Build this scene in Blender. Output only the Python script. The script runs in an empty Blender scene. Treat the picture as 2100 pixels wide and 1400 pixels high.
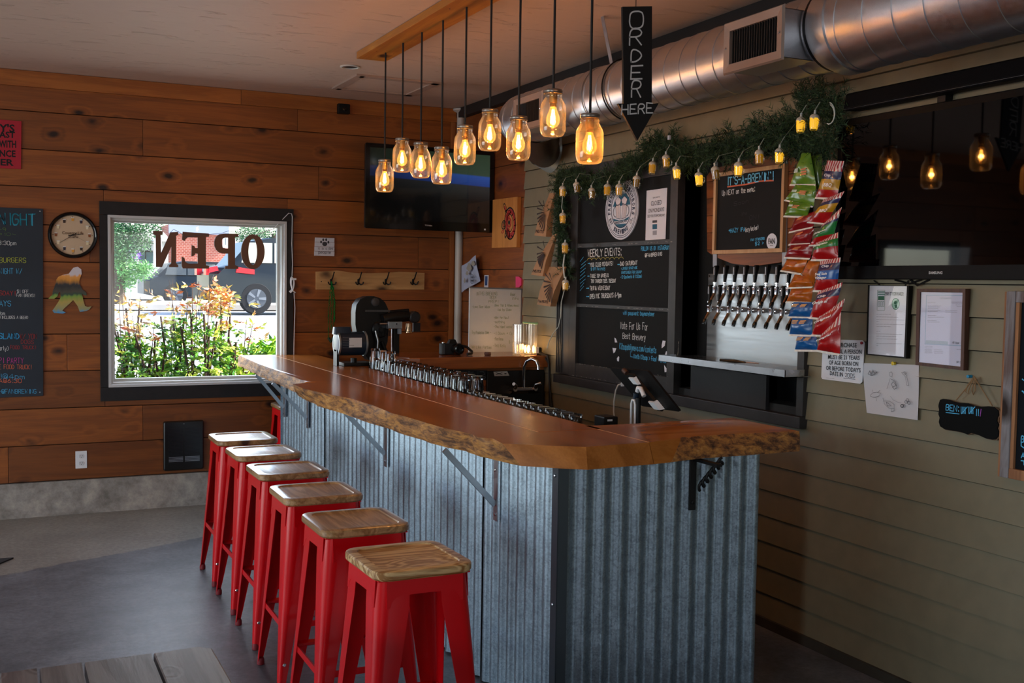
import bpy, bmesh, math, random
from mathutils import Vector, Matrix, noise
SC = bpy.context.scene
COL = SC.collection
random.seed(7)
PI = math.pi
V = Vector
# ------------------------------------------------------------------ camera
F = 2208.9
EYE = V((0.0, 0.0, 1.64))
YAW, PITCH, ROLL = 0.44894, -0.055556, 0.014879
_f = V((math.sin(YAW)*math.cos(PITCH), math.cos(YAW)*math.cos(PITCH), math.sin(PITCH)))
_r = V((math.cos(YAW), -math.sin(YAW), 0)); _u = _r.cross(_f)
CR = _r*math.cos(ROLL) + _u*math.sin(ROLL)
CU = -_r*math.sin(ROLL) + _u*math.cos(ROLL)
CF = _f
cam_d = bpy.data.cameras.new('camera'); cam = bpy.data.objects.new('camera', cam_d)
COL.objects.link(cam)
cam_d.sensor_width = 36; cam_d.sensor_fit = 'HORIZONTAL'; cam_d.lens = 36*F/2100
cam_d.clip_start = 0.05; cam_d.clip_end = 300
m = Matrix.Identity(4)
for i in range(3):
    m[i][0] = CR[i]; m[i][1] = CU[i]; m[i][2] = -CF[i]; m[i][3] = EYE[i]
cam.matrix_world = m
SC.camera = cam
vs = SC.view_settings
vs.view_transform = 'Standard'; vs.look = 'None'; vs.gamma = 1.0; vs.exposure = 0.0
vs.use_curve_mapping = False
# ------------------------------------------------------------------ world, sun, daylight through the openings
W = bpy.data.worlds.new('sky'); SC.world = W; W.use_nodes = True
wn = W.node_tree.nodes; wl = W.node_tree.links
sky = wn.new('ShaderNodeTexSky'); sky.sky_type = 'NISHITA'; sky.sun_disc = False
sky.sun_elevation = math.radians(38); sky.sun_rotation = math.radians(100)
wl.new(sky.outputs[0], wn['Background'].inputs[0]); wn['Background'].inputs[1].default_value = 0.6

def light(name, kind, loc, energy, color, size=None, size_y=None, aim=None, radius=None):
    d = bpy.data.lights.new(name, kind); d.energy = energy; d.color = color
    if kind == 'AREA':
        d.shape = 'RECTANGLE'; d.size = size; d.size_y = size_y
    if radius is not None: d.shadow_soft_size = radius
    o = bpy.data.objects.new(name, d); COL.objects.link(o); o.location = loc
    if aim is not None:
        o.rotation_euler = V(aim).to_track_quat('-Z', 'Y').to_euler()
    return o
sun = light('sun', 'SUN', (10, 0, 20), 17.0, (1, .96, .9), aim=(-.8, .12, -.62)); sun.data.angle = .01
DAY = (.86, .93, 1.0)
light('daylight_garage_door', 'AREA', (-3.9, 5.0, 1.35), 84, DAY, 3.2, 2.2, aim=(1, 0, 0))
light('daylight_side_window', 'AREA', (-3.9, -1.5, 2.05), 74, DAY, .45, .45, aim=(1, .62, -.22))
light('daylight_rear_window', 'AREA', (2.2, -3.4, 1.5), 15, (.86, .93, 1), 1.3, 1.7, aim=(0, 1, 0))
light('daylight_window_1', 'AREA', (1.33, 8.02, 1.46), 13, DAY, 1.1, 1.1, aim=(0, -1, -.25))
light('daylight_entry', 'AREA', (-1.75, 7.9, 1.1), 4, DAY, 1.0, 1.9, aim=(0.1, -1, -.1))

# ------------------------------------------------------------------ helpers
def ray(px, py):
    return CR*((px-1050)/F) - CU*((py-700)/F) + CF
class Plane:
    """axis-aligned plane in the room; P() gives the point of it behind a measured photo position"""
    def __init__(s, ax, c): s.ax = 'xyz'.index(ax); s.c = c
    def P(s, px, py, off=0.0):
        d = ray(px, py); t = (s.c-off-EYE[s.ax])/d[s.ax]
        p = EYE + d*t; p[s.ax] = s.c-off if s.ax != 2 else s.c+off
        if s.ax == 2:
            t = (s.c+off-EYE[2])/d[2]; p = EYE + d*t
        return p
    def off(s, p, o):
        q = V(p)
        if s.ax == 2: q[2] += o
        else: q[s.ax] -= o
        return q
XW, YB, ZC = 3.345, 7.94, 2.99
BW = Plane('y', YB); RW = Plane('x', XW)

def wloc(o):
    v = V((0, 0, 0))
    while o is not None:
        v += V(o.location); o = o.parent
    return v
class MB:
    def __init__(s): s.v = []; s.f = []; s.m = []; s.cur = 0; s.sm = True
    def add(s, vs, fs):
        b = len(s.v); s.v += [tuple(p) for p in vs]
        for f in fs: s.f.append(tuple(b+i for i in f)); s.m.append(s.cur)
        return s
    def box(s, a, b):
        x0, y0, z0 = [min(a[i], b[i]) for i in range(3)]; x1, y1, z1 = [max(a[i], b[i]) for i in range(3)]
        return s.add([(x0,y0,z0),(x1,y0,z0),(x1,y1,z0),(x0,y1,z0),(x0,y0,z1),(x1,y0,z1),(x1,y1,z1),(x0,y1,z1)],
                     [(0,3,2,1),(4,5,6,7),(0,1,5,4),(1,2,6,5),(2,3,7,6),(3,0,4,7)])
    def loft(s, rings, closed=True, cap0=True, cap1=True):
        n = len(rings[0]); vs = [p for r in rings for p in r]; fs = []
        for k in range(len(rings)-1):
            for i in range(n if closed else n-1):
                j = (i+1) % n
                fs.append((k*n+i, k*n+j, (k+1)*n+j, (k+1)*n+i))
        if cap0 and closed: fs.append(tuple(range(n))[::-1])
        if cap1 and closed: fs.append(tuple((len(rings)-1)*n+i for i in range(n)))
        return s.add(vs, fs)
    def prism(s, poly, d):
        d = V(d); poly = [V(p) for p in poly]
        return s.loft([poly, [p+d for p in poly]])
    def lathe(s, prof, c=(0,0,0), n=24, ax='z', cap0=True, cap1=True, mat=None):
        c = V(c); rings = []
        for r, h in prof:
            ring = []
            for i in range(n):
                a = 2*PI*i/n; x, y = r*math.cos(a), r*math.sin(a)
                p = V((x, y, h)) if ax == 'z' else (V((h, x, y)) if ax == 'x' else V((y, h, x)))
                if mat is not None: p = mat @ p
                ring.append(c+p)
            rings.append(ring)
        return s.loft(rings, True, cap0, cap1)
    def tube(s, pts, r, n=8, caps=True):
        pts = [V(p) for p in pts]; rings = []; up = None
        for i, p in enumerate(pts):
            t = (pts[min(i+1, len(pts)-1)]-pts[max(i-1, 0)])
            if t.length < 1e-9: t = V((0, 0, 1))
            t.normalize()
            if up is None:
                up = V((0, 0, 1)) if abs(t.z) < .9 else V((1, 0, 0))
            a = t.cross(up)
            if a.length < 1e-5: a = t.orthogonal()
            a.normalize(); b = a.cross(t); up = b
            rr = r[i] if isinstance(r, (list, tuple)) else r
            rings.append([p+(a*math.cos(2*PI*k/n)+b*math.sin(2*PI*k/n))*rr for k in range(n)])
        return s.loft(rings, True, caps, caps)
    def build(s, name, mats, parent=None, smooth=None, bevel=0):
        if not isinstance(mats, (list, tuple)): mats = [mats]
        me = bpy.data.meshes.new(name)
        o = bpy.data.objects.new(name, me); COL.objects.link(o)
        base = wloc(parent) if parent is not None else V((0, 0, 0))
        me.from_pydata([(p[0]-base.x, p[1]-base.y, p[2]-base.z) for p in s.v], [], s.f)
        for mt in mats: me.materials.append(mt)
        me.polygons.foreach_set('material_index', s.m)
        bm = bmesh.new(); bm.from_mesh(me); bmesh.ops.recalc_face_normals(bm, faces=bm.faces)
        if bevel:
            bmesh.ops.bevel(bm, geom=[e for e in bm.edges if len(e.link_faces) == 2 and e.calc_face_angle(0) > .6],
                            offset=bevel, segments=2, affect='EDGES', profile=.6, clamp_overlap=True)
        if smooth is not None:
            for f in bm.faces: f.smooth = True
            for e in bm.edges:
                if len(e.link_faces) == 2 and e.calc_face_angle(0) > smooth: e.smooth = False
        bm.to_mesh(me); bm.free(); me.update()
        if parent is not None: o.parent = parent
        return o
def tag(o, label=None, cat=None, group=None, kind=None):
    if label: o['label'] = label
    if cat: o['category'] = cat
    if group: o['group'] = group
    if kind: o['kind'] = kind
    return o
def thing(name, label, cat, loc=(0,0,0), group=None):
    o = bpy.data.objects.new(name, None); COL.objects.link(o); o.location = loc
    o.empty_display_size = .1
    return tag(o, label, cat, group)
def struct(name, mb, mt, parent=None, smooth=None, bevel=0):
    o = mb.build(name, mt, parent, smooth, bevel)
    if parent is None: o['kind'] = 'structure'
    return o
def rootstruct(name, loc=(0,0,0)):
    o = bpy.data.objects.new(name, None); COL.objects.link(o); o.location = loc; o['kind'] = 'structure'; return o
def copy_tree(o, parent=None):
    c = o.copy(); COL.objects.link(c)
    if parent is not None: c.parent = parent
    for ch in list(KIDS.get(o.name, [])) or [x for x in o.children]:
        copy_tree(ch, c)
    return c
KIDS = {}
def rrect(w, h, r, n=5):
    pts = []
    for cx, cy, a0 in ((w/2-r, h/2-r, 0), (-w/2+r, h/2-r, PI/2), (-w/2+r, -h/2+r, PI), (w/2-r, -h/2+r, 1.5*PI)):
        for i in range(n+1):
            a = a0+PI/2*i/n; pts.append((cx+r*math.cos(a), cy+r*math.sin(a)))
    return pts
def ppoly(pl, pts, off=0.0): return [pl.P(x, y, off) for x, y in pts]
def slab(pl, pts, t, off=0.0, mb=None):
    """plate of thickness t standing off the plane, its outline measured on the plane"""
    mb = mb or MB(); a = ppoly(pl, pts)
    b0 = [pl.off(p, off) for p in a]; b1 = [pl.off(p, off+t) for p in a]
    return mb.loft([b0, b1])
# ------------------------------------------------------------------ materials
def nt(name):
    mt = bpy.data.materials.new(name); mt.use_nodes = True
    t = mt.node_tree; return mt, t, t.nodes, t.links, t.nodes['Principled BSDF']
def srgb(h):
    c = [int(h[i:i+2], 16)/255 for i in (0, 2, 4)]
    return tuple([(x/12.92 if x <= .04045 else ((x+.055)/1.055)**2.4) for x in c]+[1])
def setp(b, **k):
    for n, v in k.items():
        key = {'rough':'Roughness','metal':'Metallic','spec':'Specular IOR Level','coat':'Coat Weight','coatr':'Coat Roughness',
               'trans':'Transmission Weight','ior':'IOR','alpha':'Alpha','emit':'Emission Strength','emitc':'Emission Color','color':'Base Color','sub':'Subsurface Weight'}[n]
        b.inputs[key].default_value = v
def N(nodes, typ, **k):
    n = nodes.new('ShaderNode'+typ)
    for a, v in k.items():
        if a.startswith('i_'): n.inputs[a[2:].replace('_', ' ')].default_value = v
        else: setattr(n, a, v)
    return n
_mc = {}
def plain(hexc, rough=.5, metal=0, var=.0, bump=0, bscale=60, **k):
    """colour with a little procedural mottling and relief"""
    key = (hexc, rough, metal, var, bump, bscale, tuple(sorted(k.items())))
    if key in _mc: return _mc[key]
    mt, t, n, l, b = nt('m_'+hexc)
    c = srgb(hexc); setp(b, color=c, rough=rough, metal=metal, **k)
    tc = N(n, 'TexCoord'); nz = N(n, 'TexNoise', i_Scale=bscale, i_Detail=4.0); l.new(tc.outputs['Object'], nz.inputs['Vector'])
    if var:
        mx = N(n, 'MixRGB', blend_type='MULTIPLY', i_Fac=1.0); mx.inputs[1].default_value = c
        mr = N(n, 'MapRange'); mr.inputs['From Min'].default_value = .3; mr.inputs['From Max'].default_value = .7
        mr.inputs['To Min'].default_value = 1-var; mr.inputs['To Max'].default_value = 1+var*.6
        l.new(nz.outputs[0], mr.inputs[0]); l.new(mr.outputs[0], mx.inputs[2]); l.new(mx.outputs[0], b.inputs['Base Color'])
    if bump:
        bp = N(n, 'Bump', i_Strength=bump, i_Distance=.002); l.new(nz.outputs[0], bp.inputs['Height']); l.new(bp.outputs[0], b.inputs['Normal'])
    _mc[key] = mt; return mt
def wood(name, c1, c2, axis=0, rough=.45, knots=0.0, grain=1.0, vary=.25, coat=0.0, bump=.25, kscale=1.0, ring=9.0, mixf=.5):
    mt, t, n, l, b = nt(name); setp(b, rough=rough, coat=coat, coatr=.12)
    tc = N(n, 'TexCoord'); oi = N(n, 'ObjectInfo')
    ad = N(n, 'VectorMath', operation='ADD'); sc = N(n, 'VectorMath', operation='SCALE'); sc.inputs[0].default_value = (7.3, 11.1, 5.7)
    m40 = N(n, 'Math', operation='MULTIPLY'); m40.inputs[1].default_value = 9.0
    l.new(oi.outputs['Random'], m40.inputs[0]); l.new(m40.outputs[0], sc.inputs['Scale'])
    l.new(tc.outputs['Object'], ad.inputs[0]); l.new(sc.outputs[0], ad.inputs[1])
    s = [ring*1.0]*3; s[axis] = ring*.085
    mp = N(n, 'Mapping'); mp.inputs['Scale'].default_value = s; l.new(ad.outputs[0], mp.inputs[0])
    # knots bend the grain around them
    kv = [4.2*kscale]*3; kv[axis] = 2.7*kscale
    mk = N(n, 'Mapping'); mk.inputs['Scale'].default_value = kv; l.new(ad.outputs[0], mk.inputs[0])
    wn2 = N(n, 'TexNoise', i_Scale=2.5, i_Detail=3.0); l.new(mk.outputs[0], wn2.inputs['Vector']); wa = N(n, 'VectorMath', operation='SCALE'); wa.inputs['Scale'].default_value = .16; l.new(wn2.outputs['Color'], wa.inputs[0]); wb = N(n, 'VectorMath', operation='ADD'); l.new(mk.outputs[0], wb.inputs[0]); l.new(wa.outputs[0], wb.inputs[1])
    vo = N(n, 'TexVoronoi', feature='F1', i_Scale=1.0, i_Randomness=1.0); l.new(wb.outputs[0], vo.inputs['Vector'])
    kd = N(n, 'MapRange'); kd.inputs['From Min'].default_value = .02; kd.inputs['From Max'].default_value = .34
    kd.inputs['To Min'].default_value = 1.0; kd.inputs['To Max'].default_value = 0.0
    l.new(vo.outputs['Distance'], kd.inputs[0])
    nz = N(n, 'TexNoise', i_Scale=1.0, i_Detail=5.0, i_Roughness=.6, i_Distortion=.6); l.new(mp.outputs[0], nz.inputs['Vector'])
    mx = N(n, 'Math', operation='MULTIPLY_ADD'); mx.inputs[1].default_value = knots*1.2; l.new(kd.outputs[0], mx.inputs[0]); l.new(nz.outputs[0], mx.inputs[2])
    mul = N(n, 'Math', operation='MULTIPLY'); mul.inputs[1].default_value = 7.0*grain; l.new(mx.outputs[0], mul.inputs[0])
    fr0 = N(n, 'Math', operation='PINGPONG'); fr0.inputs[1].default_value = 1.0; l.new(mul.outputs[0], fr0.inputs[0])
    fr = N(n, 'MapRange'); fr.inputs['From Min'].default_value = .15; fr.inputs['From Max'].default_value = .85; l.new(fr0.outputs[0], fr.inputs[0])
    f2 = N(n, 'TexNoise', i_Scale=14.0, i_Detail=3.0); s2 = [60.]*3; s2[axis] = 2.0
    mp2 = N(n, 'Mapping'); mp2.inputs['Scale'].default_value = [x/6 for x in s2]; l.new(ad.outputs[0], mp2.inputs[0]); l.new(mp2.outputs[0], f2.inputs['Vector'])
    cr = N(n, 'MixRGB'); cr.inputs[1].default_value = srgb(c1); cr.inputs[2].default_value = srgb(c2)
    av = N(n, 'Math', operation='MULTIPLY_ADD'); av.inputs[1].default_value = mixf; l.new(fr.outputs[0], av.inputs[0])
    fm = N(n, 'Math', operation='MULTIPLY'); fm.inputs[1].default_value = .55; l.new(f2.outputs[0], fm.inputs[0]); l.new(fm.outputs[0], av.inputs[2])
    l.new(av.outputs[0], cr.inputs[0])
    last = cr.outputs[0]
    if knots:
        kk = N(n, 'MapRange'); kk.inputs['From Min'].default_value = .07; kk.inputs['From Max'].default_value = .19
        kk.inputs['To Min'].default_value = 0.0; kk.inputs['To Max'].default_value = 1.0; l.new(vo.outputs['Distance'], kk.inputs[0])
        km = N(n, 'MixRGB'); dk = srgb(c2); km.inputs[1].default_value = (dk[0]*.16, dk[1]*.13, dk[2]*.13, 1)
        l.new(kk.outputs[0], km.inputs[0]); l.new(last, km.inputs[2]); last = km.outputs[0]
    hv = N(n, 'HueSaturation'); mr = N(n, 'MapRange'); mr.inputs['To Min'].default_value = 1-vary; mr.inputs['To Max'].default_value = 1+vary*.7
    l.new(oi.outputs['Random'], mr.inputs[0]); l.new(mr.outputs[0], hv.inputs['Value']); l.new(last, hv.inputs['Color'])
    l.new(hv.outputs[0], b.inputs['Base Color'])
    bp = N(n, 'Bump', i_Strength=bump, i_Distance=.0015); l.new(av.outputs[0], bp.inputs['Height']); l.new(bp.outputs[0], b.inputs['Normal'])
    return mt
def metalm(name, c, rough=.35, speck=0.0, sscale=120, metal=1.0, stretch=None, streak=0.0):
    mt, t, n, l, b = nt(name); setp(b, color=srgb(c), rough=rough, metal=metal)
    tc = N(n, 'TexCoord'); mp = N(n, 'Mapping')
    if stretch: mp.inputs['Scale'].default_value = stretch
    l.new(tc.outputs['Object'], mp.inputs[0])
    vo = N(n, 'TexVoronoi', i_Scale=float(sscale)); l.new(mp.outputs[0], vo.inputs['Vector'])
    nz = N(n, 'TexNoise', i_Scale=float(sscale)*.12, i_Detail=6.0); l.new(mp.outputs[0], nz.inputs['Vector'])
    if speck:
        hs = N(n, 'HueSaturation', i_Saturation=1.0); hs.inputs['Color'].default_value = srgb(c)
        sp = N(n, 'SeparateColor'); l.new(vo.outputs['Color'], sp.inputs[0])
        mr = N(n, 'MapRange'); mr.inputs['To Min'].default_value = 1-speck; mr.inputs['To Max'].default_value = 1+speck*.6
        mm = N(n, 'Math', operation='MULTIPLY_ADD'); mm.inputs[1].default_value = .45; mm2 = N(n, 'Math', operation='MULTIPLY'); mm2.inputs[1].default_value = .65
        l.new(sp.outputs[0], mm.inputs[0]); l.new(nz.outputs[0], mm2.inputs[0]); l.new(mm2.outputs[0], mm.inputs[2])
        l.new(mm.outputs[0], mr.inputs[0]); l.new(mr.outputs[0], hs.inputs['Value']); l.new(hs.outputs[0], b.inputs['Base Color'])
        r2 = N(n, 'MapRange'); r2.inputs['To Min'].default_value = max(.05, rough-.1); r2.inputs['To Max'].default_value = rough+.14
        l.new(mm.outputs[0], r2.inputs[0]); l.new(r2.outputs[0], b.inputs['Roughness'])
    return mt
def thin_glass(name, tint=(1, 1, 1, 1), refl=.12, rough=.02, gain=.55, glow_mix=0.0):
    mt = bpy.data.materials.new(name); mt.use_nodes = True; t = mt.node_tree; n = t.nodes; l = t.links; n.clear()
    o = N(n, 'OutputMaterial'); tr = N(n, 'BsdfTransparent'); tr.inputs[0].default_value = tint
    gl = N(n, 'BsdfGlossy'); gl.inputs['Roughness'].default_value = rough
    lw = N(n, 'LayerWeight', i_Blend=.25); ad = N(n, 'Math', operation='MULTIPLY_ADD'); ad.inputs[1].default_value = gain; ad.inputs[2].default_value = refl*.5
    l.new(lw.outputs['Fresnel'], ad.inputs[0]); mx = N(n, 'MixShader'); l.new(ad.outputs[0], mx.inputs[0]); l.new(tr.outputs[0], mx.inputs[1]); l.new(gl.outputs[0], mx.inputs[2])
    last = mx
    if glow_mix:  # diffuse share stands in for bulb light reflected inside the glass
        df = N(n, 'BsdfDiffuse'); df.inputs[0].default_value = (.9, .88, .84, 1); tl = N(n, 'BsdfTranslucent'); tl.inputs[0].default_value = (.9, .86, .8, 1); am = N(n, 'MixShader'); l.new(df.outputs[0], am.inputs[1]); l.new(tl.outputs[0], am.inputs[2])
        hw = N(n, 'Math', operation='MULTIPLY_ADD'); hw.inputs[1].default_value = glow_mix*2.2; hw.inputs[2].default_value = glow_mix*.35; l.new(lw.outputs['Facing'], hw.inputs[0])
        m3 = N(n, 'MixShader'); l.new(hw.outputs[0], m3.inputs[0]); l.new(mx.outputs[0], m3.inputs[1]); l.new(am.outputs[0], m3.inputs[2]); last = m3
    l.new(last.outputs[0], o.inputs[0]); return mt
def glass(name, tint='ffffff', rough=.0, ior=1.45):
    mt, t, n, l, b = nt(name); setp(b, color=srgb(tint), rough=rough, trans=1.0, ior=ior); return mt
def emis(name, c, s):
    mt, t, n, l, b = nt(name); setp(b, color=(0, 0, 0, 1), emitc=c, emit=s); return mt

M = {}
M['plank'] = wood('cedar_plank', '9e5820', '5a2b0e', 0, .5, knots=.4, vary=.3, bump=.35, kscale=1.3, mixf=.30)
M['plank_dark'] = wood('cedar_plank_side', '96501c', '58280c', 1, .5, knots=.35, vary=.22, mixf=.35)
M['trimwood'] = wood('trim_fir', 'b46a2c', '8a4a1c', 0, .4, knots=.25, vary=.1)
M['trimwood_z'] = wood('post_fir', 'b06a34', '8a4d22', 2, .45, knots=.2, vary=.1)
M['beamwood'] = wood('lamp_board_fir', 'd08a2e', 'a8611a', 1, .4, knots=.15, vary=.05)
M['bartop'] = wood('bar_top_wood', 'c67c3a', '96561e', 1, .26, knots=.0, vary=.0, coat=.35, bump=.05, ring=5)
M['bartop_x'] = wood('bar_top_wood_x', 'c67e38', '9a5a1e', 0, .26, knots=.0, vary=.0, coat=.35, bump=.05, ring=5)
M['seat'] = wood('seat_elm', 'c89e6c', '80582e', 1, .34, knots=.12, vary=.15, coat=.55, ring=12, grain=1.5, mixf=.55)
M['palewood'] = wood('pale_board', 'c89c66', 'a87c4c', 0, .5, knots=.25, vary=.05)
M['framewood'] = wood('frame_wood', 'cba070', 'b08050', 2, .5, vary=.05)
M['artwood'] = wood('art_wood', 'd08c46', 'b87434', 2, .5, vary=.03)
M['barrel'] = wood('barrel_wood', '965222', '5f3012', 1, .5, knots=.3, vary=.3)
M['shelfwood'] = wood('shelf_wood', 'a05c28', '70381a', 0, .25, knots=.0, vary=.0, coat=.4, ring=5)
M['white'] = plain('e8e8ea', .5)
M['black'] = plain('0a0a0b', .5, spec=.3)
M['blackgloss'] = plain('070708', .15, coat=.15)
M['darktrim'] = plain('262527', .6, spec=.3, var=.15, bump=.3, bscale=25)
M['red'] = plain('d2000e', .34, coat=.22, coatr=.08, spec=.25)
M['chrome'] = metalm('chrome', 'd8d8dc', .12)
M['steel'] = metalm('steel', 'b8bcc2', .3, speck=.1, sscale=40)
M['iron'] = plain('121214', .55, metal=.3, bump=.3, bscale=90)
M['zinc'] = metalm('galvanised', '9aaab6', .4, speck=.55, sscale=170, metal=.8)
M['duct'] = metalm('duct_zinc', 'c4c4c8', .33, speck=.12, sscale=420, metal=1.0)
M['chalk'] = plain('121315', .75, var=.25, bscale=3, spec=.25)
M['cw'] = plain('e6e6e6', .9); M['cb'] = plain('58b8e8', .9); M['cr'] = plain('d8503c', .9); M['cg'] = plain('b8c040', .9)
M['cp'] = plain('d040a0', .9); M['co'] = plain('e07050', .9); M['cteal'] = plain('2a8aa0', .9)
M['ink'] = plain('18181a', .8); M['paper'] = plain('dcdce6', .8, var=.04, bscale=8)
M['cable_w'] = plain('e4e4e8', .45); M['cable_b'] = plain('0b0b0c', .5)
M['thin'] = thin_glass('thin_glass', (1, 1, 1, 1), .02, gain=.15); M['jarglass'] = thin_glass('jar_glass', (1, .98, .95, 1), .2, .03, gain=.7, glow_mix=.04)
M['glass'] = glass('clear_glass')
# ------------------------------------------------------------------ stroke lettering
GL = {
'A':"0023 4 0|1 2.2 3 2.2", }
def _g(s): return s
STROKES = {
'A':'00,26,40;12,32','B':'00,06,36,45,44,33,03;33,42,41,30,00','C':'45,36,16,05,01,10,30,41','D':'00,06,26,44,42,20,00','E':'46,06,00,40;03,33',
'F':'46,06,00;03,33','G':'45,36,16,05,01,10,30,41,43,23','H':'00,06;40,46;03,43','I':'20,26','J':'36,31,20,10,01','K':'00,06;46,03,40','L':'06,00,40',
'M':'00,06,23,46,40','N':'00,06,40,46','O':'10,01,05,16,36,45,41,30,10','P':'00,06,36,45,44,33,03','Q':'10,01,05,16,36,45,41,30,10;21,4_','R':'00,06,36,45,44,33,03;23,40',
'S':'45,36,16,05,04,13,33,42,41,30,10,01','T':'06,46;26,20','U':'06,01,10,30,41,46','V':'06,20,46','W':'06,10,24,30,46','X':'00,46;06,40','Y':'06,23,46;23,20','Z':'06,46,00,40',
'0':'10,01,05,16,36,45,41,30,10','1':'15,26,20','2':'05,16,36,45,44,00,40','3':'05,16,36,45,44,33,23;33,42,41,30,10,01','4':'30,36,02,42','5':'46,06,03,33,42,41,30,10,01',
'6':'36,14,02,01,10,30,41,42,33,13,02','7':'06,46,10','8':'13,04,05,16,36,45,44,33,13,02,01,10,30,41,42,33','9':'44,43,13,04,05,16,36,45,43,30',
'a':'34,14,03,01,10,30;34,30','b':'06,00,30,41,43,34,04','c':'34,14,03,01,10,30','d':'36,30,10,01,03,14,34','e':'02,32,33,24,14,03,01,10,30','f':'36,26,15,10;03,33','g':'34,14,03,02,11,31;34,3_,1_',
'h':'06,00;03,24,34,33,30','i':'14,10;16,15','j':'24,2_,1_;26,25','k':'06,00;34,02,30','l':'16,11,20','m':'00,04;03,14,23,20;23,34,43,40','n':'00,04;03,14,24,33,30','o':'10,01,03,14,24,33,31,20,10',
'p':'04,0_;04,24,33,31,20,00','q':'34,14,03,01,10,30;34,3_','r':'00,04;03,14,24','s':'33,24,14,03,12,22,31,20,10,01','t':'16,11,20,30;04,34','u':'04,01,10,20,31;34,30','v':'04,10,24','w':'04,10,22,30,44',
'x':'00,34;04,30','y':'04,11,21;34,1_,0_','z':'04,34,00,30',
'!':'26,22;21,20','.':'10,11',',':'11,0_',':':'14,15;10,11','-':'03,33','+':'03,43;25,21','/':'00,46','$':'45,36,16,05,04,13,33,42,41,30,10,01;27,2_',"'":'16,25','"':'16,14;36,34','(':'36,15,11,30',')':'06,25,21,00',
'@':'33,24,13,12,21,31,33,32,41,43,45,36,16,05,01,10,40','&':'40,04,05,16,26,35,34,01,10,20,42','*':'22,25;03,34;04,33','>':'05,33,01','_':'0_,4_','~':'03,14,32,43','=':'02,42;04,44','%':'00,46','?':'05,16,36,45,44,23,22;21,20','#':'10,16;30,36;02,42;04,44','<':'45,13,41'}
def _pt(c):
    return (float(c[0]), -1.6 if c[1] == '_' else float(c[1]))
def glyph_w(ch):
    if ch == ' ': return 3.0
    s = STROKES.get(ch)
    if not s: return 3.0
    return max(_pt(p)[0] for q in s.split(';') for p in q.split(','))
def stext(mb, txt, O, U, Vv, nrm, thick, jit=.0, slant=.0, lift=.0012):
    """letters drawn as chalk / ink ribbons: O baseline start, U whole run vector, Vv cap height vector"""
    O, U, Vv, nrm = V(O), V(U), V(Vv), V(nrm).normalized()
    tot = sum(glyph_w(c)+1.4 for c in txt)-1.4
    ux = U/tot; vy = Vv/6.0; x = 0.0; lft = nrm*lift
    for ch in txt:
        w = glyph_w(ch); s = STROKES.get(ch)
        if s and ch != ' ':
            dj = random.uniform(-jit, jit)*6
            for q in s.split(';'):
                P = []; cc = [_pt(p) for p in q.split(',')]
                if ch not in 'EFHIKLMNTVWXYZAkvwxz147$*>-+/' and len(cc) > 3:
                    for _ in range(2):
                        c2_ = [cc[0]]
                        for k_ in range(len(cc)-1):
                            (x0, y0), (x1, y1) = cc[k_], cc[k_+1]; c2_ += [(x0*.75+x1*.25, y0*.75+y1*.25), (x0*.25+x1*.75, y0*.25+y1*.75)]
                        cc = c2_+[cc[-1]]
                for a, b in cc:
                    P.append(O+ux*(x+a+slant*b+random.uniform(-jit, jit)*(3 if len(cc) < 7 else .6))+vy*(b+dj+random.uniform(-jit, jit)*(3 if len(cc) < 7 else .6))+lft)
                ribbon(mb, P, thick, nrm)
        x += w+1.4
def ribbon(mb, P, th, nrm):
    mb.nr = getattr(mb, 'nr', 0)+1; lf = nrm*(.00012*(mb.nr % 7))
    Q = [P[0]]
    for p in P[1:]:
        if (p-Q[-1]).length > 1e-5: Q.append(p)
    if len(Q) < 2: return
    L, R = [], []
    for i, p in enumerate(Q):
        d0 = (p-Q[i-1]).normalized() if i else (Q[1]-p).normalized(); d1 = (Q[i+1]-p).normalized() if i < len(Q)-1 else d0
        m_ = d0+d1
        if m_.length < .5: m_ = d0
        m_.normalize(); s = m_.cross(nrm)*(th/2)/max(.6, m_.dot(d0)); e = d0*(-th*.35 if i == 0 else (th*.35 if i == len(Q)-1 else 0))
        L.append(p-s+e+lf); R.append(p+s+e+lf)
    n_ = len(Q); mb.add(L+R, [(i, i+1, n_+i+1, n_+i) for i in range(n_-1)])
def ptext(mb, pl, txt, p0, p1, h, th, off=.001, jit=.03, slant=0.0):
    """text on a plane between two measured baseline points; h = cap height in the same units at p0"""
    A = pl.P(*p0); B = pl.P(*p1); T = pl.P(p0[0], p0[1]-h)
    n = V((0, 0, 0)); n[pl.ax] = -1 if pl.ax != 2 else 1
    A = pl.off(A, off); B = pl.off(B, off)
    up = V((0, 0, (T-A).z)) if pl.ax != 2 else (T-A)
    stext(mb, txt, A, B-A, up, n, th, jit, slant, .0006)
def pline(mb, pl, pts, th, off=.0015):
    P = [pl.P(x, y, off) for x, y in pts]; n = V((0, 0, 0)); n[pl.ax] = -1 if pl.ax != 2 else 1
    ribbon(mb, P, th, n)
def pell(pl, c, rx, ry, n=32, off=0, a0=0, a1=2*PI):
    return [(c[0]+rx*math.cos(a0+(a1-a0)*i/n), c[1]-ry*math.sin(a0+(a1-a0)*i/n)) for i in range(n)]
_fonts = {}
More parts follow.
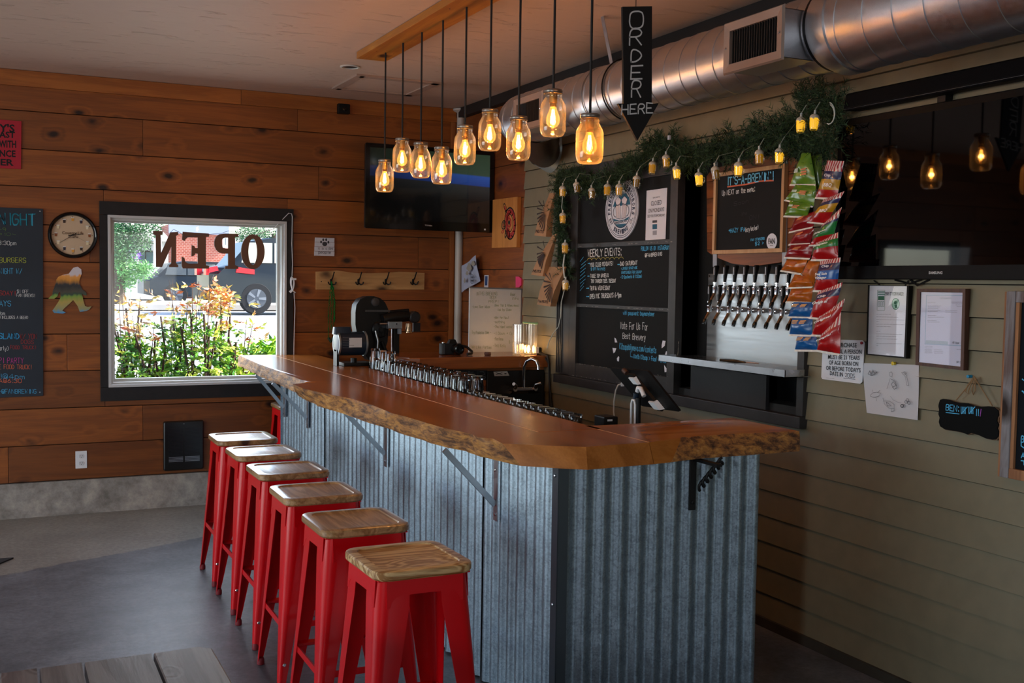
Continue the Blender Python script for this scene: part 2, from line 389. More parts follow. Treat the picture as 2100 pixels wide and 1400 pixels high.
def ftext(txt, O, U, Vv, nrm, off=0.0, thick=.0006, bold=.0, fitw=True):
    """print lettering with the built-in font, fitted to run U and cap height Vv; returns MB"""
    cu = bpy.data.curves.new('t', 'FONT'); cu.body = txt; cu.offset = bold; cu.size = 1; cu.resolution_u = 2
    ob = bpy.data.objects.new('t', cu); COL.objects.link(ob)
    dg = bpy.context.evaluated_depsgraph_get(); me = ob.evaluated_get(dg).to_mesh()
    vs = [V(v.co) for v in me.vertices]; fs = [tuple(p.vertices) for p in me.polygons]
    bpy.data.objects.remove(ob); bpy.data.curves.remove(cu)
    if not vs: return MB()
    x0 = min(v.x for v in vs); x1 = max(v.x for v in vs); O, U, Vv, nrm = V(O), V(U), V(Vv), V(nrm).normalized()
    W_ = max(x1-x0, 1e-6); mb = MB()
    mb.add([O+U*((v.x-x0)/W_)+Vv*(v.y/.70)+nrm*(off+thick) for v in vs], fs); return mb
def pftext(pl, txt, p0, p1, h, off=.001, bold=.0):
    A = pl.P(*p0); B = pl.P(*p1); T = pl.P(p0[0], p0[1]-h); n = V((0, 0, 0)); n[pl.ax] = -1
    return ftext(txt, A, B-A, V((0, 0, (T-A).z)), n, off, .0006, bold)
def merge(a, b):
    k = len(a.v); a.v += b.v; a.f += [tuple(i+k for i in f) for f in b.f]; a.m += b.m; return a

# ------------------------------------------------------------------ floor
mt, t, n, l, b = nt('concrete_floor'); setp(b, rough=.42)
tc = N(n, 'TexCoord'); nz = N(n, 'TexNoise', i_Scale=1.7, i_Detail=10.0, i_Roughness=.72); l.new(tc.outputs['Object'], nz.inputs['Vector'])
fz = N(n, 'TexNoise', i_Scale=38.0, i_Detail=8.0, i_Roughness=.7); l.new(tc.outputs['Object'], fz.inputs['Vector'])
sx = N(n, 'SeparateXYZ'); l.new(tc.outputs['Object'], sx.inputs[0])
edge = N(n, 'Math', operation='MULTIPLY_ADD'); edge.inputs[1].default_value = .16; l.new(nz.outputs[0], edge.inputs[0]); l.new(sx.outputs[1], edge.inputs[2])
ed2 = N(n, 'Math', operation='MULTIPLY_ADD'); ed2.inputs[1].default_value = -.42; l.new(sx.outputs[0], ed2.inputs[0]); l.new(edge.outputs[0], ed2.inputs[2])
st = N(n, 'MapRange'); st.inputs['From Min'].default_value = 6.47; st.inputs['From Max'].default_value = 6.49; l.new(ed2.outputs[0], st.inputs[0])
c1 = N(n, 'MixRGB'); c1.inputs[1].default_value = srgb('4c4e52'); c1.inputs[2].default_value = srgb('85888e'); 
mr = N(n, 'MapRange'); mr.inputs['From Min'].default_value = .35; mr.inputs['From Max'].default_value = .68; l.new(nz.outputs[0], mr.inputs[0]); l.new(mr.outputs[0], c1.inputs[0])
c2 = N(n, 'MixRGB'); c2.inputs[1].default_value = srgb('86827a'); c2.inputs[2].default_value = srgb('a09c92'); l.new(mr.outputs[0], c2.inputs[0])
c3 = N(n, 'MixRGB'); l.new(st.outputs[0], c3.inputs[0]); l.new(c1.outputs[0], c3.inputs[1]); l.new(c2.outputs[0], c3.inputs[2])
c4 = N(n, 'MixRGB', blend_type='MULTIPLY', i_Fac=.8); m2 = N(n, 'MapRange'); m2.inputs['From Min'].default_value = .3; m2.inputs['From Max'].default_value = .7; m2.inputs['To Min'].default_value = .45; m2.inputs['To Max'].default_value = 1.15
l.new(fz.outputs[0], m2.inputs[0]); l.new(c3.outputs[0], c4.inputs[1]); l.new(m2.outputs[0], c4.inputs[2]); l.new(c4.outputs[0], b.inputs['Base Color'])
bp = N(n, 'Bump', i_Strength=.35, i_Distance=.002); l.new(fz.outputs[0], bp.inputs['Height']); l.new(bp.outputs[0], b.inputs['Normal'])
M['floor'] = mt
X0, X1, Y0 = -4.0, XW, -3.5
struct('floor', MB().box((X0-.1, Y0-.1, -.12), (X1+.15, YB+.12, 0)), M['floor'])
# ------------------------------------------------------------------ ceiling: skip-trowel plaster
mt, t, n, l, b = nt('ceiling_plaster'); setp(b, rough=.62)
tc = N(n, 'TexCoord'); mp = N(n, 'Mapping'); mp.inputs['Scale'].default_value = (3, 11, 6); l.new(tc.outputs['Object'], mp.inputs[0])
nz = N(n, 'TexNoise', i_Scale=1.6, i_Detail=7.0, i_Roughness=.62, i_Distortion=.5); l.new(mp.outputs[0], nz.inputs['Vector'])
mr = N(n, 'MapRange'); mr.inputs['From Min'].default_value = .6; mr.inputs['From Max'].default_value = .66; l.new(nz.outputs[0], mr.inputs[0])
cx = N(n, 'MixRGB'); cx.inputs[1].default_value = srgb('c8ab98'); cx.inputs[2].default_value = srgb('d4baa8'); l.new(nz.outputs[0], cx.inputs[0]); l.new(cx.outputs[0], b.inputs['Base Color'])
bp = N(n, 'Bump', i_Strength=.8, i_Distance=.006); l.new(mr.outputs[0], bp.inputs['Height']); l.new(bp.outputs[0], b.inputs['Normal'])
M['ceil'] = mt
struct('ceiling', MB().box((X0-.1, Y0-.1, ZC), (X1+.15, YB+.12, ZC+.12)), M['ceil'])
# ------------------------------------------------------------------ plain walls out of frame, with the openings that let the day in
wm = plain('6a4a32', .8, var=.15, bscale=4)
def wall_with_hole(name, ax, c, t, lo, hi, holes, mt):
    """slab wall on axis ax at c..c+t spanning lo..hi (other axis), z 0..ZC with rectangular holes (a0,a1,z0,z1)"""
    mb = MB(); cuts = sorted(set([lo, hi]+[h[0] for h in holes]+[h[1] for h in holes]))
    for a, b2 in zip(cuts[:-1], cuts[1:]):
        zs = [(0, ZC)]
        for h in holes:
            if h[0] <= a+1e-6 and h[1] >= b2-1e-6:
                nz_ = []
                for z0, z1 in zs:
                    if h[2] > z0: nz_.append((z0, h[2]))
                    if h[3] < z1: nz_.append((h[3], z1))
                zs = nz_
        for z0, z1 in zs:
            if z1-z0 < 1e-4: continue
            if ax == 'x': mb.box((c, a, z0), (c+t, b2, z1))
            else: mb.box((a, c, z0), (b2, c+t, z1))
    return struct(name, mb, mt)
wall_with_hole('wall_left', 'x', X0-.1, .1, Y0, YB+.1, [(2.2, 5.8, .25, 2.45), (-2.05, -.95, 1.6, 2.5)], wm)
wall_with_hole('wall_rear', 'y', Y0-.1, .1, X0, X1+.1, [(1.5, 2.9, .6, 2.4)], wm)
# ------------------------------------------------------------------ back wall: cedar planks
WIN = (.69, 1.965, .80, 2.12)
ENTRY = (-2.3, -1.2, .05, 2.1)
bwall = wall_with_hole('wall_back', 'y', YB+.022, .1, X0, X1+.1, [(.713, 1.943, .87, 2.055), ENTRY], plain('2a160c', .8))
rowz = [.232, .48, .731, .985, 1.237, 1.48, 1.727, 1.975, 2.228, 2.475, 2.726, 2.99]
joints = {0: [.078], 1: [.941], 2: [2.6], 3: [.45], 4: [2.5], 5: [.298], 6: [.6, 3.0], 7: [], 8: [2.2], 9: [.949], 10: [2.04]}
def plank(x0, x1, z0, z1, parent):
    g = .0025; mb = MB(); dy = random.uniform(-.002, .002)
    mb.box((x0+.001, YB+dy, z0+g), (x1-.001, YB+.022, z1-g))
    return mb.build('plank', M['plank'], parent, bevel=.0025)
for r in range(11):
    z0, z1 = rowz[r], rowz[r+1]
    js = [X0, -2.5, -.9]+joints[r]+[3.262 if r > -1 else XW]
    for a, c in zip(js[:-1], js[1:]):
        segs = [(a, c)]
        for hx0, hx1, hz0, hz1 in (WIN, ENTRY):
            ns = []
            for s0, s1 in segs:
                if z1 > hz0+.02 and z0 < hz1-.02 and s1 > hx0 and s0 < hx1:
                    if z0 >= hz0-.09 and z1 <= hz1+.15 or True:
                        if s0 < hx0: ns.append((s0, hx0))
                        if s1 > hx1: ns.append((hx1, s1))
                        mid0, mid1 = max(s0, hx0), min(s1, hx1)
                        if z0 < hz0-.01: plank(mid0, mid1, z0, hz0, bwall)
                        if z1 > hz1+.01: plank(mid0, mid1, hz1, z1, bwall)
                else: ns.append((s0, s1))
            segs = ns
        for s0, s1 in segs:
            if s1-s0 > .01: plank(s0, s1, z0, z1, bwall)
# corner strip by the pipe
struct('trim_1', MB().box((3.262, YB-.012, .23), (3.297, YB+.022, ZC-.1)), M['trimwood_z'])
struct('trim_2', MB().box((3.297, YB-.002, .23), (XW, YB+.022, ZC-.1)), M['trimwood_z'])
# ceiling trim of the back wall, in two lengths
for i, (a, c) in enumerate(((X0, -.8), (-.8, 1.62), (1.622, XW-.04))):
    struct('trim_%d' % (3+i), MB().box((a, YB-.026, 2.884), (c, YB, ZC-.002)), M['trimwood'], bevel=.002)
# concrete stem wall at the foot, lumpy
mb = MB(); nx = 60; rings = []
for i in range(nx+1):
    x = X0+(XW-X0)*i/nx; j = lambda k: .012*noise.noise(V((x*3, k*2.1, 0)))
    rings.append([(x, YB+.02, 0), (x, YB-.05+j(1), 0), (x, YB-.035+j(2), .06), (x, YB-.02+j(3), .12), (x, YB-.022+j(4)*.6, .2), (x, YB-.018, .229+j(5)*.15), (x, YB+.02, .229)])
mb.loft(rings)
mt, t, n, l, b = nt('old_concrete'); setp(b, rough=.85)
tc = N(n, 'TexCoord'); nz = N(n, 'TexNoise', i_Scale=7.0, i_Detail=9.0, i_Roughness=.7); l.new(tc.outputs['Object'], nz.inputs['Vector'])
cr = N(n, 'ValToRGB'); e = cr.color_ramp.elements; e[0].position = .3; e[0].color = srgb('6c675e'); e[1].position = .72; e[1].color = srgb('c0b8aa'); x_ = e.new(.5); x_.color = srgb('99928a')
l.new(nz.outputs[0], cr.inputs[0]); l.new(cr.outputs[0], b.inputs['Base Color']); bp = N(n, 'Bump', i_Strength=.7, i_Distance=.01); l.new(nz.outputs[0], bp.inputs['Height']); l.new(bp.outputs[0], b.inputs['Normal'])
M['oldconc'] = mt
struct('baseboard_back', mb, mt, smooth=.6)
# ------------------------------------------------------------------ window_1
win = rootstruct('window_1', (1.33, YB, .8))
dk = M['darktrim']
def bx(a, c, name, mt, par, bevel=.002): return MB().box(a, c).build(name, mt, par, bevel=bevel)
tx0, tx1, tz0, tz1 = .661, 2.007, .769, 2.15
for a, c in (((tx0, YB-.02, tz1-.092), (tx1, YB+.0, tz1)), ((tx0, YB-.02, tz0), (tx1, YB, tz0+.095)), ((tx0, YB-.02, tz0+.097), (tx0+.052, YB, tz1-.094)), ((tx1-.052, YB-.02, tz0+.097), (tx1, YB, tz1-.094))):
    bx(a, c, 'casing', dk, win)
wf = plain('b8b8b4', .45, var=.06, bscale=10)
ix0, ix1, iz0, iz1 = .713, 1.955, .865, 2.057
def frame(x0, x1, z0, z1, y0, y1, w, name, mt, par):
    mb = MB()
    mb.box((x0, y0, z0), (x1, y1, z0+w)); mb.box((x0, y0, z1-w), (x1, y1, z1)); mb.box((x0, y0, z0+w), (x0+w, y1, z1-w)); mb.box((x1-w, y0, z0+w), (x1, y1, z1-w))
    return mb.build(name, mt, par, bevel=.0015)
frame(ix0, ix1, iz0, iz1, YB-.028, YB+.012, .018, 'inner_frame', plain('c9cacc', .4), win)
frame(ix0+.018, ix1-.018, iz0+.018, iz1-.018, YB-.004, YB+.10, .014, 'window_frame', wf, win)
frame(ix0+.024, ix1-.024, iz0+.026, iz1-.02, YB+.06, YB+.1, .026, 'sash', wf, win)
MB().box((ix0+.04, YB+.08, iz0+.04), (ix1-.04, YB+.084, iz1-.04)).build('pane', M['thin'], win)
# ------------------------------------------------------------------ entry door glass, left of the frame
d = rootstruct('door_1', (-1.75, YB, 0))
frame(ENTRY[0], ENTRY[1], ENTRY[2], ENTRY[3], YB-.01, YB+.06, .08, 'door_frame', dk, d)
MB().box((ENTRY[0]+.06, YB+.03, .12), (ENTRY[1]-.06, YB+.036, 2.04)).build('pane', M['thin'], d)
MB().tube([(ENTRY[1]-.1, YB-.05, .95), (ENTRY[1]-.1, YB-.05, 1.2)], .012).build('door_handle', M['steel'], d)
# ------------------------------------------------------------------ right wall: core with the tap bay, cedar return, lap siding
BAY = (3.86, 4.875, 1.08, 2.30)     # y0,y1,z0,z1
rwall = wall_with_hole('wall_right', 'x', XW+.012, .14, Y0, YB+.1, [BAY], plain('1a160f', .9))  # near-black core stands in for shadow lines between the siding boards
zl = [.232, .48, .731, .985, 1.237, 1.48, 1.727, 1.975, 2.228, 2.475, 2.726, 2.915]
for z0, z1 in zip(zl[:-1], zl[1:]):
    MB().box((XW, 6.765, z0+.002), (XW+.012, YB-.002, z1-.002)).build('plank', M['plank_dark'], rwall, bevel=.002)
side = plain('80765e', .55, var=.08, bump=.15, bscale=12)
M['siding'] = side
TR = (3.819, 6.213, .989, 2.365)   # dark casing outline y0,y1,z0,z1
pitch = .12470; zb = .6595-5*pitch
rows = [zb+pitch*i for i in range(0, 25)]
random.seed(11)
for i, z in enumerate(rows):
    z1 = min(z+pitch, 2.94); z0 = max(z, .045); Z0_, Z1_ = z0, z1
    if z1-z0 < .02: continue
    cuts = [Y0, 6.762]
    js = sorted(random.uniform(-1, 6.2) for _ in range(2))
    cuts = [Y0]+js+[6.762]
    for a, c in zip(cuts[:-1], cuts[1:]):
        segs = [(a, c)]; z0, z1 = Z0_, Z1_
        if z1 > TR[2]+.03 and z0 < TR[3]-.03:
            segs = []
            if z0 < TR[2]-.005: segs.append((max(a, TR[0]+.02), min(c, TR[1]-.02), z0, TR[2]+.02))
            if z1 > TR[3]+.005: segs.append((max(a, TR[0]+.02), min(c, TR[1]-.02), TR[3]-.02, z1))
            if a < TR[0]+.02: segs.append((a, min(c, TR[0]+.02)))
            if c > TR[1]-.02: segs.append((max(a, TR[1]-.02), c))
        for sg_ in segs:
            s0, s1 = sg_[:2]; z0, z1 = (sg_[2], sg_[3]) if len(sg_) > 2 else (Z0_, Z1_)
            if s1-s0 < .01: continue
            xo, xi = XW-.0145, XW-.003; z1 -= .0042  # gap above each board bares the dark core as a shadow line
            mb = MB(); mb.add([(xo, s0, z0), (xi, s0, z1), (XW+.012, s0, z1), (XW+.012, s0, z0), (xo, s1, z0), (xi, s1, z1), (XW+.012, s1, z1), (XW+.012, s1, z0)],
                              [(0, 1, 2, 3), (7, 6, 5, 4), (0, 4, 5, 1), (1, 5, 6, 2), (2, 6, 7, 3), (3, 7, 4, 0)])
            mb.build('siding_board', side, rwall)
struct('baseboard_right', MB().box((XW-.03, Y0, 0), (XW+.012, 6.76, .045)), plain('3c372e', .8, var=.3, bscale=6))
struct('trim_6', MB().box((XW-.05, Y0, 2.915), (XW, YB-.03, ZC-.002)), plain('1b1716', .6), bevel=.003)
# ceiling access panel + recessed can
hp = rootstruct('trim_7', (2.48, 7.2, ZC))
CP = Plane('z', ZC)
def cbar(a, b2, w, t=.012):
    a, b2 = V(a), V(b2); d = (b2-a).normalized(); s = V((0, 0, 1)).cross(d)*w/2
    return MB().prism([a-s, b2-s, b2+s, a+s], (0, 0, -t))
hm = plain('b09484', .6, var=.05)
for a, c in (((2.20, 7.50), (2.20, 6.92)), ((2.20, 6.95), (2.76, 6.95)), ((2.74, 6.92), (2.74, 7.5)), ((2.2, 7.48), (2.76, 7.48))):
    cbar((a[0], a[1], ZC-.0005), (c[0], c[1], ZC-.0005), .06).build('moulding', hm, hp)
MB().box((2.23, 6.98, ZC-.004), (2.71, 7.45, ZC-.0005)).build('hatch_panel', M['ceil'], hp)
cl = thing('recessed_light', 'round recessed ceiling downlight, unlit, beside the hatch', 'light', (2.06, 6.71, ZC))
MB().lathe([(.062, 0), (.064, -.006), (.052, -.008), (.05, 0)], (2.06, 6.71, ZC), 28, cap0=False, cap1=False).build('rim', plain('d8d4cc', .4), cl, smooth=.6)
MB().lathe([(.05, -.001), (.045, -.003)], (2.06, 6.71, ZC), 28).build('lens', plain('2a2624', .35), cl)
# ------------------------------------------------------------------ bar: pony wall, corrugated sheets, live-edge top
random.seed(3)
bar = thing('bar_counter', 'bar base clad in upright corrugated galvanised steel sheets', 'bar', (1.9, 5.2, 0))
XF, YF, XE, YE = 1.78, 3.30, 2.665, 7.35
zt = .998
MB().box((XF+.03, YF+.03, 0), (XF+.15, YE-.01, zt)).build('inner_wall', plain('3a2c20', .7), bar)
MB().box((XF+.15, YF+.03, 0), (XE-.02, YF+.13, zt)).build('inner_wall', plain('3a2c20', .7), bar)
def corr(p0, p1, nrm, z0, z1, pitch_, amp, name, ph=0):
    p0, p1, nrm = V(p0), V(p1), V(nrm); L = (p1-p0).length; d = (p1-p0)/L; k = max(8, int(L/pitch_*10)); mb = MB(); a = []; b2 = []
    for i in range(k+1):
        s = L*i/k; w = math.sin(2*PI*(s+ph)/pitch_)
        w = math.copysign(abs(w)**.8, w)
        dn = noise.noise(V((s*5, z0+3, ph)))*.002
        p = p0+d*s+nrm*(amp*w+dn); a.append(V((p.x, p.y, z0))); b2.append(V((p.x, p.y, z1)))
    zs = 7; rings = []
    for q in range(zs+1):
        f = q/zs; rings.append([x.lerp(y, f)+nrm*(noise.noise(V((x.x*4, x.y*4, f*4)))*.0025 if 0 < q < zs else 0) for x, y in zip(a, b2)])
    mb.loft(rings, closed=False, cap0=False, cap1=False)
    o = mb.build(name, M['zinc'], bar, smooth=1.2)
    return o
seams = [YF+.012, 3.945, 4.535, 5.15, 5.715, 6.28, 6.82, YE]
for i, (a, c) in enumerate(zip(seams[:-1], seams[1:])):
    off = .004*(i % 2)
    corr((XF+.012-off, a, 0), (XF+.012-off, c-.004, 0), (-1, 0, 0), .01, zt-.002, .0755, .0095, 'metal_sheet', ph=i*.021)
corr((XF+.03, YF+.012, 0), (XE, YF+.012, 0), (0, -1, 0), .01, zt-.002, .0755, .0095, 'metal_sheet', ph=.01)
# corner flashing
mb = MB(); mb.box((XF-.004, YF-.004, 0), (XF-.001, YF+.042, zt-.004)); mb.box((XF-.004, YF-.004, 0), (XF+.038, YF-.001, zt-.004))
mb.build('corner_flashing', metalm('flashing', '5b646c', .35, metal=.8), bar, bevel=.001)
for z in (.12, .5, .96):
    MB().lathe([(.006, 0), (.006, -.003), (.002, -.005)], (XF-.005, YF+.02, z), 10, 'x').build('screw', M['steel'], bar)
MB().box((XF-.003, YE-.004, 0), (XF+.16, YE+.002, zt)).build('end_flashing', M['zinc'], bar)
mb = MB()
# steel knee brackets
for y in (3.80, 5.12, 6.62, 7.22):
    mb = MB(); w = .019
    mb.box((XF-.012, y-w, .70), (XF-.008, y+w, zt)); mb.build('bracket_strap', M['steel'], bar, bevel=.001)
    mb = MB(); a = V((XF-.014, y, .765)); c = V((XF-.23, y, .992)) if y < 7 else V((XF-.2, y, .992))
    dd = (c-a).normalized(); s = V((0, 1, 0))*.32; nn = dd.cross(V((0, 1, 0)))*.011
    mb.loft([[a-s*w-nn, a+s*w-nn, a+s*w+nn, a-s*w+nn], [c-s*w-nn, c+s*w-nn, c+s*w+nn, c-s*w+nn]])
    mb.build('bracket_brace', M['steel'], bar)
    for z in (.725, .90):
        MB().lathe([(.006, -.012), (.006, -.016), (.001, -.017)], (XF, y, z), 10, 'x').build('bolt', M['chrome'], bar)
# black scroll bracket under the short end
yb = YF-.012
MB().box((2.322, yb-.006, .80), (2.352, yb, .995)).build('iron_bracket', M['iron'], bar, bevel=.002)
mb = MB(); P = []
for i in range(60):
    f = i/59; ang = f*2*PI*1.5
    P.append((2.362+.06*f+.011*math.sin(ang*2), yb-.015-.05*f, .885+.105*f+.012*math.cos(ang*2)))
mb.tube(P, .0055, 8); P2 = [(p[0]-.011*2*math.sin(i/59*2*PI*3), p[1], p[2]-.012*2*math.cos(i/59*2*PI*3)) for i, p in enumerate(P)]
mb.tube(P2, .0055, 8); mb.box((2.335, yb-.15, .985), (2.36, yb, .995)); mb.build('iron_scroll', M['iron'], bar, smooth=1)
MB().lathe([(.008, 0), (.008, -.004), (.003, -.006)], (2.337, yb-.006, .83), 10, 'y').build('bolt', M['iron'], bar)

# counter top slabs
mt, t, n, l, b = nt('bark_edge'); setp(b, rough=.7, coat=.08, coatr=.3)
tc = N(n, 'TexCoord'); mp = N(n, 'Mapping'); mp.inputs['Scale'].default_value = (16, 6, 34); l.new(tc.outputs['Object'], mp.inputs[0])
nz = N(n, 'TexNoise', i_Scale=1.5, i_Detail=9.0, i_Roughness=.72, i_Distortion=.35); l.new(mp.outputs[0], nz.inputs['Vector'])
cr = N(n, 'ValToRGB'); e = cr.color_ramp.elements; e[0].position = .32; e[0].color = srgb('2c1a10'); e[1].position = .66; e[1].color = srgb('d0a468')
for p_, c_ in ((.42, '6a4426'), (.5, 'a06c3a'), (.58, 'c4883e')):
    q = e.new(p_); q.color = srgb(c_)
l.new(nz.outputs[0], cr.inputs[0]); l.new(cr.outputs[0], b.inputs['Base Color']); bp = N(n, 'Bump', i_Strength=.9, i_Distance=.007); l.new(nz.outputs[0], bp.inputs['Height']); l.new(bp.outputs[0], b.inputs['Normal'])
M['bark'] = mt
top = thing('worktop', 'long varnished live-edge wooden bar top of joined slabs, L-shaped', 'counter', (1.9, 5.2, 1.0))
T_, B_ = 1.073, 1.0
def edge_slab(name, tops, bots, rest_top, rest_bot, mats, live=lambda i: True, parent=top, sub=4, amp=.009, smooth=.8):
    """slab with a wild front edge: paired top / bottom edge points, then the straight remainder of its outline"""
    assert len(tops) == len(bots)
    ft, fb, lv = [], [], []
    for i in range(len(tops)):
        if i == len(tops)-1: ft.append(V((*tops[i], 0))); fb.append(V((*bots[i], 0))); lv.append(live(i)); break
        s_ = sub if live(i) else 1
        for k in range(s_):
            f = k/s_; ft.append(V((*tops[i], 0)).lerp(V((*tops[i+1], 0)), f)); fb.append(V((*bots[i], 0)).lerp(V((*bots[i+1], 0)), f)); lv.append(live(i))
    levels = [0, .12, .35, .6, .85, 1.0]; rings = []
    for t_ in levels:
        z = T_+(B_-T_)*t_; ring = []
        for i, (a, c) in enumerate(zip(ft, fb)):
            p = a.lerp(c, t_)
            if lv[i]:
                j = max(0, i-1); k = min(len(ft)-1, i+1); d = (ft[k]-ft[j]).normalized(); nn = V((-d.y, d.x, 0))
                q = noise.noise(V((p.x*14, p.y*14, t_*2.4)))+.5*noise.noise(V((p.x*45, p.y*45, t_*5)))
                am = amp*(.25 if t_ in (0,) else 1.0); p = p+nn*(q*am - (.004 if .1 < t_ < .9 else 0))
            ring.append((p.x, p.y, z))
        for a, c in zip(rest_top, rest_bot):
            p = V((*a, 0)).lerp(V((*c, 0)), t_); ring.append((p.x, p.y, z))
        rings.append(ring)
    mb = MB(); nr = len(rings[0]); nl = len(ft)
    mb.add([p for r in rings for p in r], []); 
    for k in range(len(rings)-1):
        for i in range(nr):
            j = (i+1) % nr
            mb.f.append((k*nr+i, k*nr+j, (k+1)*nr+j, (k+1)*nr+i)); mb.m.append(1 if (i < nl-1 and lv[i]) else 0)
    mb.f.append(tuple(range(nr))[::-1]); mb.m.append(0); mb.f.append(tuple((len(rings)-1)*nr+i for i in range(nr))); mb.m.append(0)
    return mb.build(name, mats, parent, smooth=smooth)
SX = 1.853
ytop = YB-.003
edge_slab('slab', [(1.613, ytop), (1.588, 7.431), (1.572, 7.118), (1.568, 6.686), (1.552, 6.203), (1.548, 5.807)],
          [(1.60, ytop), (1.585, 7.45), (1.56, 7.1), (1.548, 6.75), (1.538, 6.25), (1.515, 5.84)],
          [(1.60, 5.79), (SX, 5.765), (SX, ytop)], [(1.59, 5.80), (SX, 5.765), (SX, ytop)], [M['bartop'], M['bark']], sub=9)
ft_ = [(1.444,5.709),(1.435,5.439),(1.451,5.331),(1.474,5.19),(1.528,4.927),(1.538,4.628),(1.524,4.33),(1.541,4.185),(1.549,3.972),(1.561,3.817),(1.595,3.651),(1.582,3.562),(1.62,3.51),(1.602,3.392),(1.749,3.279),(1.842,3.221),(2.108,3.235)]
fb_ = [(1.485,5.75),(1.48,5.494),(1.469,5.3),(1.475,5.15),(1.497,4.9),(1.507,4.6),(1.529,4.343),(1.53,4.16),(1.545,3.95),(1.558,3.815),(1.595,3.7),(1.596,3.56),(1.62,3.45),(1.647,3.335),(1.767,3.228),(1.829,3.184),(2.108,3.2)]
edge_slab('slab', ft_, fb_, [(2.108, 3.60), (SX, 3.60), (SX, 5.763), (1.60, 5.787)], [(2.108, 3.60), (SX, 3.60), (SX, 5.763), (1.60, 5.787)],
          [M['bartop'], M['bark']], live=lambda i: i < 13, sub=5, smooth=.4)
mb = MB(); mb.prism([(SX+.0015, 3.602, B_+.002), (2.13, 3.602, B_+.002), (2.135, 5, B_+.002), (2.155, 6.3, B_+.002), (2.17, ytop, B_+.002), (SX+.0015, ytop, B_+.002)], (0, 0, T_-B_-.002))
mb.build('slab', M['bartop'], top, bevel=.002)
edge_slab('slab', [(2.1105,3.236),(2.289,3.299),(2.483,3.314),(2.66,3.30),(2.835,3.285)], [(2.1105,3.2),(2.187,3.212),(2.34,3.242),(2.591,3.243),(2.81,3.25)],
          [(2.84, 3.715), (2.29, 3.69), (2.1105, 3.70)], [(2.84, 3.715), (2.29, 3.69), (2.1105, 3.70)], [M['bartop_x'], M['bark']], live=lambda i: i > 0, sub=10, amp=.002)
# pale glue lines between the slabs
gl_ = plain('d8a870', .3)
MB().box((SX-.001, 3.61, T_-.01), (SX+.0025, 7.9, T_+.0004)).build('joint', gl_, top)
MB().box((2.1075, 3.24, T_-.01), (2.111, 3.6, T_+.0004)).build('joint', gl_, top)

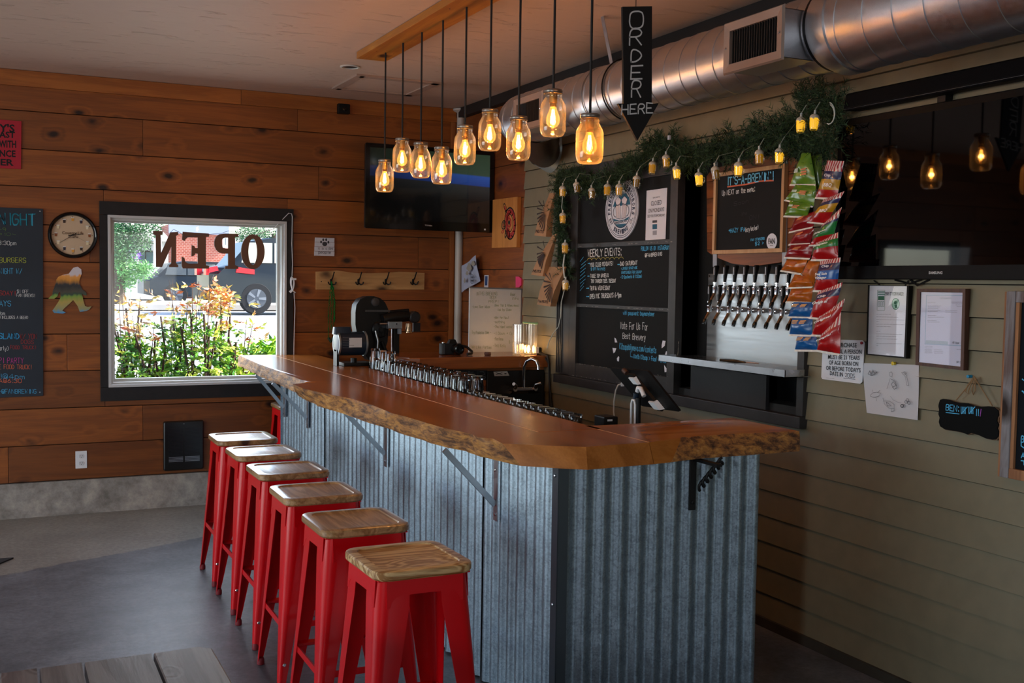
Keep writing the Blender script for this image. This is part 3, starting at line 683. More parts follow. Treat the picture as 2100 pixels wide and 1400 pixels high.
# ------------------------------------------------------------------ bar stools
def make_stool(seat_mat):
    r = thing('bar_stool', 'x', 'stool')
    zs = .742
    # legs: folded sheet channels, round outer corner, tapering and splaying
    for sx, sy in ((-1, -1), (1, -1), (1, 1), (-1, 1)):
        rings = []
        for f in (0, .12, .25, .5, .75, .93, 1.0):
            z = zs*(1-f)+.018*f if f < 1 else .018
            cx = .150+(.198-.150)*f; w = .088*(1-f)**.9+.024; th = .0025; R_ = w*.42
            if f == 0: w = .10
            pts = []
            arc = []
            for k in range(7):
                a = PI/2*k/6; arc.append((cx-R_+R_*math.cos(a), cx-R_+R_*math.sin(a)))
            outl = [(cx, cx-w)]+arc+[(cx-w, cx)]
            inn = [(cx-w, cx-th)]+[(cx-R_+(R_-th)*math.cos(PI/2*k/6), cx-R_+(R_-th)*math.sin(PI/2*k/6)) for k in range(6, -1, -1)]+[(cx-th, cx-w)]
            rings.append([(sx*x, sy*y, z) for x, y in outl+inn])
        MB().loft(rings).build('leg', M['red'], r, smooth=.7)
        c = .185
        MB().lathe([(.013, 0), (.016, .003), (.016, .02), (.013, .03)], (sx*c, sy*c, 0), 12).build('foot', plain('7a0a14', .6), r, smooth=.6)
        MB().lathe([(.006, 0), (.0075, .001), (.005, .0035)], (0, 0, 0), 12, mat=None).build('rivet', M['chrome'], r).location = (0, 0, 0)
    # remove placeholder rivets positions: set on the outer faces
    rv = [o for o in r.children if o.name.startswith('rivet')]
    for o, (sx, sy) in zip(rv, ((-1, -1), (1, -1), (1, 1), (-1, 1))):
        o.rotation_euler = (PI/2, 0, 0) if sy < 0 else (-PI/2, 0, 0)
        o.location = (sx*.172, sy*.1905, .12)
    # aprons with scooped lower corners
    for k in range(4):
        mb = MB(); a = k*PI/2; R3 = Matrix.Rotation(a, 3, 'Z'); pts = []
        w = .125; pts = [(-w, zs), (w, zs), (w, zs-.085)]
        for i in range(7):
            q = PI/2*i/6; pts.append((w-.035+.035*math.cos(q)-.012, zs-.085+.035*math.sin(q)-.0))
        for i in range(7):
            q = PI/2*(6-i)/6; pts.append((-(w-.035+.035*math.cos(q)-.012), zs-.085+.035*math.sin(q)))
        pts.append((-w, zs-.085))
        f0 = [R3 @ V((x, -.151-(zs-z)*.06, z)) for x, z in pts]; f1 = [R3 @ V((x, -.1485-(zs-z)*.06, z)) for x, z in pts]
        mb.loft([f0, f1]); mb.build('apron', M['red'], r)
    # foot rails and brace
    zr = .27; c = .150+.048*(1-zr/zs)-.006
    for k in range(4):
        R3 = Matrix.Rotation(k*PI/2, 3, 'Z'); mb = MB()
        q = [(-c+.012, -c-.004, zr-.012), (-c+.012, -c+.008, zr-.006), (-c+.012, -c+.008, zr+.004), (-c+.012, -c-.004, zr+.012)]
        mb.loft([[R3 @ V(p) for p in q], [R3 @ V((-p[0], p[1], p[2])) for p in q]]); mb.build('foot_rail', M['red'], r)
    mb = MB(); mb.tube([(-.138, -.138, .655), (.138, .138, .655)], .0055, 8); mb.tube([(-.138, .138, .668), (.138, -.138, .668)], .0055, 8); mb.build('cross_brace', M['red'], r)
    mb = MB(); mb.tube([(.095, -.095, .668), (.13, -.13, .668)], .010, 10); mb.build('rubber_bumper', M['black'], r, smooth=.7)
    mb = MB(); mb.box((-.15, -.15, zs-.004), (.15, .15, zs)); mb.build('top_plate', M['red'], r)
    # wooden seat with a dished panel
    def rg(w, h, rr, z): return [(x, y, z) for x, y in rrect(w, h, rr, 6)]
    rings = [rg(.318, .333, .05, zs), rg(.328, .343, .055, zs+.006), rg(.328, .343, .055, zs+.022), rg(.322, .337, .052, zs+.027), rg(.310, .325, .047, zs+.0285),
             rg(.262, .277, .035, zs+.0285), rg(.256, .271, .033, zs+.0245), rg(.2, .2, .02, zs+.0225)]
    MB().loft(rings).build('seat', seat_mat, r, smooth=.5)
    return r
stools = [((1.172, 3.172), .02, 'red metal bar stool nearest the camera, bold zigzag grain on its wooden seat'),
          ((1.178, 3.745), 0, 'second red bar stool from the camera, dark knots in its brown seat'),
          ((1.19, 4.318), -.01, 'third red bar stool from the camera, plain brown seat'),
          ((1.212, 4.88), 0, 'fourth red bar stool from the camera, brown seat with soft sheen'),
          ((1.222, 5.42), .01, 'fifth red bar stool from the camera, seat half white with window glare'),
          ((1.228, 5.945), 0, 'red bar stool farthest along the row, seat fully white with window glare'),
          ((1.955, 7.615), 0, 'red stool tucked in beyond the far end of the bar, only its edge visible')]
M['seat2'] = wood('seat_elm_bold', 'ecc890', '946432', 0, .4, knots=.5, vary=.02, coat=.1, ring=10, grain=2.2, kscale=.9, mixf=.8)
proto = make_stool(M['seat'])
for i, (p, a, lab) in enumerate(stools):
    o = proto if i == 0 else copy_tree(proto)
    o.location = (p[0], p[1], .0); o.rotation_euler = (0, 0, a); o['label'] = lab
    if i < 6: o['group'] = 'red stools along the bar'
    else: o.scale = (.96, .96, .96)
for ch in proto.children:
    if ch.name.startswith('seat'):
        ch.data.materials[0] = M['seat']
        d = ch.data.copy(); ch.data = d; d.materials[0] = M['seat2']
# ------------------------------------------------------------------ lamp board with nine jar pendants
lb = thing('lamp_board', 'long orange-stained board fixed to the ceiling above the bar', 'board', (2.055, 4.8, 2.99))
MB().box((1.962, 3.35, 2.95), (2.145, 6.262, 2.989)).build('board', M['beamwood'], lb, bevel=.002)
for x, y in ((2.0, 6.0), (2.11, 6.02), (2.0, 4.9), (2.0, 3.9)):
    MB().lathe([(.004, 0), (.004, -.001)], (x, y, 2.95), 8).build('screw', M['chrome'], lb)
fil = emis('filament', (1.0, .42, .08, 1), 95)
bulbg = thin_glass('bulb_amber', (1, .80, .50, 1), .10, .02)
_n = bulbg.node_tree; _o = _n.nodes['Material Output']; _e = N(_n.nodes, 'Emission'); _e.inputs[0].default_value = (1, .42, .1, 1); _e.inputs[1].default_value = .6
_a = N(_n.nodes, 'AddShader'); _n.links.new(_o.inputs[0].links[0].from_socket, _a.inputs[0]); _n.links.new(_e.outputs[0], _a.inputs[1]); _n.links.new(_a.outputs[0], _o.inputs[0])
brass = metalm('socket_brass', 'b08a50', .35)
def make_pendant(L):
    r = thing('jar_pendant', 'x', 'lamp')
    # origin at lid top; cord runs up to the board
    MB().tube([(0, 0, 0), (0, 0, L)], .0052, 8).build('cord', M['cable_b'], r)
    mb = MB(); mb.lathe([(.012, .004), (.036, .002), (.0375, 0), (.0375, -.003), (.0385, -.004), (.0375, -.006), (.0375, -.013), (.039, -.015), (.036, -.016)], n=36, cap1=False)
    mb.build('lid', metalm('lid_metal', '9a938a', .35, metal=.95), r, smooth=.7)
    prof = [(.0345, -.010), (.0345, -.020), (.037, -.023), (.0345, -.027), (.036, -.033), (.046, -.050), (.0515, -.062), (.053, -.078), (.053, -.150), (.0515, -.165), (.046, -.178), (.040, -.184), (.030, -.182), (.0, -.178)]
    MB().lathe(prof, n=36, cap0=False, cap1=False).build('jar', M['jarglass'], r, smooth=1.4)
    mb = MB(); mb.lathe([(.013, -.003), (.0165, -.006), (.0165, -.050), (.0135, -.053), (.0135, -.058), (.0145, -.060), (.0135, -.062), (.0145, -.064), (.0125, -.068)], n=20); s = mb.build('socket', brass, r, smooth=.7)
    pb = [(.0125, -.066), (.014, -.074), (.020, -.090), (.0265, -.106), (.0285, -.120), (.026, -.134), (.018, -.145), (.008, -.150), (0, -.151)]
    MB().lathe(pb, n=24, cap0=False, cap1=False).build('bulb', bulbg, r, smooth=1.5)
    mb = MB()
    for k in range(4):
        a = k*PI/2+.4; mb.tube([(.004*math.cos(a), .004*math.sin(a), -.078), (.0085*math.cos(a), .0085*math.sin(a), -.108), (.0035*math.cos(a+1), .0035*math.sin(a+1), -.132)], .0019, 5)
    mb.build('filament', fil, r)
    d = bpy.data.lights.new('bulb_glow', 'POINT'); d.energy = 2.3; d.color = (1.0, .52, .18); d.shadow_soft_size = .012
    o = bpy.data.objects.new('bulb_glow', d); COL.objects.link(o); o.parent = r; o.location = (0, 0, -.112)
    return r
jz = [(6.018, 2.335), (5.722, 2.425), (5.431, 2.370), (5.132, 2.315), (4.832, 2.386), (4.544, 2.424), (4.241, 2.352), (3.923, 2.418), (3.619, 2.280)]
jl = ['clear mason jar pendant at the window end of the row, hanging lowest', 'mason jar pendant second from the far end, in front of the small television', 'mason jar pendant third from the far end, beside two close neighbours',
      'mason jar pendant fourth from the far end, over the blue band of the screen', 'middle mason jar pendant of the nine, in front of the white pipe', 'mason jar pendant fourth from the near end, hung a little higher',
      'mason jar pendant third from the near end, over the louvred grille', 'second mason jar pendant from the near end, the highest of its neighbours', 'nearest mason jar pendant, glowing strong amber, beside the order sign']
for i, ((y, z), lab) in enumerate(zip(jz, jl)):
    o = make_pendant(2.95-z); o.location = (2.06, y, z); o['label'] = lab; o['group'] = 'mason jar pendants over the bar'
for o in [x for x in bpy.data.objects if x.name.startswith('bulb_glow')][-1:]:
    o.data.energy = 2.6
# amber-coated jar nearest the camera
j9 = [x for x in bpy.data.objects if x.name.startswith('jar_pendant')][-1]
for ch in j9.children:
    if ch.name.startswith('jar'): ch.data.materials[0] = thin_glass('jar_amber', (1, .74, .42, 1), .18, .05, glow_mix=.10); ch['label'] = 'amber tinted glass jar'
# ------------------------------------------------------------------ duct
duct = thing('air_duct', 'large spiral-seamed galvanised air duct hung along the right wall', 'duct', (2.95, 4.5, 2.63))
DX, DZ = 2.95, 2.632
def spiral_duct(y0, y1, R_, pitch_, name):
    mb = MB(); n_ = 56; rings = []; k = -1; y = y0-pitch_
    while y < y1:
        for dy, h in ((0, 0), (.001, .003), (.007, .003), (.008, 0), (pitch_*.5, 0)):
            rings.append([(DX+(R_+h)*math.cos(2*PI*i/n_), min(y1, max(y0, y+dy+pitch_*i/n_)), DZ+(R_+h)*math.sin(2*PI*i/n_)) for i in range(n_+1)])
        y += pitch_
    mb.loft(rings, False, False, False); return mb.build(name, M['duct'], duct, smooth=.6)
spiral_duct(3.30, 6.02, .152, .125, 'spiral_pipe')
spiral_duct(1.2, 3.16, .178, .14, 'spiral_pipe')['label'] = 'wider near section of the duct'
MB().lathe([(.152, 0), (.140, .05), (.08, .085), (0, .09)], (DX, 6.02, DZ), 48, 'y').build('end_cap', M['duct'], duct, smooth=1)
MB().lathe([(.153, 3.34), (.16, 3.335), (.16, 3.27), (.184, 3.22), (.184, 3.15), (.178, 3.145)], (DX, 0, DZ), 56, 'y', False, False).build('reducer', M['duct'], duct, smooth=.5)
for y, R_ in ((5.02, .1575), (3.27, .162)):
    MB().lathe([(R_-.004, y-.012), (R_, y-.01), (R_, y+.01), (R_-.004, y+.012)], (DX, 0, DZ), 48, 'y', False, False).build('band', M['black'] if y < 5 else M['steel'], duct, smooth=.5)
mb = MB(); P = [(DX-.158*math.cos(a), 4.79, DZ+.158*math.sin(a)) for a in [(-1.3+i*.14) for i in range(22)]]
mb.tube(P, .004, 6); mb.build('hanger_wire', M['black'], duct)
mb = MB(); mb.loft([[(2.86, 4.80, 2.76), (2.86, 4.83, 2.76), (2.862, 4.83, 2.76), (2.862, 4.80, 2.76)], [(2.80, 4.80, 2.99), (2.80, 4.83, 2.99), (2.802, 4.83, 2.99), (2.802, 4.80, 2.99)]])
mb.build('hanger_strap', M['steel'], duct)
# branch elbow dropping to a flared wall collar
P = [(DX+.02, 5.85, 2.58), (DX+.12, 6.0, 2.52), (DX+.22, 6.2, 2.50), (DX+.34, 6.36, 2.50)]
MB().tube(P, [.115, .115, .11, .11], 32, caps=False).build('branch_elbow', plain('4a3e36', .5, metal=.5, var=.2), duct, smooth=1.2)
MB().lathe([(.11, 3.22), (.118, 3.24), (.155, 3.325), (.158, 3.334)], (0, 6.37, 2.52), 40, 'x', False, False).build('wall_collar', plain('a8bcc4', .3, metal=.45), duct, smooth=1.2)
def register(y0, y1, z0, z1, xf, lab, parent, slats, bright=False):
    """grille on a boxed saddle"""
    r = thing('duct_grille', lab, 'vent', (xf, (y0+y1)/2, (z0+z1)/2))
    gm = plain('a8958a', .42, metal=.5)
    w = .038
    mb = MB(); q = [(y0, z0), (y1, z0), (y1, z1), (y0, z1)]
    iq = [(y0+w, z0+w), (y1-w, z0+w), (y1-w, z1-w), (y0+w, z1-w)]
    a = [V((xf, y, z)) for y, z in q]; b2 = [V((xf-.010, y+(.006 if y == y0 else -.006), z+(.006 if z == z0 else -.006))) for y, z in q]
    c = [V((xf-.006, y, z)) for y, z in iq]; d_ = [V((xf+.02, y, z)) for y, z in iq]
    mb.loft([a, b2, c, d_], True, False, False); mb.build('frame', gm, r)
    MB().box((xf+.02, y0+w, z0+w), (xf+.03, y1-w, z1-w)).build('backing', M['black'], r)
    mb = MB()
    mb.box((xf+.0, y0+.012, z0+.012), (DX-.05, y0+.014, z1-.012)); mb.box((xf, y1-.014, z0+.012), (DX-.05, y1-.012, z1-.012))
    mb.box((xf, y0+.012, z0+.012), (DX-.02, y1-.012, z0+.014)); mb.box((xf, y0+.012, z1-.014), (DX-.05, y1-.012, z1-.012)); mb.build('saddle_box', M['duct'], r)
    for k in range(slats):
        y = y0+w+(y1-y0-2*w)*(k+.5)/slats; tw = .004
        ml = MB(); ml.add([(xf+.0, y-tw, z0+w), (xf+.018, y+tw, z0+w), (xf+.018, y+tw, z1-w), (xf, y-tw, z1-w), (xf+.0, y-tw+.0012, z0+w), (xf+.018, y+tw+.0012, z0+w), (xf+.018, y+tw+.0012, z1-w), (xf, y-tw+.0012, z1-w)],
                          [(0, 1, 2, 3), (7, 6, 5, 4), (0, 4, 5, 1), (2, 6, 7, 3), (1, 5, 6, 2), (0, 3, 7, 4)])
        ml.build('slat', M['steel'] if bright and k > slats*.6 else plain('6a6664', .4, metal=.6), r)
    for z in (z0+(z1-z0)*.5,):
        for y in (y0+w*.5, y1-w*.5): MB().lathe([(.005, 0), (.005, -.003), (.002, -.005)], (xf-.008, y, z), 10, 'x').build('screw', M['chrome'], r)
    return r
register(3.275, 3.645, 2.492, 2.701, 2.70, 'near boxed louvre grille on the duct, right of the order sign', duct, 19)
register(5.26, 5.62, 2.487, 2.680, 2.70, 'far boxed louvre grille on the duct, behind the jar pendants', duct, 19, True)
# ------------------------------------------------------------------ hanging arrow sign
sg = thing('arrow_sign', 'black hanging arrow sign hand-lettered ORDER HERE', 'sign', (2.255, 3.6, 2.45))
AP = Plane('y', 3.6)
pts = [(1273.5, 15), (1334, 14), (1333.5, 214), (1348, 212), (1304, 289), (1264, 213), (1276, 213)]
slab(AP, pts, .012).build('board', plain('0b0b0c', .6), sg, bevel=.001)
mb = MB()
for ch, x, y, w, h in (('O', 1287, 59, 28, 35), ('R', 1287, 95, 24, 33), ('D', 1290, 128, 21, 25), ('E', 1290, 162, 23, 26), ('R', 1291, 202, 19, 34)):
    ptext(mb, AP, ch, (x, y), (x+w, y-1), h, .0058, .013, jit=.06)
ptext(mb, AP, 'HERE', (1271, 235), (1334, 233), 20, .0052, .013, jit=.08)
mb.build('lettering', M['cw'], sg)
A = AP.P(1304, 15); MB().tube([A, (A.x, A.y, 2.989)], .0015, 6).build('string', M['cable_b'], sg)
# ------------------------------------------------------------------ things on the back wall
random.seed(5)
YF_ = YB
def bwx(px, py): p = BW.P(px, py); return p
# red sign
s = thing('wall_sign', 'red sign with bold black capitals, high at the left edge', 'sign', (0.0, YB-.01, 2.5))
slab(BW, [(-70, 240), (44, 249), (43, 347), (-70, 341)], .012).build('panel', plain('b3122c', .45), s, bevel=.001)
mb = MB()
for txt, x0, x1, y, h in (("Y'S", -2, 30, 271, 15), ('AST', -2, 31, 283, 12), ('WITH', -2, 33, 303, 14), ('NCE', -1, 32, 322, 13), ('ER', 1, 28, 340, 13)):
    merge(mb, pftext(BW, txt, (x0, y-1), (x1, y), h, .0125, .03))
mb.build('lettering', M['ink'], s)
# menu board
s = thing('menu_board', 'tall dark slate board with coloured chalk listings, at the left edge', 'board', (-.1, YB-.01, 1.45))
slab(BW, [(-110, 421), (88, 428.5), (88.5, 811), (-110, 819)], .014).build('board', plain('252d38', .7, var=.12, bscale=5), s, bevel=.001)
for x, y in ((82, 433), (82, 804)):
    q = BW.P(x, y, .014); MB().lathe([(.004, 0), (.004, -.002), (.001, -.003)], q, 8, 'y').build('screw', M['steel'], s)
def menu(rows_, mt):
    mb = MB()
    for txt, x0, x1, y, h, th in rows_: ptext(mb, BW, txt, (x0, y), (x1, y+.4), h, th, .0148)
    mb.build('lettering', mt, s)
menu([('NIGHT', -2, 71, 461, 23, .0085)], M['cteal']); menu([('NIGHT', -4, 73, 462, 25, .0022)], M['cb'])
menu([('3:30pm', -3, 33, 502, 8, .0022), ('$1 OFF', 35, 58, 600, 6, .0018), ('FAN BREWS!', 34, 71, 608, 6, .0018), ('9pm', -3, 10, 645, 7, .0018), ('!(INCLUDES A BEER)', -2, 57, 653, 6, .0018), ('arly)', -2, 17, 718, 9, .002)], M['cw'])
menu([('BURGERS', -1, 53, 538, 10, .0024)], M['cg']); menu([('-9', -2, 12, 474, 7, .002), ('*10~', -2, 32, 483, 6, .0014)], plain('6a8a40', .9))
menu([('NIGHT W/', -2, 45, 561, 11, .0024), ('AYS', -1, 22, 627, 11, .003), ('!@4pm', -2, 50, 776, 10, .0024), ('-@FANBREWING', -2, 74, 806, 9, .0024)], M['cb'])
menu([('SLAND', -2, 39, 694, 11, .0048)], plain('3aa0d8', .9)); menu([('W/ YON', 41, 75, 694, 10, .0022), ('DOGS', 43, 69, 704, 8, .002), ('FOOD TRUCK!', 21, 73, 715, 7, .002), ('SDAY!', -1, 31, 605, 9, .003)], plain('b03838', .9))
menu([('PI PARTY', -2, 48, 744, 11, .0022)], M['cp']); menu([('E FOOD TRUCK!', -2, 64, 756, 9, .0024), ('A@6:30', -2, 44, 784, 8, .0026)], M['co'])
# clock
cx, cz = .4905, 1.911
c = thing('wall_clock', 'round wall clock with black rim and beer glasses for numerals', 'clock', (cx, YB-.02, cz))
MB().lathe([(.155, 0), (.158, -.012), (.155, -.03), (.147, -.036), (.138, -.032), (.134, -.020), (.132, -.012)], (cx, YB, cz), 56, 'y', False, False).build('rim', M['blackgloss'], c, smooth=1)
MB().lathe([(.136, 0), (.136, -.014), (0, -.0145)], (cx, YB, cz), 48, 'y').build('dial', plain('cdb294', .55, var=.06, bscale=8), c)
for k in range(12):
    a = PI/2-k*PI/6; x, z = cx+.106*math.cos(a), cz+.106*math.sin(a); mb = MB()
    mb.prism([(x-.007, YB-.0155, z-.011), (x+.007, YB-.0155, z-.011), (x+.009, YB-.0155, z+.011), (x-.009, YB-.0155, z+.011)], (0, -.001, 0))
    mb.build('numeral_glass', plain(['e0a040', '3a2418', 'e8d8b0', '8a4a20', 'f0e0c0', '30283a'][k*5 % 6], .5), c)
    MB().box((x-.0095, YB-.0172, z+.009), (x+.0095, YB-.0156, z+.014)).build('foam', M['white'], c)
    x2, z2 = cx+.127*math.cos(a), cz+.127*math.sin(a)
    mb = MB(); ribbon(mb, [V((cx+.121*math.cos(a), YB-.0158, cz+.121*math.sin(a))), V((x2, YB-.0158, z2))], .003, V((0, -1, 0))); mb.build('tick', M['ink'], c)
def hand(ang, L, w, y, nm):
    mb = MB(); d = V((math.cos(ang), 0, math.sin(ang))); s_ = V((-d.z, 0, d.x))*w; o = V((cx, YB-y, cz))
    mb.prism([o-d*.03-s_*.7, o+d*L-s_*.3, o+d*L+s_*.3, o-d*.03+s_*.7], (0, -.0012, 0)); mb.build(nm, M['ink'], c)
hand(PI/2-math.radians(82), .065, .004, .020, 'hour_hand'); hand(PI/2-math.radians(237), .098, .003, .022, 'minute_hand'); hand(PI/2-math.radians(118), .105, .001, .024, 'second_hand')
MB().lathe([(.006, -.018), (.006, -.027), (0, -.028)], (cx, YB, cz), 12, 'y').build('hub', M['ink'], c)
mb = MB(); mb2 = pftext(BW, 'Country Life', (127, 480), (171, 481), 6, .0155, .01); merge(mb, pftext(BW, 'Cafe', (140, 488), (160, 488), 5, .0155, .01)); merge(mb, mb2); mb.build('lettering', plain('6a4a30', .8), c)
# bigfoot cut-out
s = thing('wall_figure', 'walking hairy-figure cut-out printed with a forest sunset', 'decoration', (.43, YB-.01, 1.58))
sc = .3
def q(pts): return [(x*sc, 420+y*sc) for x, y in pts]
body = [(470,470),(500,430),(530,422),(555,440),(558,470),(545,505),(540,530),(560,575),(590,600),(592,618),(575,616),(560,605),(568,650),(580,690),(600,698),(625,692),(612,712),(590,725),(545,730),(540,718),(530,690),(500,650),(478,672),(440,705),(425,722),(450,735),(430,742),(370,738),(358,722),(370,705),(400,660),(415,630),(412,595),(400,600),(392,625),(370,642),(330,641),(345,625),(358,615),(360,590),(372,560),(380,535),(385,510),(400,490),(430,478)]
full = [BW.P(x, y) for x, y in q(body)]
mb = MB(); mb.loft([[BW.off(p, .003) for p in full], [BW.off(p, .009) for p in full]]); 
o = mb.build('figure_plate', None or M['white'], s)
mt, t, n, l, b = nt('forest_print'); setp(b, rough=.35)
geo = N(n, 'TexCoord'); sx = N(n, 'SeparateXYZ'); l.new(geo.outputs['Object'], sx.inputs[0])
nz = N(n, 'TexNoise', i_Scale=38.0, i_Detail=3.0); mp = N(n, 'Mapping'); mp.inputs['Scale'].default_value = (1.0, 1, .25); l.new(geo.outputs['Object'], mp.inputs[0]); l.new(mp.outputs[0], nz.inputs['Vector'])
ad = N(n, 'Math', operation='MULTIPLY_ADD'); ad.inputs[1].default_value = .05; l.new(nz.outputs[0], ad.inputs[0]); l.new(sx.outputs[2], ad.inputs[2])
mr = N(n, 'MapRange'); z0_, z1_ = BW.P(150, 645).z-1.58, BW.P(150, 546).z-1.58
mr.inputs['From Min'].default_value = z0_; mr.inputs['From Max'].default_value = z1_; l.new(ad.outputs[0], mr.inputs[0])
cr = N(n, 'ValToRGB'); cr.color_ramp.interpolation = 'LINEAR'; e = cr.color_ramp.elements; e[0].position = 0; e[0].color = srgb('3a8ac8'); e[1].position = 1; e[1].color = srgb('d8cfd6')
for p_, c_ in ((.12, '4a9ad0'), (.2, '9a9a70'), (.34, 'b8a050'), (.46, '7aa040'), (.5, '2c4a3a'), (.55, '4a4438'), (.66, '26262a'), (.70, '2a2c30'), (.80, 'd89030'), (.88, 'e8a050'), (.92, 'd8cfd6')):
    z_ = e.new(p_); z_.color = srgb(c_)
l.new(mr.outputs[0], cr.inputs[0]); l.new(cr.outputs[0], b.inputs['Base Color']); o.data.materials[0] = mt
# outlet
s = thing('wall_outlet', 'white duplex power outlet low on the plank wall', 'outlet', (.534, YB-.003, .367))
MB().box((.497, YB-.006, .308), (.571, YB, .428)).build('cover_plate', M['white'], s, bevel=.002)
for z in (.392, .343):
    MB().loft([[(.534+x, YB-.006, z+y) for x, y in rrect(.036, .03, .013)], [(.534+x, YB-.009, z+y) for x, y in rrect(.034, .028, .012)]]).build('socket', plain('d8d8da', .4), s)
    mb = MB()
    for x in (-.007, .007): mb.box((.534+x-.001, YB-.0096, z), (.534+x+.001, YB-.009, z+.009))
    mb.box((.532, YB-.0096, z-.009), (.536, YB-.009, z-.005)); mb.build('slot', M['ink'], s)
# wall heater
s = thing('wall_heater', 'black louvred wall heater grille below the window', 'heater', (1.217, YB-.02, .434))
hx0, hx1, hz0, hz1 = 1.078, 1.357, .255, .610
MB().loft([[(1.2175+x, YB, .4325+y) for x, y in rrect(.279, .355, .014)], [(1.2175+x, YB-.022, .4325+y) for x, y in rrect(.275, .351, .014)], [(1.2175+x, YB-.026, .4325+y) for x, y in rrect(.262, .338, .01)]]).build('cover', plain('0c0c0d', .35), s, smooth=.5)
hg = plain('2c2c30', .3, metal=.5)
for k in range(26):
    z = hz0+.055+k*.0098
    for a, c2 in ((hx0+.035, 1.2175-.006), (1.2175+.006, hx1-.03)):
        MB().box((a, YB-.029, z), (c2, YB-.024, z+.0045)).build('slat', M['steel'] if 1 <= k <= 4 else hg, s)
MB().lathe([(.004, -.026), (.004, -.028), (0, -.029)], (1.2175, YB, hz1-.02), 10, 'y').build('screw', M['chrome'], s)
# little camera on the ceiling trim
s = thing('security_camera', 'small black camera box under the ceiling trim', 'camera', (2.372, YB-.03, 2.91))
MB().box((2.328, YB-.075, 2.872), (2.418, YB-.027, 2.945)).build('housing', M['black'], s, bevel=.006)
MB().lathe([(.016, 0), (.018, -.008), (.010, -.010)], (2.375, YB-.075, 2.908), 16, 'y').build('lens', M['blackgloss'], s)
# dog people sign
s = thing('wall_sign', 'small white plank sign with a paw print reading dog people', 'sign', (2.245, YB-.01, 1.88))
for k in range(4):
    y0 = 487+k*9.4; q0 = [(646+k*-.6, y0), (685, y0+1.2), (684.6, y0+10), (645.4-k*.4, y0+8.8)]
    slab(BW, q0, .014).build('slat', plain('d2d2da', .6, var=.06), s, bevel=.0008)
mb = MB()
for cx_, cy_, rx, ry in ((666, 500, 5.2, 4.6), (658.5, 496, 2, 2.8), (663, 491.5, 2, 3), (669, 491.5, 2, 3), (673.5, 496.5, 2, 2.8)):
    A_ = [BW.P(x, y, .0145) for x, y in pell(BW, (cx_, cy_), rx, ry, 14)]; mb.add(A_, [tuple(range(len(A_)))])
mb.build('paw_print', plain('3a3a40', .7), s)
mb = MB(); ptext(mb, BW, 'it is a dog', (651, 511.5), (681, 511.5), 4.5, .002, .0146); ptext(mb, BW, 'people', (652, 520), (677, 520), 6, .0024, .0146); mb.build('lettering', plain('3a3a40', .7), s)
# coat rack
s = thing('coat_rack', 'pale live-edge board with four black coat hooks', 'coat rack', (2.61, YB-.01, 1.63))
tp = [(647, 557), (672, 556), (690, 554.5), (708, 557), (730, 560), (760, 560), (790, 559), (818, 557), (846, 558), (869, 560)]
slab(BW, tp+[(868, 593.5), (647, 593.5)], .022).build('board', M['palewood'], s, bevel=.0015)
for x in (659, 858): 
    q_ = BW.P(x, 577, .022); MB().lathe([(.004, 0), (.004, -.002), (0, -.003)], q_, 8, 'y').build('screw', M['iron'], s)
for i, x in enumerate((679, 735, 791, 847)):
    o_ = BW.P(x, 577, .022)
    h = MB(); h.loft([[(o_.x+a, o_.y, o_.z+b2) for a, b2 in rrect(.018, .04, .008, 3)], [(o_.x+a, o_.y-.006, o_.z+b2) for a, b2 in rrect(.014, .036, .007, 3)]])
    h.tube([o_+V((.002, -.004, .01)), o_+V((.004, -.03, .03)), o_+V((.006, -.05, .06)), o_+V((.008, -.055, .072))], [.006, .005, .0045, .006], 8)
    for sx_ in (-1, 1):
        h.tube([o_+V((0, -.004, -.012)), o_+V((sx_*.012, -.022, -.024)), o_+V((sx_*.026, -.03, -.018)), o_+V((sx_*.03, -.03, -.002))], [.006, .005, .0045, .006], 8)
    h.build('hook', M['iron'], s, smooth=1)
# bead necklace
mb = MB(); gm = metalm('green_foil', '1fa050', .2, metal=.7)
s = thing('bead_necklace', 'green metallic shamrock bead necklaces hanging from the first hook', 'necklace', BW.P(680, 580, .04), 'x'); del s['group']
p0 = BW.P(679, 578, .03)
for j, (dx, dz, n_, rr) in enumerate(((-.022, .42, 60, .0042), (.016, .42, 60, .0036), (.024, .30, 40, .0062), (-.006, .36, 48, .0045))):
    mb = MB()
    for i in range(n_):
        f = i/(n_-1); x = p0.x+dx*math.sin(PI*min(1, f*1.6)/2)*(1 if j < 3 else .5)+random.uniform(-.003, .003); z = p0.z-dz*f; r_ = rr*random.uniform(.7, 1.2)
        mb.lathe([(0, r_), (r_*.8, r_*.5), (r_, 0), (r_*.8, -r_*.5), (0, -r_)], (x, p0.y-.012-j*.003, z), 6, cap0=False, cap1=False)
    o = mb.build('bead_strand', gm, s); o['kind'] = 'stuff'
MB().tube([p0+V((-.02, -.01, -.42)), p0+V((-.005, -.015, -.45)), p0+V((.016, -.01, -.42))], .012, 8).build('tassel', plain('0d3018', .5), s)
# pipe in the corner
s = thing('drain_pipe', 'white pipe running from ceiling to counter in the corner', 'pipe', (3.30, 7.86, 1.2))
MB().tube([(3.315, 7.88, .3), (3.318, 7.88, 1.6), (3.322, 7.88, 2.972)], .030, 20, False).build('pipe', plain('bcb6b0', .4), s, smooth=1)
MB().lathe([(.03, 2.955), (.05, 2.965), (.062, 2.972), (.062, 2.984)], (3.322, 7.88, 0), 24, cap0=False).build('flange', plain('bcb6b0', .4), s, smooth=.6)
s.location = (0, 0, 0)
for ch in s.children: ch.location = V((3.30, 7.86, 1.2)) - V((0, 0, 0))
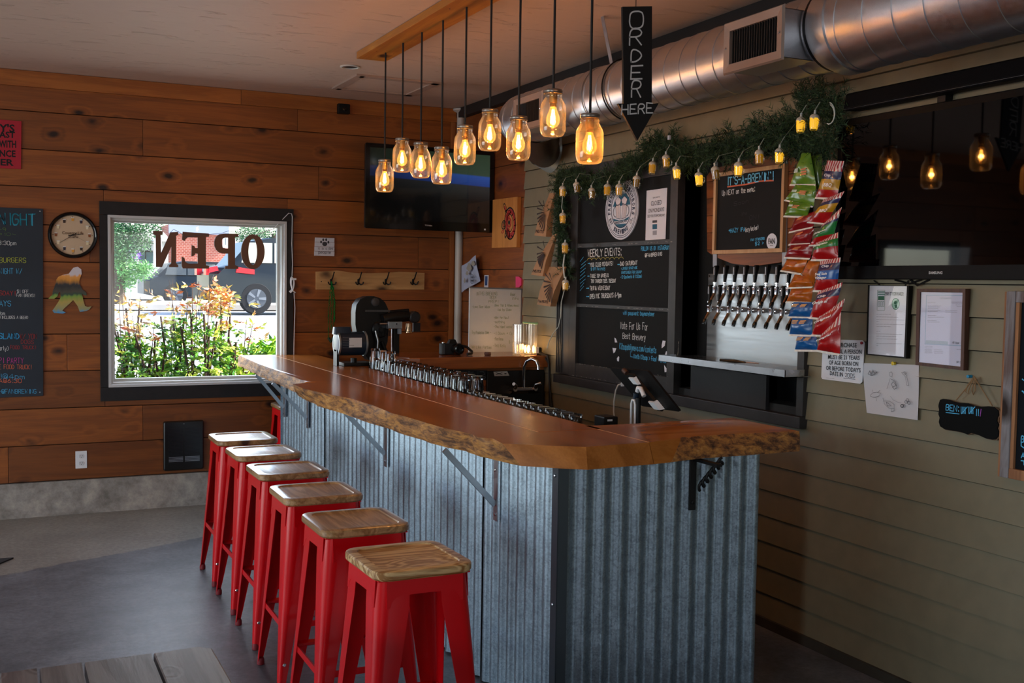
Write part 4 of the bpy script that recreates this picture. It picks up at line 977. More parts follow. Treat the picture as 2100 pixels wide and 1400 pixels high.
# Toshiba television on a swing arm
TY = 7.27; TP = Plane('y', TY)
s = thing('television', 'smaller wall television with blue and green screen glow, behind the jars', 'television', (2.84, TY+.05, 2.3))
x0, x1, z0, z1 = 2.345, 3.335, 1.998, 2.592
mb = MB(); mb.loft([[(2.84+x, TY+.075, 2.295+y) for x, y in rrect(.9, .5, .02)], [(2.84+x, TY+.02, 2.295+y) for x, y in rrect(.99, .594, .012)], [(2.84+x, TY, 2.295+y) for x, y in rrect(.99, .594, .012)], [(2.84+x, TY-.002, 2.295+y) for x, y in rrect(.984, .588, .01)]])
mb.build('cabinet', M['blackgloss'], s, smooth=.5)
mt, t, n, l, b = nt('screen_image'); setp(b, rough=.08, color=(.004, .004, .005, 1), coat=.3)
tc = N(n, 'TexCoord'); sx = N(n, 'SeparateXYZ'); l.new(tc.outputs['Object'], sx.inputs[0])
# a lit picture: green field at the top, blue band, dark below
tl = N(n, 'Math', operation='MULTIPLY_ADD'); tl.inputs[1].default_value = .04; l.new(sx.outputs[0], tl.inputs[0]); l.new(sx.outputs[2], tl.inputs[2])
cr = N(n, 'ValToRGB'); e = cr.color_ramp.elements; mr = N(n, 'MapRange'); mr.inputs['From Min'].default_value = -.25; mr.inputs['From Max'].default_value = .28
l.new(tl.outputs[0], mr.inputs[0]); l.new(mr.outputs[0], cr.inputs[0])
e[0].position = 0; e[0].color = (.001, .001, .001, 1); e[1].position = 1; e[1].color = (.012, .022, .012, 1)
for p_, c_ in ((.35, (.003, .003, .003, 1)), (.5, (.010, .011, .011, 1)), (.555, (.012, .013, .014, 1)), (.57, (.008, .022, .10, 1)), (.69, (.012, .035, .14, 1)), (.71, (.016, .028, .018, 1))):
    z_ = e.new(p_); z_.color = c_
gx = N(n, 'MapRange'); gx.inputs['From Min'].default_value = -.45; gx.inputs['From Max'].default_value = .4; gx.inputs['To Min'].default_value = .25; gx.inputs['To Max'].default_value = 1.6
l.new(sx.outputs[0], gx.inputs[0]); l.new(cr.outputs[0], b.inputs['Emission Color']); l.new(gx.outputs[0], b.inputs['Emission Strength'])
MB().box((x0+.035, TY-.003, z0+.065), (x1-.035, TY-.002, z1-.03)).build('screen', mt, s)
pftext(TP, 'TOSHIBA', (871, 463), (886, 464), 2.6, .003, .02).build('lettering', plain('b8b8bc', .4), s)
MB().box((3.26, TY-.0035, z0+.016), (3.272, TY-.002, z0+.028)).build('sticker', M['white'], s)
mb = MB(); mb.box((2.75, TY+.07, 2.2), (2.95, TY+.09, 2.4)); mb.box((2.84, TY+.09, 2.27), (2.88, YB-.02, 2.31)); mb.box((2.76, YB-.02, 2.18), (2.96, YB, 2.42)); mb.build('wall_arm', M['black'], s)
# cord of the OPEN sign
s = thing('window_sign', 'brown cut-out letters spelling OPEN, seen reversed in the window', 'sign', (1.33, YB+.06, 1.8))
WP = Plane('y', YB+.055)
def wpoly(pts, name='letter'):
    a = ppoly(WP, pts); mb = MB(); mb.loft([a, [p+V((0, -.012, 0)) for p in a]]); return mb
tim = plain('6a4636', .5)
# O
def cpx(pts, ox, oy, sc_): return [(ox+x*sc_, oy+y*sc_) for x, y in pts]
oo = [(400+ (870+178*math.cos(a))/7.37, 450+(487-265*math.sin(a))/7.37) for a in [2*PI*i/40 for i in range(40)]]
oi_ = [(400+ (868+66*math.cos(a))/7.37, 450+(487-198*math.sin(a))/7.37) for a in [2*PI*i/40 for i in range(40)]]
a = ppoly(WP, oo); c = ppoly(WP, oi_); f_ = V((0, -.012, 0)); mb = MB()
mb.loft([a, [p+f_ for p in a], [p+f_ for p in c], c, a], True, False, False); mb.build('letter', tim, s)
# P reversed
P_ = [(650,265),(650,215),(440,215)]
mb = MB()
def add(pts, ox=400, oy=450, k=7.37):
    a = ppoly(WP, [(ox+x/k, oy+y/k) for x, y in pts]); b = len(mb.v)
    mb.loft([a, [p+f_ for p in a]])
add([(600,265),(650,265),(650,215),(440,212),(360,222),(310,262),(285,330),(288,400),(315,460),(360,500),(420,515),(495,515),(495,440),(440,438),(412,420),(400,360),(402,310),(420,285),(450,275),(495,275),(495,440),(495,700),(450,705),(450,745),(650,748),(650,708),(600,690)])
mb.build('letter', tim, s)
# E reversed
mb = MB()
kx = lambda x: x
add([(160,265),(208,262),(208,212),(-190+0,185),(-202,305),(-160,325),(-140,290),(-110,270),(35,272),(35,430),(0,430),(-15,400),(-55,385),(-60,560),(-15,545),(0,515),(35,515),(38,665),(-100,668),(-150,640),(-165,575),(-205,560),(-205,700),(-190,738),(208,742),(208,700),(160,690)])
mb.build('letter', tim, s)
mb = MB(); 
add([(770,190),(935,195),(935,245),(900,265),(905,565),(1060,215),(1195,208),(1195,262),(1160,275),(1160,745),(1195,765),(1195,805),(1040,803),(1040,765),(1075,745),(1078,455),(920,805),(820,800),(815,270),(770,245)], 220, 450, 8.233)
mb.build('letter', tim, s)
mb = MB()
for (ax_, ay_), (bx_, by_) in (((312, 482), (525, 489)), ((322, 538), (524, 545))):
    mb.tube([WP.P(ax_, ay_, .016), WP.P(bx_, by_, .016)], .0018, 6)
mb.build('clear_rail', M['thin'], s)
mb = MB(); mb.tube([WP.P(x, y, .018) for x, y in ((350, 476), (356, 470), (368, 476), (381, 486), (400, 483), (455, 478), (468, 473), (480, 476), (500, 475), (512, 481))], .0018, 6); mb.build('lead', plain('50505a', .5), s)
s = thing('power_cord', 'thin white power cord draped from the window corner down to the bar', 'cord', (2.0, YB-.03, 1.6))
P = [WP.P(523, 482, .02), V((1.86, YB-.0, 2.0)), BW.P(592, 437, .03), BW.P(598, 438, .03), BW.P(599.5, 445, .03), BW.P(598.5, 500, .028), BW.P(600, 540, .03), BW.P(599, 566, .03)]
MB().tube(P, .0028, 8).build('cord', M['cable_w'], s, smooth=1)
P = [BW.P(x, y, .03) for x, y in ((603, 600), (605, 630), (604, 660), (603, 700), (602.5, 735))]
MB().tube(P, .0028, 8).build('cord', M['cable_w'], s, smooth=1)
for k in range(4):
    P = [BW.P(598+(math.sin(a)*5+ (a-3)*1.6)*1.1+k*.8, 582+math.cos(a)*15+k, .03+.004*k) for a in [i*.35 for i in range(19)]]
    MB().tube(P, .0024, 6).build('coil', M['cable_w'], s, smooth=1)
MB().box(BW.P(597, 570, .045), BW.P(606, 574, .02)).build('tie', M['cable_w'], s)
# art panel, sticker, pink card on the side wall
s = thing('art_panel', 'pale wood panel painted with a red and black curled animal design', 'artwork', (XW-.02, 7.04, 2.06))
SP = Plane('x', XW-.001)
slab(SP, [(1018, 410), (1069, 403.5), (1067, 507), (1016, 508.5)], .03).build('panel', M['artwood'], s, bevel=.002)
AX = Plane('x', XW-.0315)
def blob(c_, rx, ry, mt, w=None, rot=0, name='painted_shape', off=0.0):
    n_ = 20; o_ = []; i_ = []
    for k in range(n_):
        a = 2*PI*k/n_; ca, sa = math.cos(rot), math.sin(rot)
        x, y = rx*math.cos(a), ry*math.sin(a); o_.append(AX.P(c_[0]+x*ca-y*sa, c_[1]+x*sa+y*ca, off))
        x, y = x*(1-(w or 0)), y*(1-(w or 0)); i_.append(AX.P(c_[0]+x*ca-y*sa, c_[1]+x*sa+y*ca, off))
    mb = MB()
    if w: mb.loft([o_, i_], True, False, False)
    else: mb.add(o_, [tuple(range(n_))])
    mb.build(name, mt, s)
rd = plain('a82820', .7)
for cc, rx, ry, mt_, w, rot in (((1046, 458), 12, 34, M['ink'], .10, 0), ((1046.5, 458), 10.4, 30, rd, .34, 0), ((1045.5, 457), 6.4, 19, M['ink'], .12, 0), ((1044, 456), 4.6, 11, rd, .42, 0), ((1044, 456), 2, 5, M['ink'], None, 0), ((1033, 461), 4.6, 10, M['ink'], .28, .1), ((1033, 461), 2.4, 5.6, M['ink'], .4, 0), ((1033, 461), .9, 2.4, rd, None, 0),
    ((1036, 425), 2.8, 9, M['ink'], .3, -.25), ((1036, 427), 1.4, 5.5, rd, None, -.25), ((1042, 434), 6.5, 4, M['ink'], .3, .2), ((1040, 443), 5.5, 3, rd, .4, .1), ((1043, 479), 2.8, 12, rd, .55, 0), ((1037, 480), 2, 9, M['ink'], .5, .1), ((1051, 440), 1, 3.4, M['ink'], None, .5), ((1055, 450), 1, 3.4, M['ink'], None, .8), ((1056, 462), 1, 3.4, M['ink'], None, 1.2), ((1054, 474), 1, 3.4, M['ink'], None, 1.6), ((1050, 484), 1, 3.4, M['ink'], None, 2.1), ((1031, 475), 2.6, 4, rd, .5, .5), ((1040, 449), 1.2, 2, M['ink'], None, 0)):
    blob(cc, rx, ry, mt_, w, rot)
s = thing('paper_map', 'creased pale paper map sheet hanging askew beside the white pipe', 'paper', (3.3, 7.3, 1.68))
a = [V((3.22, 7.62, BW.P(947, 545).z+.0)), V((3.31, 7.1, 0)), V((3.315, 7.1, 0)), V((3.22, 7.62, 0))]
pm = Plane('x', 3.30)
q4 = [(946.5, 545), (978, 523), (983, 576), (946.5, 600)]
ww = [pm.P(*p) for p in q4]
mb = MB(); nu = 8; g = []
for j in range(nu+1):
    row = []
    for i in range(nu+1):
        u, v_ = i/nu, j/nu; p = ww[0].lerp(ww[1], u).lerp(ww[3].lerp(ww[2], u), v_); p.x += .012*math.sin(u*5)*math.sin(v_*3+1); row.append(p)
    g.append(row)
mb.loft([r for r in g], closed=False, cap0=False, cap1=False); mb.build('sheet', plain('aeb4cc', .8, var=.1, bscale=9), s, smooth=1)
PM2 = Plane('x', 3.275)
mb = MB(); o_ = ppoly(PM2, pell(PM2, (968, 572), 4.4, 9.5, 24)); i_ = ppoly(PM2, pell(PM2, (968, 572), 3.9, 8.6, 24)); mb.loft([o_, i_], True, False, False)
o_ = ppoly(PM2, pell(PM2, (968, 572), 3, 7, 24)); i_ = ppoly(PM2, pell(PM2, (968, 572), 2.6, 6, 24)); mb.loft([o_, i_], True, False, False)
for cc in ((968, 569), (966.5, 575), (969.5, 575)): mb.add(ppoly(PM2, pell(PM2, cc, 1.2, 2.2, 10)), [tuple(range(10))])
mb.build('stamp', plain('28303a', .8), s)
for cc, rx, ry in (((962, 548), 5, 8), ((958, 560), 3, 4), ((953, 575), 2, 5), ((970, 540), 4, 5)):
    MB().add(ppoly(PM2, [(cc[0]+rx*math.cos(a)*(1+.25*math.sin(3*a)), cc[1]+ry*math.sin(a)*(1+.2*math.cos(4*a))) for a in [2*PI*i/14 for i in range(14)]]), [tuple(range(14))]).build('land_patch', plain('9a948a', .8), s)
s = thing('sticker', 'small upright blue sticker above the whiteboard', 'sticker', SP.P(998, 577)); slab(SP, [(994.3, 564), (1002.6, 564), (1001.5, 589.5), (993.7, 589.5)], .004).build('card', plain('c8c4cc', .5), s)
slab(SP, [(996, 566), (1001, 566), (1000.4, 585), (995.4, 585)], .0045).build('print', plain('2c4a7c', .5), s)
s = thing('pink_card', 'bright pink curved tag stuck above the whiteboard', 'tag', SP.P(1065, 580))
slab(SP, [(1060, 567), (1066, 567), (1071, 571), (1071, 584), (1067, 589), (1060, 589)], .01).build('card', plain('e03a70', .4), s)
# whiteboard leaning in the corner above the side counter
WPn = Plane('y', 6.80)
s = thing('whiteboard', 'whiteboard with faded green handwriting leaning on the side shelf', 'whiteboard', (3.1, 6.8, 1.3))
q4 = [(962, 590), (1069.5, 593.5), (1066, 722), (960, 722)]
slab(WPn, q4, .012).build('board', plain('c4c8cc', .35), s)
def wbar(pts): slab(WPn, pts, .016).build('edge_strip', plain('8a8a90', .4, metal=.6), s)
wbar([(961, 587.5), (1070.5, 591.5), (1070.5, 594), (961, 590.5)]); wbar([(1067, 593), (1070.5, 593), (1067.5, 722), (1064, 722)])
mb = MB()
for txt, x0, x1, y, h in (('INTHS BREWING', 975, 1018, 605, 7), ('BEER', 1003, 1016, 612, 5), ('PREP!', 1000, 1020, 621, 6), ('Beer', 1045, 1055, 606, 6), ('info', 1048, 1062, 614, 6), ('Beer Tap & Wines menu:', 1013, 1062, 628, 5), ('Ask by Glass', 1019, 1047, 637, 5),
    ('-Love Beer Wines', 967, 1003, 631, 5), ('-Now for New!', 1011, 1041, 653, 5), ('-mothing', 1011, 1033, 662, 5), ('-The Hand works!', 1011, 1050, 672, 5), ('Try Prosecco Time -', 966, 1005, 684, 6), ('-I Down * Out', 1011, 1053, 686, 6), ('-Perform', 1011, 1030, 697, 6), ('We Like Parties', 966, 1006, 714, 6), ('-Tell Kelly', 1010, 1035, 711, 6), ('Sales', 1049, 1062, 716, 6), ('$ x $', 1042, 1056, 703, 5)):
    ptext(mb, WPn, txt, (x0, y), (x1, y+.5), h, .0022, .0125, jit=.08)
mb.build('handwriting', plain('96a48e', .8), s)
MB().box(WPn.P(1058, 717, .03), WPn.P(1064, 719.5, .012)).build('marker', M['white'], s)
# ------------------------------------------------------------------ tap wall: casing, old sash with chalk panes, bay, taps
random.seed(9)
dk2 = plain('2e2b2b', .5, var=.25, bump=.3, bscale=18)
wn_ = thing('chalkboard_window', 'dark painted old window frame holding three black chalkboard panes', 'window frame', (XW-.03, 5.5, 1.6))
y0, y1, z0, z1 = TR
mb = MB(); mb.box((XW-.034, 6.032, z0+.06), (XW+.012, y1, z1-.07)); mb.build('casing', dk2, wn_, bevel=.003)
for k in range(4):
    MB().box((XW-.040, y1-.022-k*.022, z0+.07), (XW-.034, y1-.012-k*.022, z1-.08)).build('flute', dk2, wn_, bevel=.0015)
MB().box((XW-.04, y0, z1-.07), (XW+.012, y1, z1)).build('casing', dk2, wn_, bevel=.003)
MB().box((XW-.05, y0, z0), (XW+.012, y1, z0+.055)).build('casing', dk2, wn_, bevel=.003)
MB().box((XW-.034, y0, z0+.056), (XW+.012, y0+.045, z1-.07)).build('casing', dk2, wn_, bevel=.003)
# sash
S0, S1 = 4.85, 6.03
pane_z = [(1.131, 1.487), (1.509, 1.856), (1.883, 2.233)]
pa, pb_ = 4.92, 5.945
MB().box((XW-.036, S0, z0+.056), (XW+.012, pa, z1-.071)).build('stile', dk2, wn_, bevel=.002)
MB().box((XW-.036, pb_, z0+.056), (XW+.012, S1, z1-.071)).build('stile', dk2, wn_, bevel=.002)
for a, c in ((z0+.056, pane_z[0][0]), (pane_z[0][1], pane_z[1][0]), (pane_z[1][1], pane_z[2][0]), (pane_z[2][1], z1-.071)):
    MB().box((XW-.034, pa+.0005, a), (XW+.012, pb_-.0005, c)).build('rail', dk2, wn_, bevel=.002)
for a, c in pane_z: MB().box((XW-.018, pa, a), (XW-.012, pb_, c)).build('chalkboard_pane', M['chalk'], wn_)
chips = plain('8a847c', .8)
for (xa, ya), (xb, yb_) in (((1183, 745), (1369, 772)), ((1187, 505), (1380, 495)), ((1186, 627), (1374, 635)), ((1172, 769), (1276, 785)), ((1392, 700), (1390, 728))):
    mb = MB(); cp_ = Plane('x', XW-.0365)
    for k in range(26):
        f = random.random(); f2 = f+random.uniform(.004, .02); a = cp_.P(xa+(xb-xa)*f, ya+(yb_-ya)*f+random.uniform(-.6, .6)); c = cp_.P(xa+(xb-xa)*f2, ya+(yb_-ya)*f2+random.uniform(-.5, .5))
        ribbon(mb, [a, c], random.uniform(.0012, .0035), V((-1, 0, 0)))
    o = mb.build('paint_chips', chips, wn_); o['kind'] = 'stuff'
CPn = Plane('x', XW-.0185)
def chalk(rows_, mt, nm='lettering', par=None, pl=None):
    mb = MB()
    for txt, x0, x1, y, y2, h, th in rows_:
        A = (x0, y); B = (x1, y2); ptext(mb, pl or CPn, txt, A, B, h, th, .0, jit=.05)
    return mb.build(nm, mt, par or wn_)
chalk([('WEEKLY EVENTS:', 1206, 1274, 526, 523, 14, .0048), ('MUG CLUB MONDAYS!', 1211, 1257, 547, 544, 8, .003), ('TABLE TOP GAMES &', 1211, 1248, 569, 568, 7, .003), ('TINY TAPROOM TUES. TUESDAY', 1212, 1263, 580, 579, 7, .003), ('TRIVIA WEDNESDAY', 1210, 1251, 595, 594, 8, .0034), ('OPEN MIC THURSDAYS 6-9pm', 1210, 1274, 612, 609, 9, .0034),
       ('DAD SATURDAY', 1272, 1307, 545, 542, 8, .0034), ('@FANBREWING', 1323, 1358, 527, 524, 7, .003), ('Vote For Us For', 1272, 1328, 674, 677, 14, .0030), ('Best Brewery', 1277, 1324, 694, 698, 12, .0030)], M['cw'])
chalk([('FOLLOW US ON INSTAGRAM!', 1315, 1374, 514, 511, 8, .003), ('$1 OFF FAN PINTS', 1212, 1241, 554, 554, 5, .0024), ('-LIMITED SPACE-ASK', 1274, 1307, 553, 551, 5, .0024), ('BARTENDER FOR SIGNUP', 1275, 1316, 561, 560, 5, .0024), ('-12-2pm(meets @ 11:30am)', 1273, 1316, 571, 569, 6, .0024), ('wifi password: buymorebeer', 1278, 1342, 645, 648, 8, .0028),
       ('Kitsapdailynews.com/contests', 1271, 1346, 715, 724, 12, .003), ('North Kitsap > Food + Drink', 1300, 1366, 734, 744, 9, .003), ('*', 1206, 1210, 543, 543, 5, .003), ('*', 1205, 1209, 569, 569, 5, .003), ('*', 1203, 1208, 594, 594, 5, .003), ('*', 1203, 1208, 611, 611, 5, .003), ('*', 1267, 1271, 545, 545, 5, .003)], M['cb'])
mb = MB(); pline(mb, CPn, [(1293, 720), (1293, 731), (1299, 732)], .0025, 0); mb.build('arrow', M['cb'], wn_)
mb = MB()
for k in range(8):
    x = 1204+k*9.3; pline(mb, CPn, [(x, 533.5-k*.35), (x+2, 530-k*.35), (x+5, 529-k*.35), (x+8, 530-k*.35), (x+9.3, 533-k*.35)], .0024, 0)
mb.build('chalk_scallops', plain('c8b860', .9), wn_)
mb = MB()
for k in range(9):
    x, y = 1189+random.uniform(0, 3), 532+k*7.5; pline(mb, CPn, [(x, y+4), (x+random.uniform(6, 11), y-5)], .0032, 0)
mb.build('chalk_hatching', M['cb'], wn_)
for pts in ([(1260, 692), (1263, 694), (1266, 702), (1261, 702)], [(1256, 713), (1264, 714), (1261, 722), (1258, 724)], [(1268, 730), (1270, 732), (1269, 741), (1266, 740), (1265, 735)], [(1359, 698), (1365, 699), (1363, 709), (1357, 714), (1357, 707)], [(1366, 720), (1371, 721), (1370, 727), (1363, 729)], [(1362, 748), (1368, 757), (1368, 762), (1363, 763)]):
    mb = MB(); a = ppoly(CPn, pts); mb.add(a, [tuple(range(len(a)))]); mb.build('chalk_ray', M['paper'], wn_)
# round brewery sign
s = thing('brewery_sign', 'white oval brewery emblem, two mugs before blue mountain, upper chalk pane', 'sign', CPn.P(1277, 428))
c0 = CPn.P(1276.5, 427.5); Rr = (CPn.P(1276, 364).z-CPn.P(1276, 491.5).z)/2; nx_ = XW-.019
def disc(r0, r1, x, mt, nm, n_=56):
    mb = MB(); o_ = [(x, c0.y-r1*math.cos(2*PI*i/n_), c0.z+r1*math.sin(2*PI*i/n_)) for i in range(n_)]
    if r0: mb.loft([o_, [(x, c0.y-r0*math.cos(2*PI*i/n_), c0.z+r0*math.sin(2*PI*i/n_)) for i in range(n_)]], True, False, False)
    else: mb.add(o_, [tuple(range(n_))])
    return mb.build(nm, mt, s)
MB().lathe([(Rr, 0), (Rr, -.008), (0, -.0081)], (nx_+.001, c0.y, c0.z), 56, 'x').build('disc', M['paper'], s)
navy = plain('1e2440', .7); teal = plain('1d5c78', .7)
disc(Rr*.93, Rr*.95, nx_-.0078, navy, 'ring'); disc(Rr*.87, Rr*.89, nx_-.0078, navy, 'ring'); disc(Rr*.60, Rr*.63, nx_-.0078, navy, 'ring')
def cp2(u, w_): return V((nx_-.0081, c0.y-u*Rr, c0.z+w_*Rr))
mb = MB(); pts = [(-.52, .08), (-.4, .28), (-.32, .24), (-.12, .46), (-.05, .42), (.1, .58), (.2, .46), (.26, .5), (.42, .34), (.46, .36), (.56, .1)]
mb.add([cp2(*p) for p in pts], [tuple(range(len(pts)))]); 
pts = [(-.5, -.30), (-.1, -.38), (.2, -.36), (.5, -.28), (.44, -.38), (-.44, -.40)]
mb.add([cp2(*p) for p in pts], [tuple(range(len(pts)))])
pts = [(-.36, -.50)]+[(.6*math.cos(a), .6*math.sin(a)) for a in [PI*1.31+i*PI*.38/8 for i in range(9)]]+[(.36, -.50)]
mb.add([cp2(*p) for p in pts], [tuple(range(len(pts)))]); mb.build('mountain', teal, s)
for sx_ in (-1, 1):
    mb = MB(); pts = [(sx_*.04, -.34), (sx_*.28, -.30), (sx_*.34, .10), (sx_*.08, .16)]
    a = [cp2(*p)-V((.0004, 0, 0)) for p in pts]; mb.add(a, [(0, 1, 2, 3)]); mb.build('mug', plain('e0d4d8', .7), s)
    mb = MB(); a2 = a+[a[0]]; ribbon(mb, a2, .0028, V((-1, 0, 0)))
    for k in range(1, 4): ribbon(mb, [a[0].lerp(a[1], k/4), a[3].lerp(a[2], k/4)], .0018, V((-1, 0, 0)))
    hp_ = [cp2(sx_*(.32+.16*math.sin(q)), -.09+.17*math.cos(q))-V((.0005, 0, 0)) for q in [i*PI/8 for i in range(9)]]; ribbon(mb, hp_, .004, V((-1, 0, 0)))
    fo = [cp2(sx_*(.19+.17*math.cos(q)*(1+.12*math.sin(5*q))), .24+.13*math.sin(q)*(1+.1*math.cos(4*q)))-V((.0005, 0, 0)) for q in [i*2*PI/20 for i in range(21)]]
    ribbon(mb, fo, .0028, V((-1, 0, 0))); mb.build('mug_outline', navy, s)
    mb = MB(); mb.add([p+V((.0002, 0, 0)) for p in fo[:-1]], [tuple(range(20))]); mb.build('foam', plain('e0d4d8', .7), s)
def arc_text(txt, a0, a1, R0, h, flip=False):
    mb = MB(); n_ = len(txt)
    for i, ch in enumerate(txt):
        if ch == ' ': continue
        a = a0+(a1-a0)*(i+.5)/n_; d = V((0, -math.cos(a), math.sin(a))); tg = V((0, -math.sin(a), -math.cos(a)))
        if flip: d, tg = -d, -tg
        w = abs(a1-a0)/n_*R0*Rr*.72; base = c0+V((-.0085-.002+.0025, 0, 0))+ (d*(R0*Rr) if not flip else d*(-R0*Rr-h*Rr*.0)) - tg*w/2
        base.x = nx_-.0083
        merge(mb, ftext(ch, base, tg*w, d*h*Rr, V((-1, 0, 0)), 0, .0002, .03))
    return mb
mb = arc_text('FRIENDS &', math.radians(195), math.radians(100), .675, .15); merge(mb, arc_text('NEIGHBORS', math.radians(78), math.radians(-20), .675, .15))
merge(mb, arc_text('BREWING', math.radians(235), math.radians(305), .82, .15, True)); merge(mb, arc_text('EST', math.radians(203), math.radians(222), .80, .11, True)); merge(mb, arc_text('CO.', math.radians(318), math.radians(337), .80, .11, True))
mb.build('lettering', navy, s)
ftext('KINGSTON, WA', cp2(-.36, -.49), cp2(.36, -.44)-cp2(-.36, -.49), V((0, 0, .075*Rr)), V((-1, 0, 0)), 0, .0005, .02).build('lettering', navy, s)
# closed notice
s = thing('paper_notice', 'white paper notice closed on Mondays taped to the chalkboard', 'paper', CPn.P(1347, 440))
slab(CPn, [(1327, 391), (1369, 385), (1365.5, 490), (1324.5, 492.5)], .002, .001).build('sheet', M['paper'], s)
NP = Plane('x', XW-.022); ik = plain('484850', .8)
mb = pftext(NP, 'NEWS FROM US', (1339, 407), (1353, 405), 3, 0); 
for a_ in (('CLOSED', (1335, 422), (1357, 419), 9.5), ('ON MONDAYS', (1329.5, 436.5), (1362, 433), 8.5), ('SEE YOU TOMORROW!', (1328, 446), (1363, 443.5), 5.5)): merge(mb, pftext(NP, a_[0], a_[1], a_[2], a_[3], 0))
mb.build('lettering', ik, s)
mb = MB()
for (a0_, b0_), (a1_, b1_), mm in (((1338, 452), (1347.5, 457), ik), ((1338, 460), (1347.5, 470), teal), ((1338.5, 473), (1347, 482), plain('9a9aa4', .8))):
    A_ = ppoly(NP, [(a0_, b0_), (a1_, b0_-.8), (a1_, b1_-.8), (a0_, b1_)]); MB().add(A_, [(0, 1, 2, 3)]).build('logo_block', mm, s)
# tap bay lining
by0, by1, bz0, bz1 = BAY
bay = rootstruct('trim_8', (XW, 4.37, 1.7))
bk = plain('0b0b0c', .55)
XB = XW+.13
MB().box((XB, by0-.02, bz0-.02), (XB+.01, by1+.02, bz1+.06)).build('back_panel', bk, bay)
MB().box((XW+.005, by0-.012, bz0), (XB, by0, bz1+.04)).build('side_panel', bk, bay); MB().box((XW+.005, by1, bz0), (XB, by1+.01, bz1+.04)).build('side_panel', bk, bay)
MB().box((XW+.005, by0, bz0-.015), (XB, by1, bz0)).build('sill', dk2, bay); MB().box((XW+.005, by0, bz1), (XB, by1, bz1+.02)).build('head', bk, bay)
MB().box((XW-.02, 4.095, z0+.056), (XW+.0, 4.715, 1.235)).build('apron_panel', plain('222022', .6, var=.15), bay, bevel=.001)
MB().box((XW-.0, by0-.0, z0+.05), (XW+.014, by1, bz0)).build('lower_panel', bk, bay)
# round wood board (barrel head) with framed chalkboard
BP = Plane('x', 3.425)
wfr = .020
s = thing('barrel_head', 'round reclaimed wood board hung behind the small framed chalkboard', 'board', BP.P(1540, 430))
out = [(1449, 362), (1456, 352), (1475, 343), (1530, 326), (1590, 318), (1625, 322), (1648, 335), (1655, 345), (1655, 480), (1640, 517), (1600, 538), (1543, 546), (1500, 540), (1465, 526), (1450, 515)]
W3 = ppoly(BP, out); ymin, ymax = min(p.y for p in W3), max(p.y for p in W3); zmn, zmx = min(p.z for p in W3), max(p.z for p in W3)
def clip(poly, axis, lo, hi):
    def cut(P, val, keep):
        R_ = []
        for i in range(len(P)):
            a, c = P[i], P[(i+1) % len(P)]; ia, ic = keep(a[axis]-val), keep(c[axis]-val)
            if ia: R_.append(a)
            if ia != ic: f = (val-a[axis])/(c[axis]-a[axis]); R_.append(a.lerp(c, f))
        return R_
    P = cut(poly, lo, lambda d: d >= 0); return cut(P, hi, lambda d: d <= 0) if P else []
k = 6
for i in range(k):
    a = zmn+(zmx-zmn)*i/k; c = zmn+(zmx-zmn)*(i+1)/k
    P = clip(W3, 2, a+.001, c-.001)
    if len(P) > 2: MB().loft([[p for p in P], [BP.off(p, -.018) for p in P]]).build('stave', M['barrel'], s, bevel=.001)
for xa, xb in ((1465, 1473), (1607, 1616)):
    slab(BP, [(xa, 330), (xb, 328), (xb-2, 545), (xa-2, 547)], .004).build('metal_strap', plain('9a9ca2', .45, metal=.6), s)
MB().box((3.44, 4.05, 2.0), (XB, 4.6, 2.1)).build('batten', M['barrel'], s)
s = thing('chalkboard', "small chalkboard in a pale wood frame headed it's a brewin", 'chalkboard', BP.P(1540, 430))
FP = Plane('x', 3.41)
o4 = [(1466, 358), (1613, 333), (1607, 514), (1464, 524)]; i4 = [(1474, 360), (1601, 340), (1600, 507), (1471.5, 516)]
O3 = ppoly(FP, o4); I3 = ppoly(FP, i4)
yy0, yy1 = (O3[1].y+O3[2].y)/2, (O3[0].y+O3[3].y)/2; zz0, zz1 = (O3[2].z+O3[3].z)/2, (O3[0].z+O3[1].z)/2
w_ = .020
for a, c, nm in (((yy0, zz0), (yy1, zz0+w_), 0), ((yy0, zz1-w_), (yy1, zz1), 0), ((yy0, zz0+w_), (yy0+w_, zz1-w_), 0), ((yy1-w_, zz0+w_), (yy1, zz1-w_), 0)):
    MB().box((3.40, a[0], a[1]), (3.424, c[0], c[1])).build('frame', M['framewood'], s, bevel=.0015)
MB().box((3.412, yy0+w_*.9, zz0+w_*.9), (3.420, yy1-w_*.9, zz1-w_*.9)).build('slate', M['chalk'], s)
KP = Plane('x', 3.411)
chalk([("IT'S-A-BREWIN'!", 1491, 1586, 380, 368, 16, .0062)], plain('7ac8ea', .9), 'lettering', s, KP)
chalk([('Up NEXT on the menu:', 1481, 1548, 401, 392, 10, .0026), ('(hazy/unclear)', 1528, 1555, 476, 470, 9, .0018)], M['cw'], 'lettering', s, KP)
chalk([('*HAZY IPA', 1495, 1528, 477, 474, 8, .003), ('FAN STICKERS', 1540, 1568, 494, 491, 4.5, .0022), ('$2 >', 1549, 1566, 503, 501, 6.5, .0028)], M['cb'], 'lettering', s, KP)
chalk([('Soon', 1505, 1535, 422, 416, 8, .0022), ('IPA', 1520, 1532, 442, 440, 6, .0020), ('ON!', 1537, 1556, 450, 448, 8, .0022)], plain('2a2b2e', .9), 'faint_lettering', s, KP)
mb = MB(); pline(mb, KP, [(1492, 383), (1530, 378), (1560, 371), (1586, 370)], .007, 0); mb.build('underline', M['co'], s)
cst = KP.P(1583, 495); rs = (KP.P(1583, 478.5).z-KP.P(1583, 511.5).z)/2
MB().lathe([(rs, 0), (rs, -.0015), (0, -.0016)], (KP.c, cst.y, cst.z), 40, 'x').build('fan_sticker', M['paper'], s)
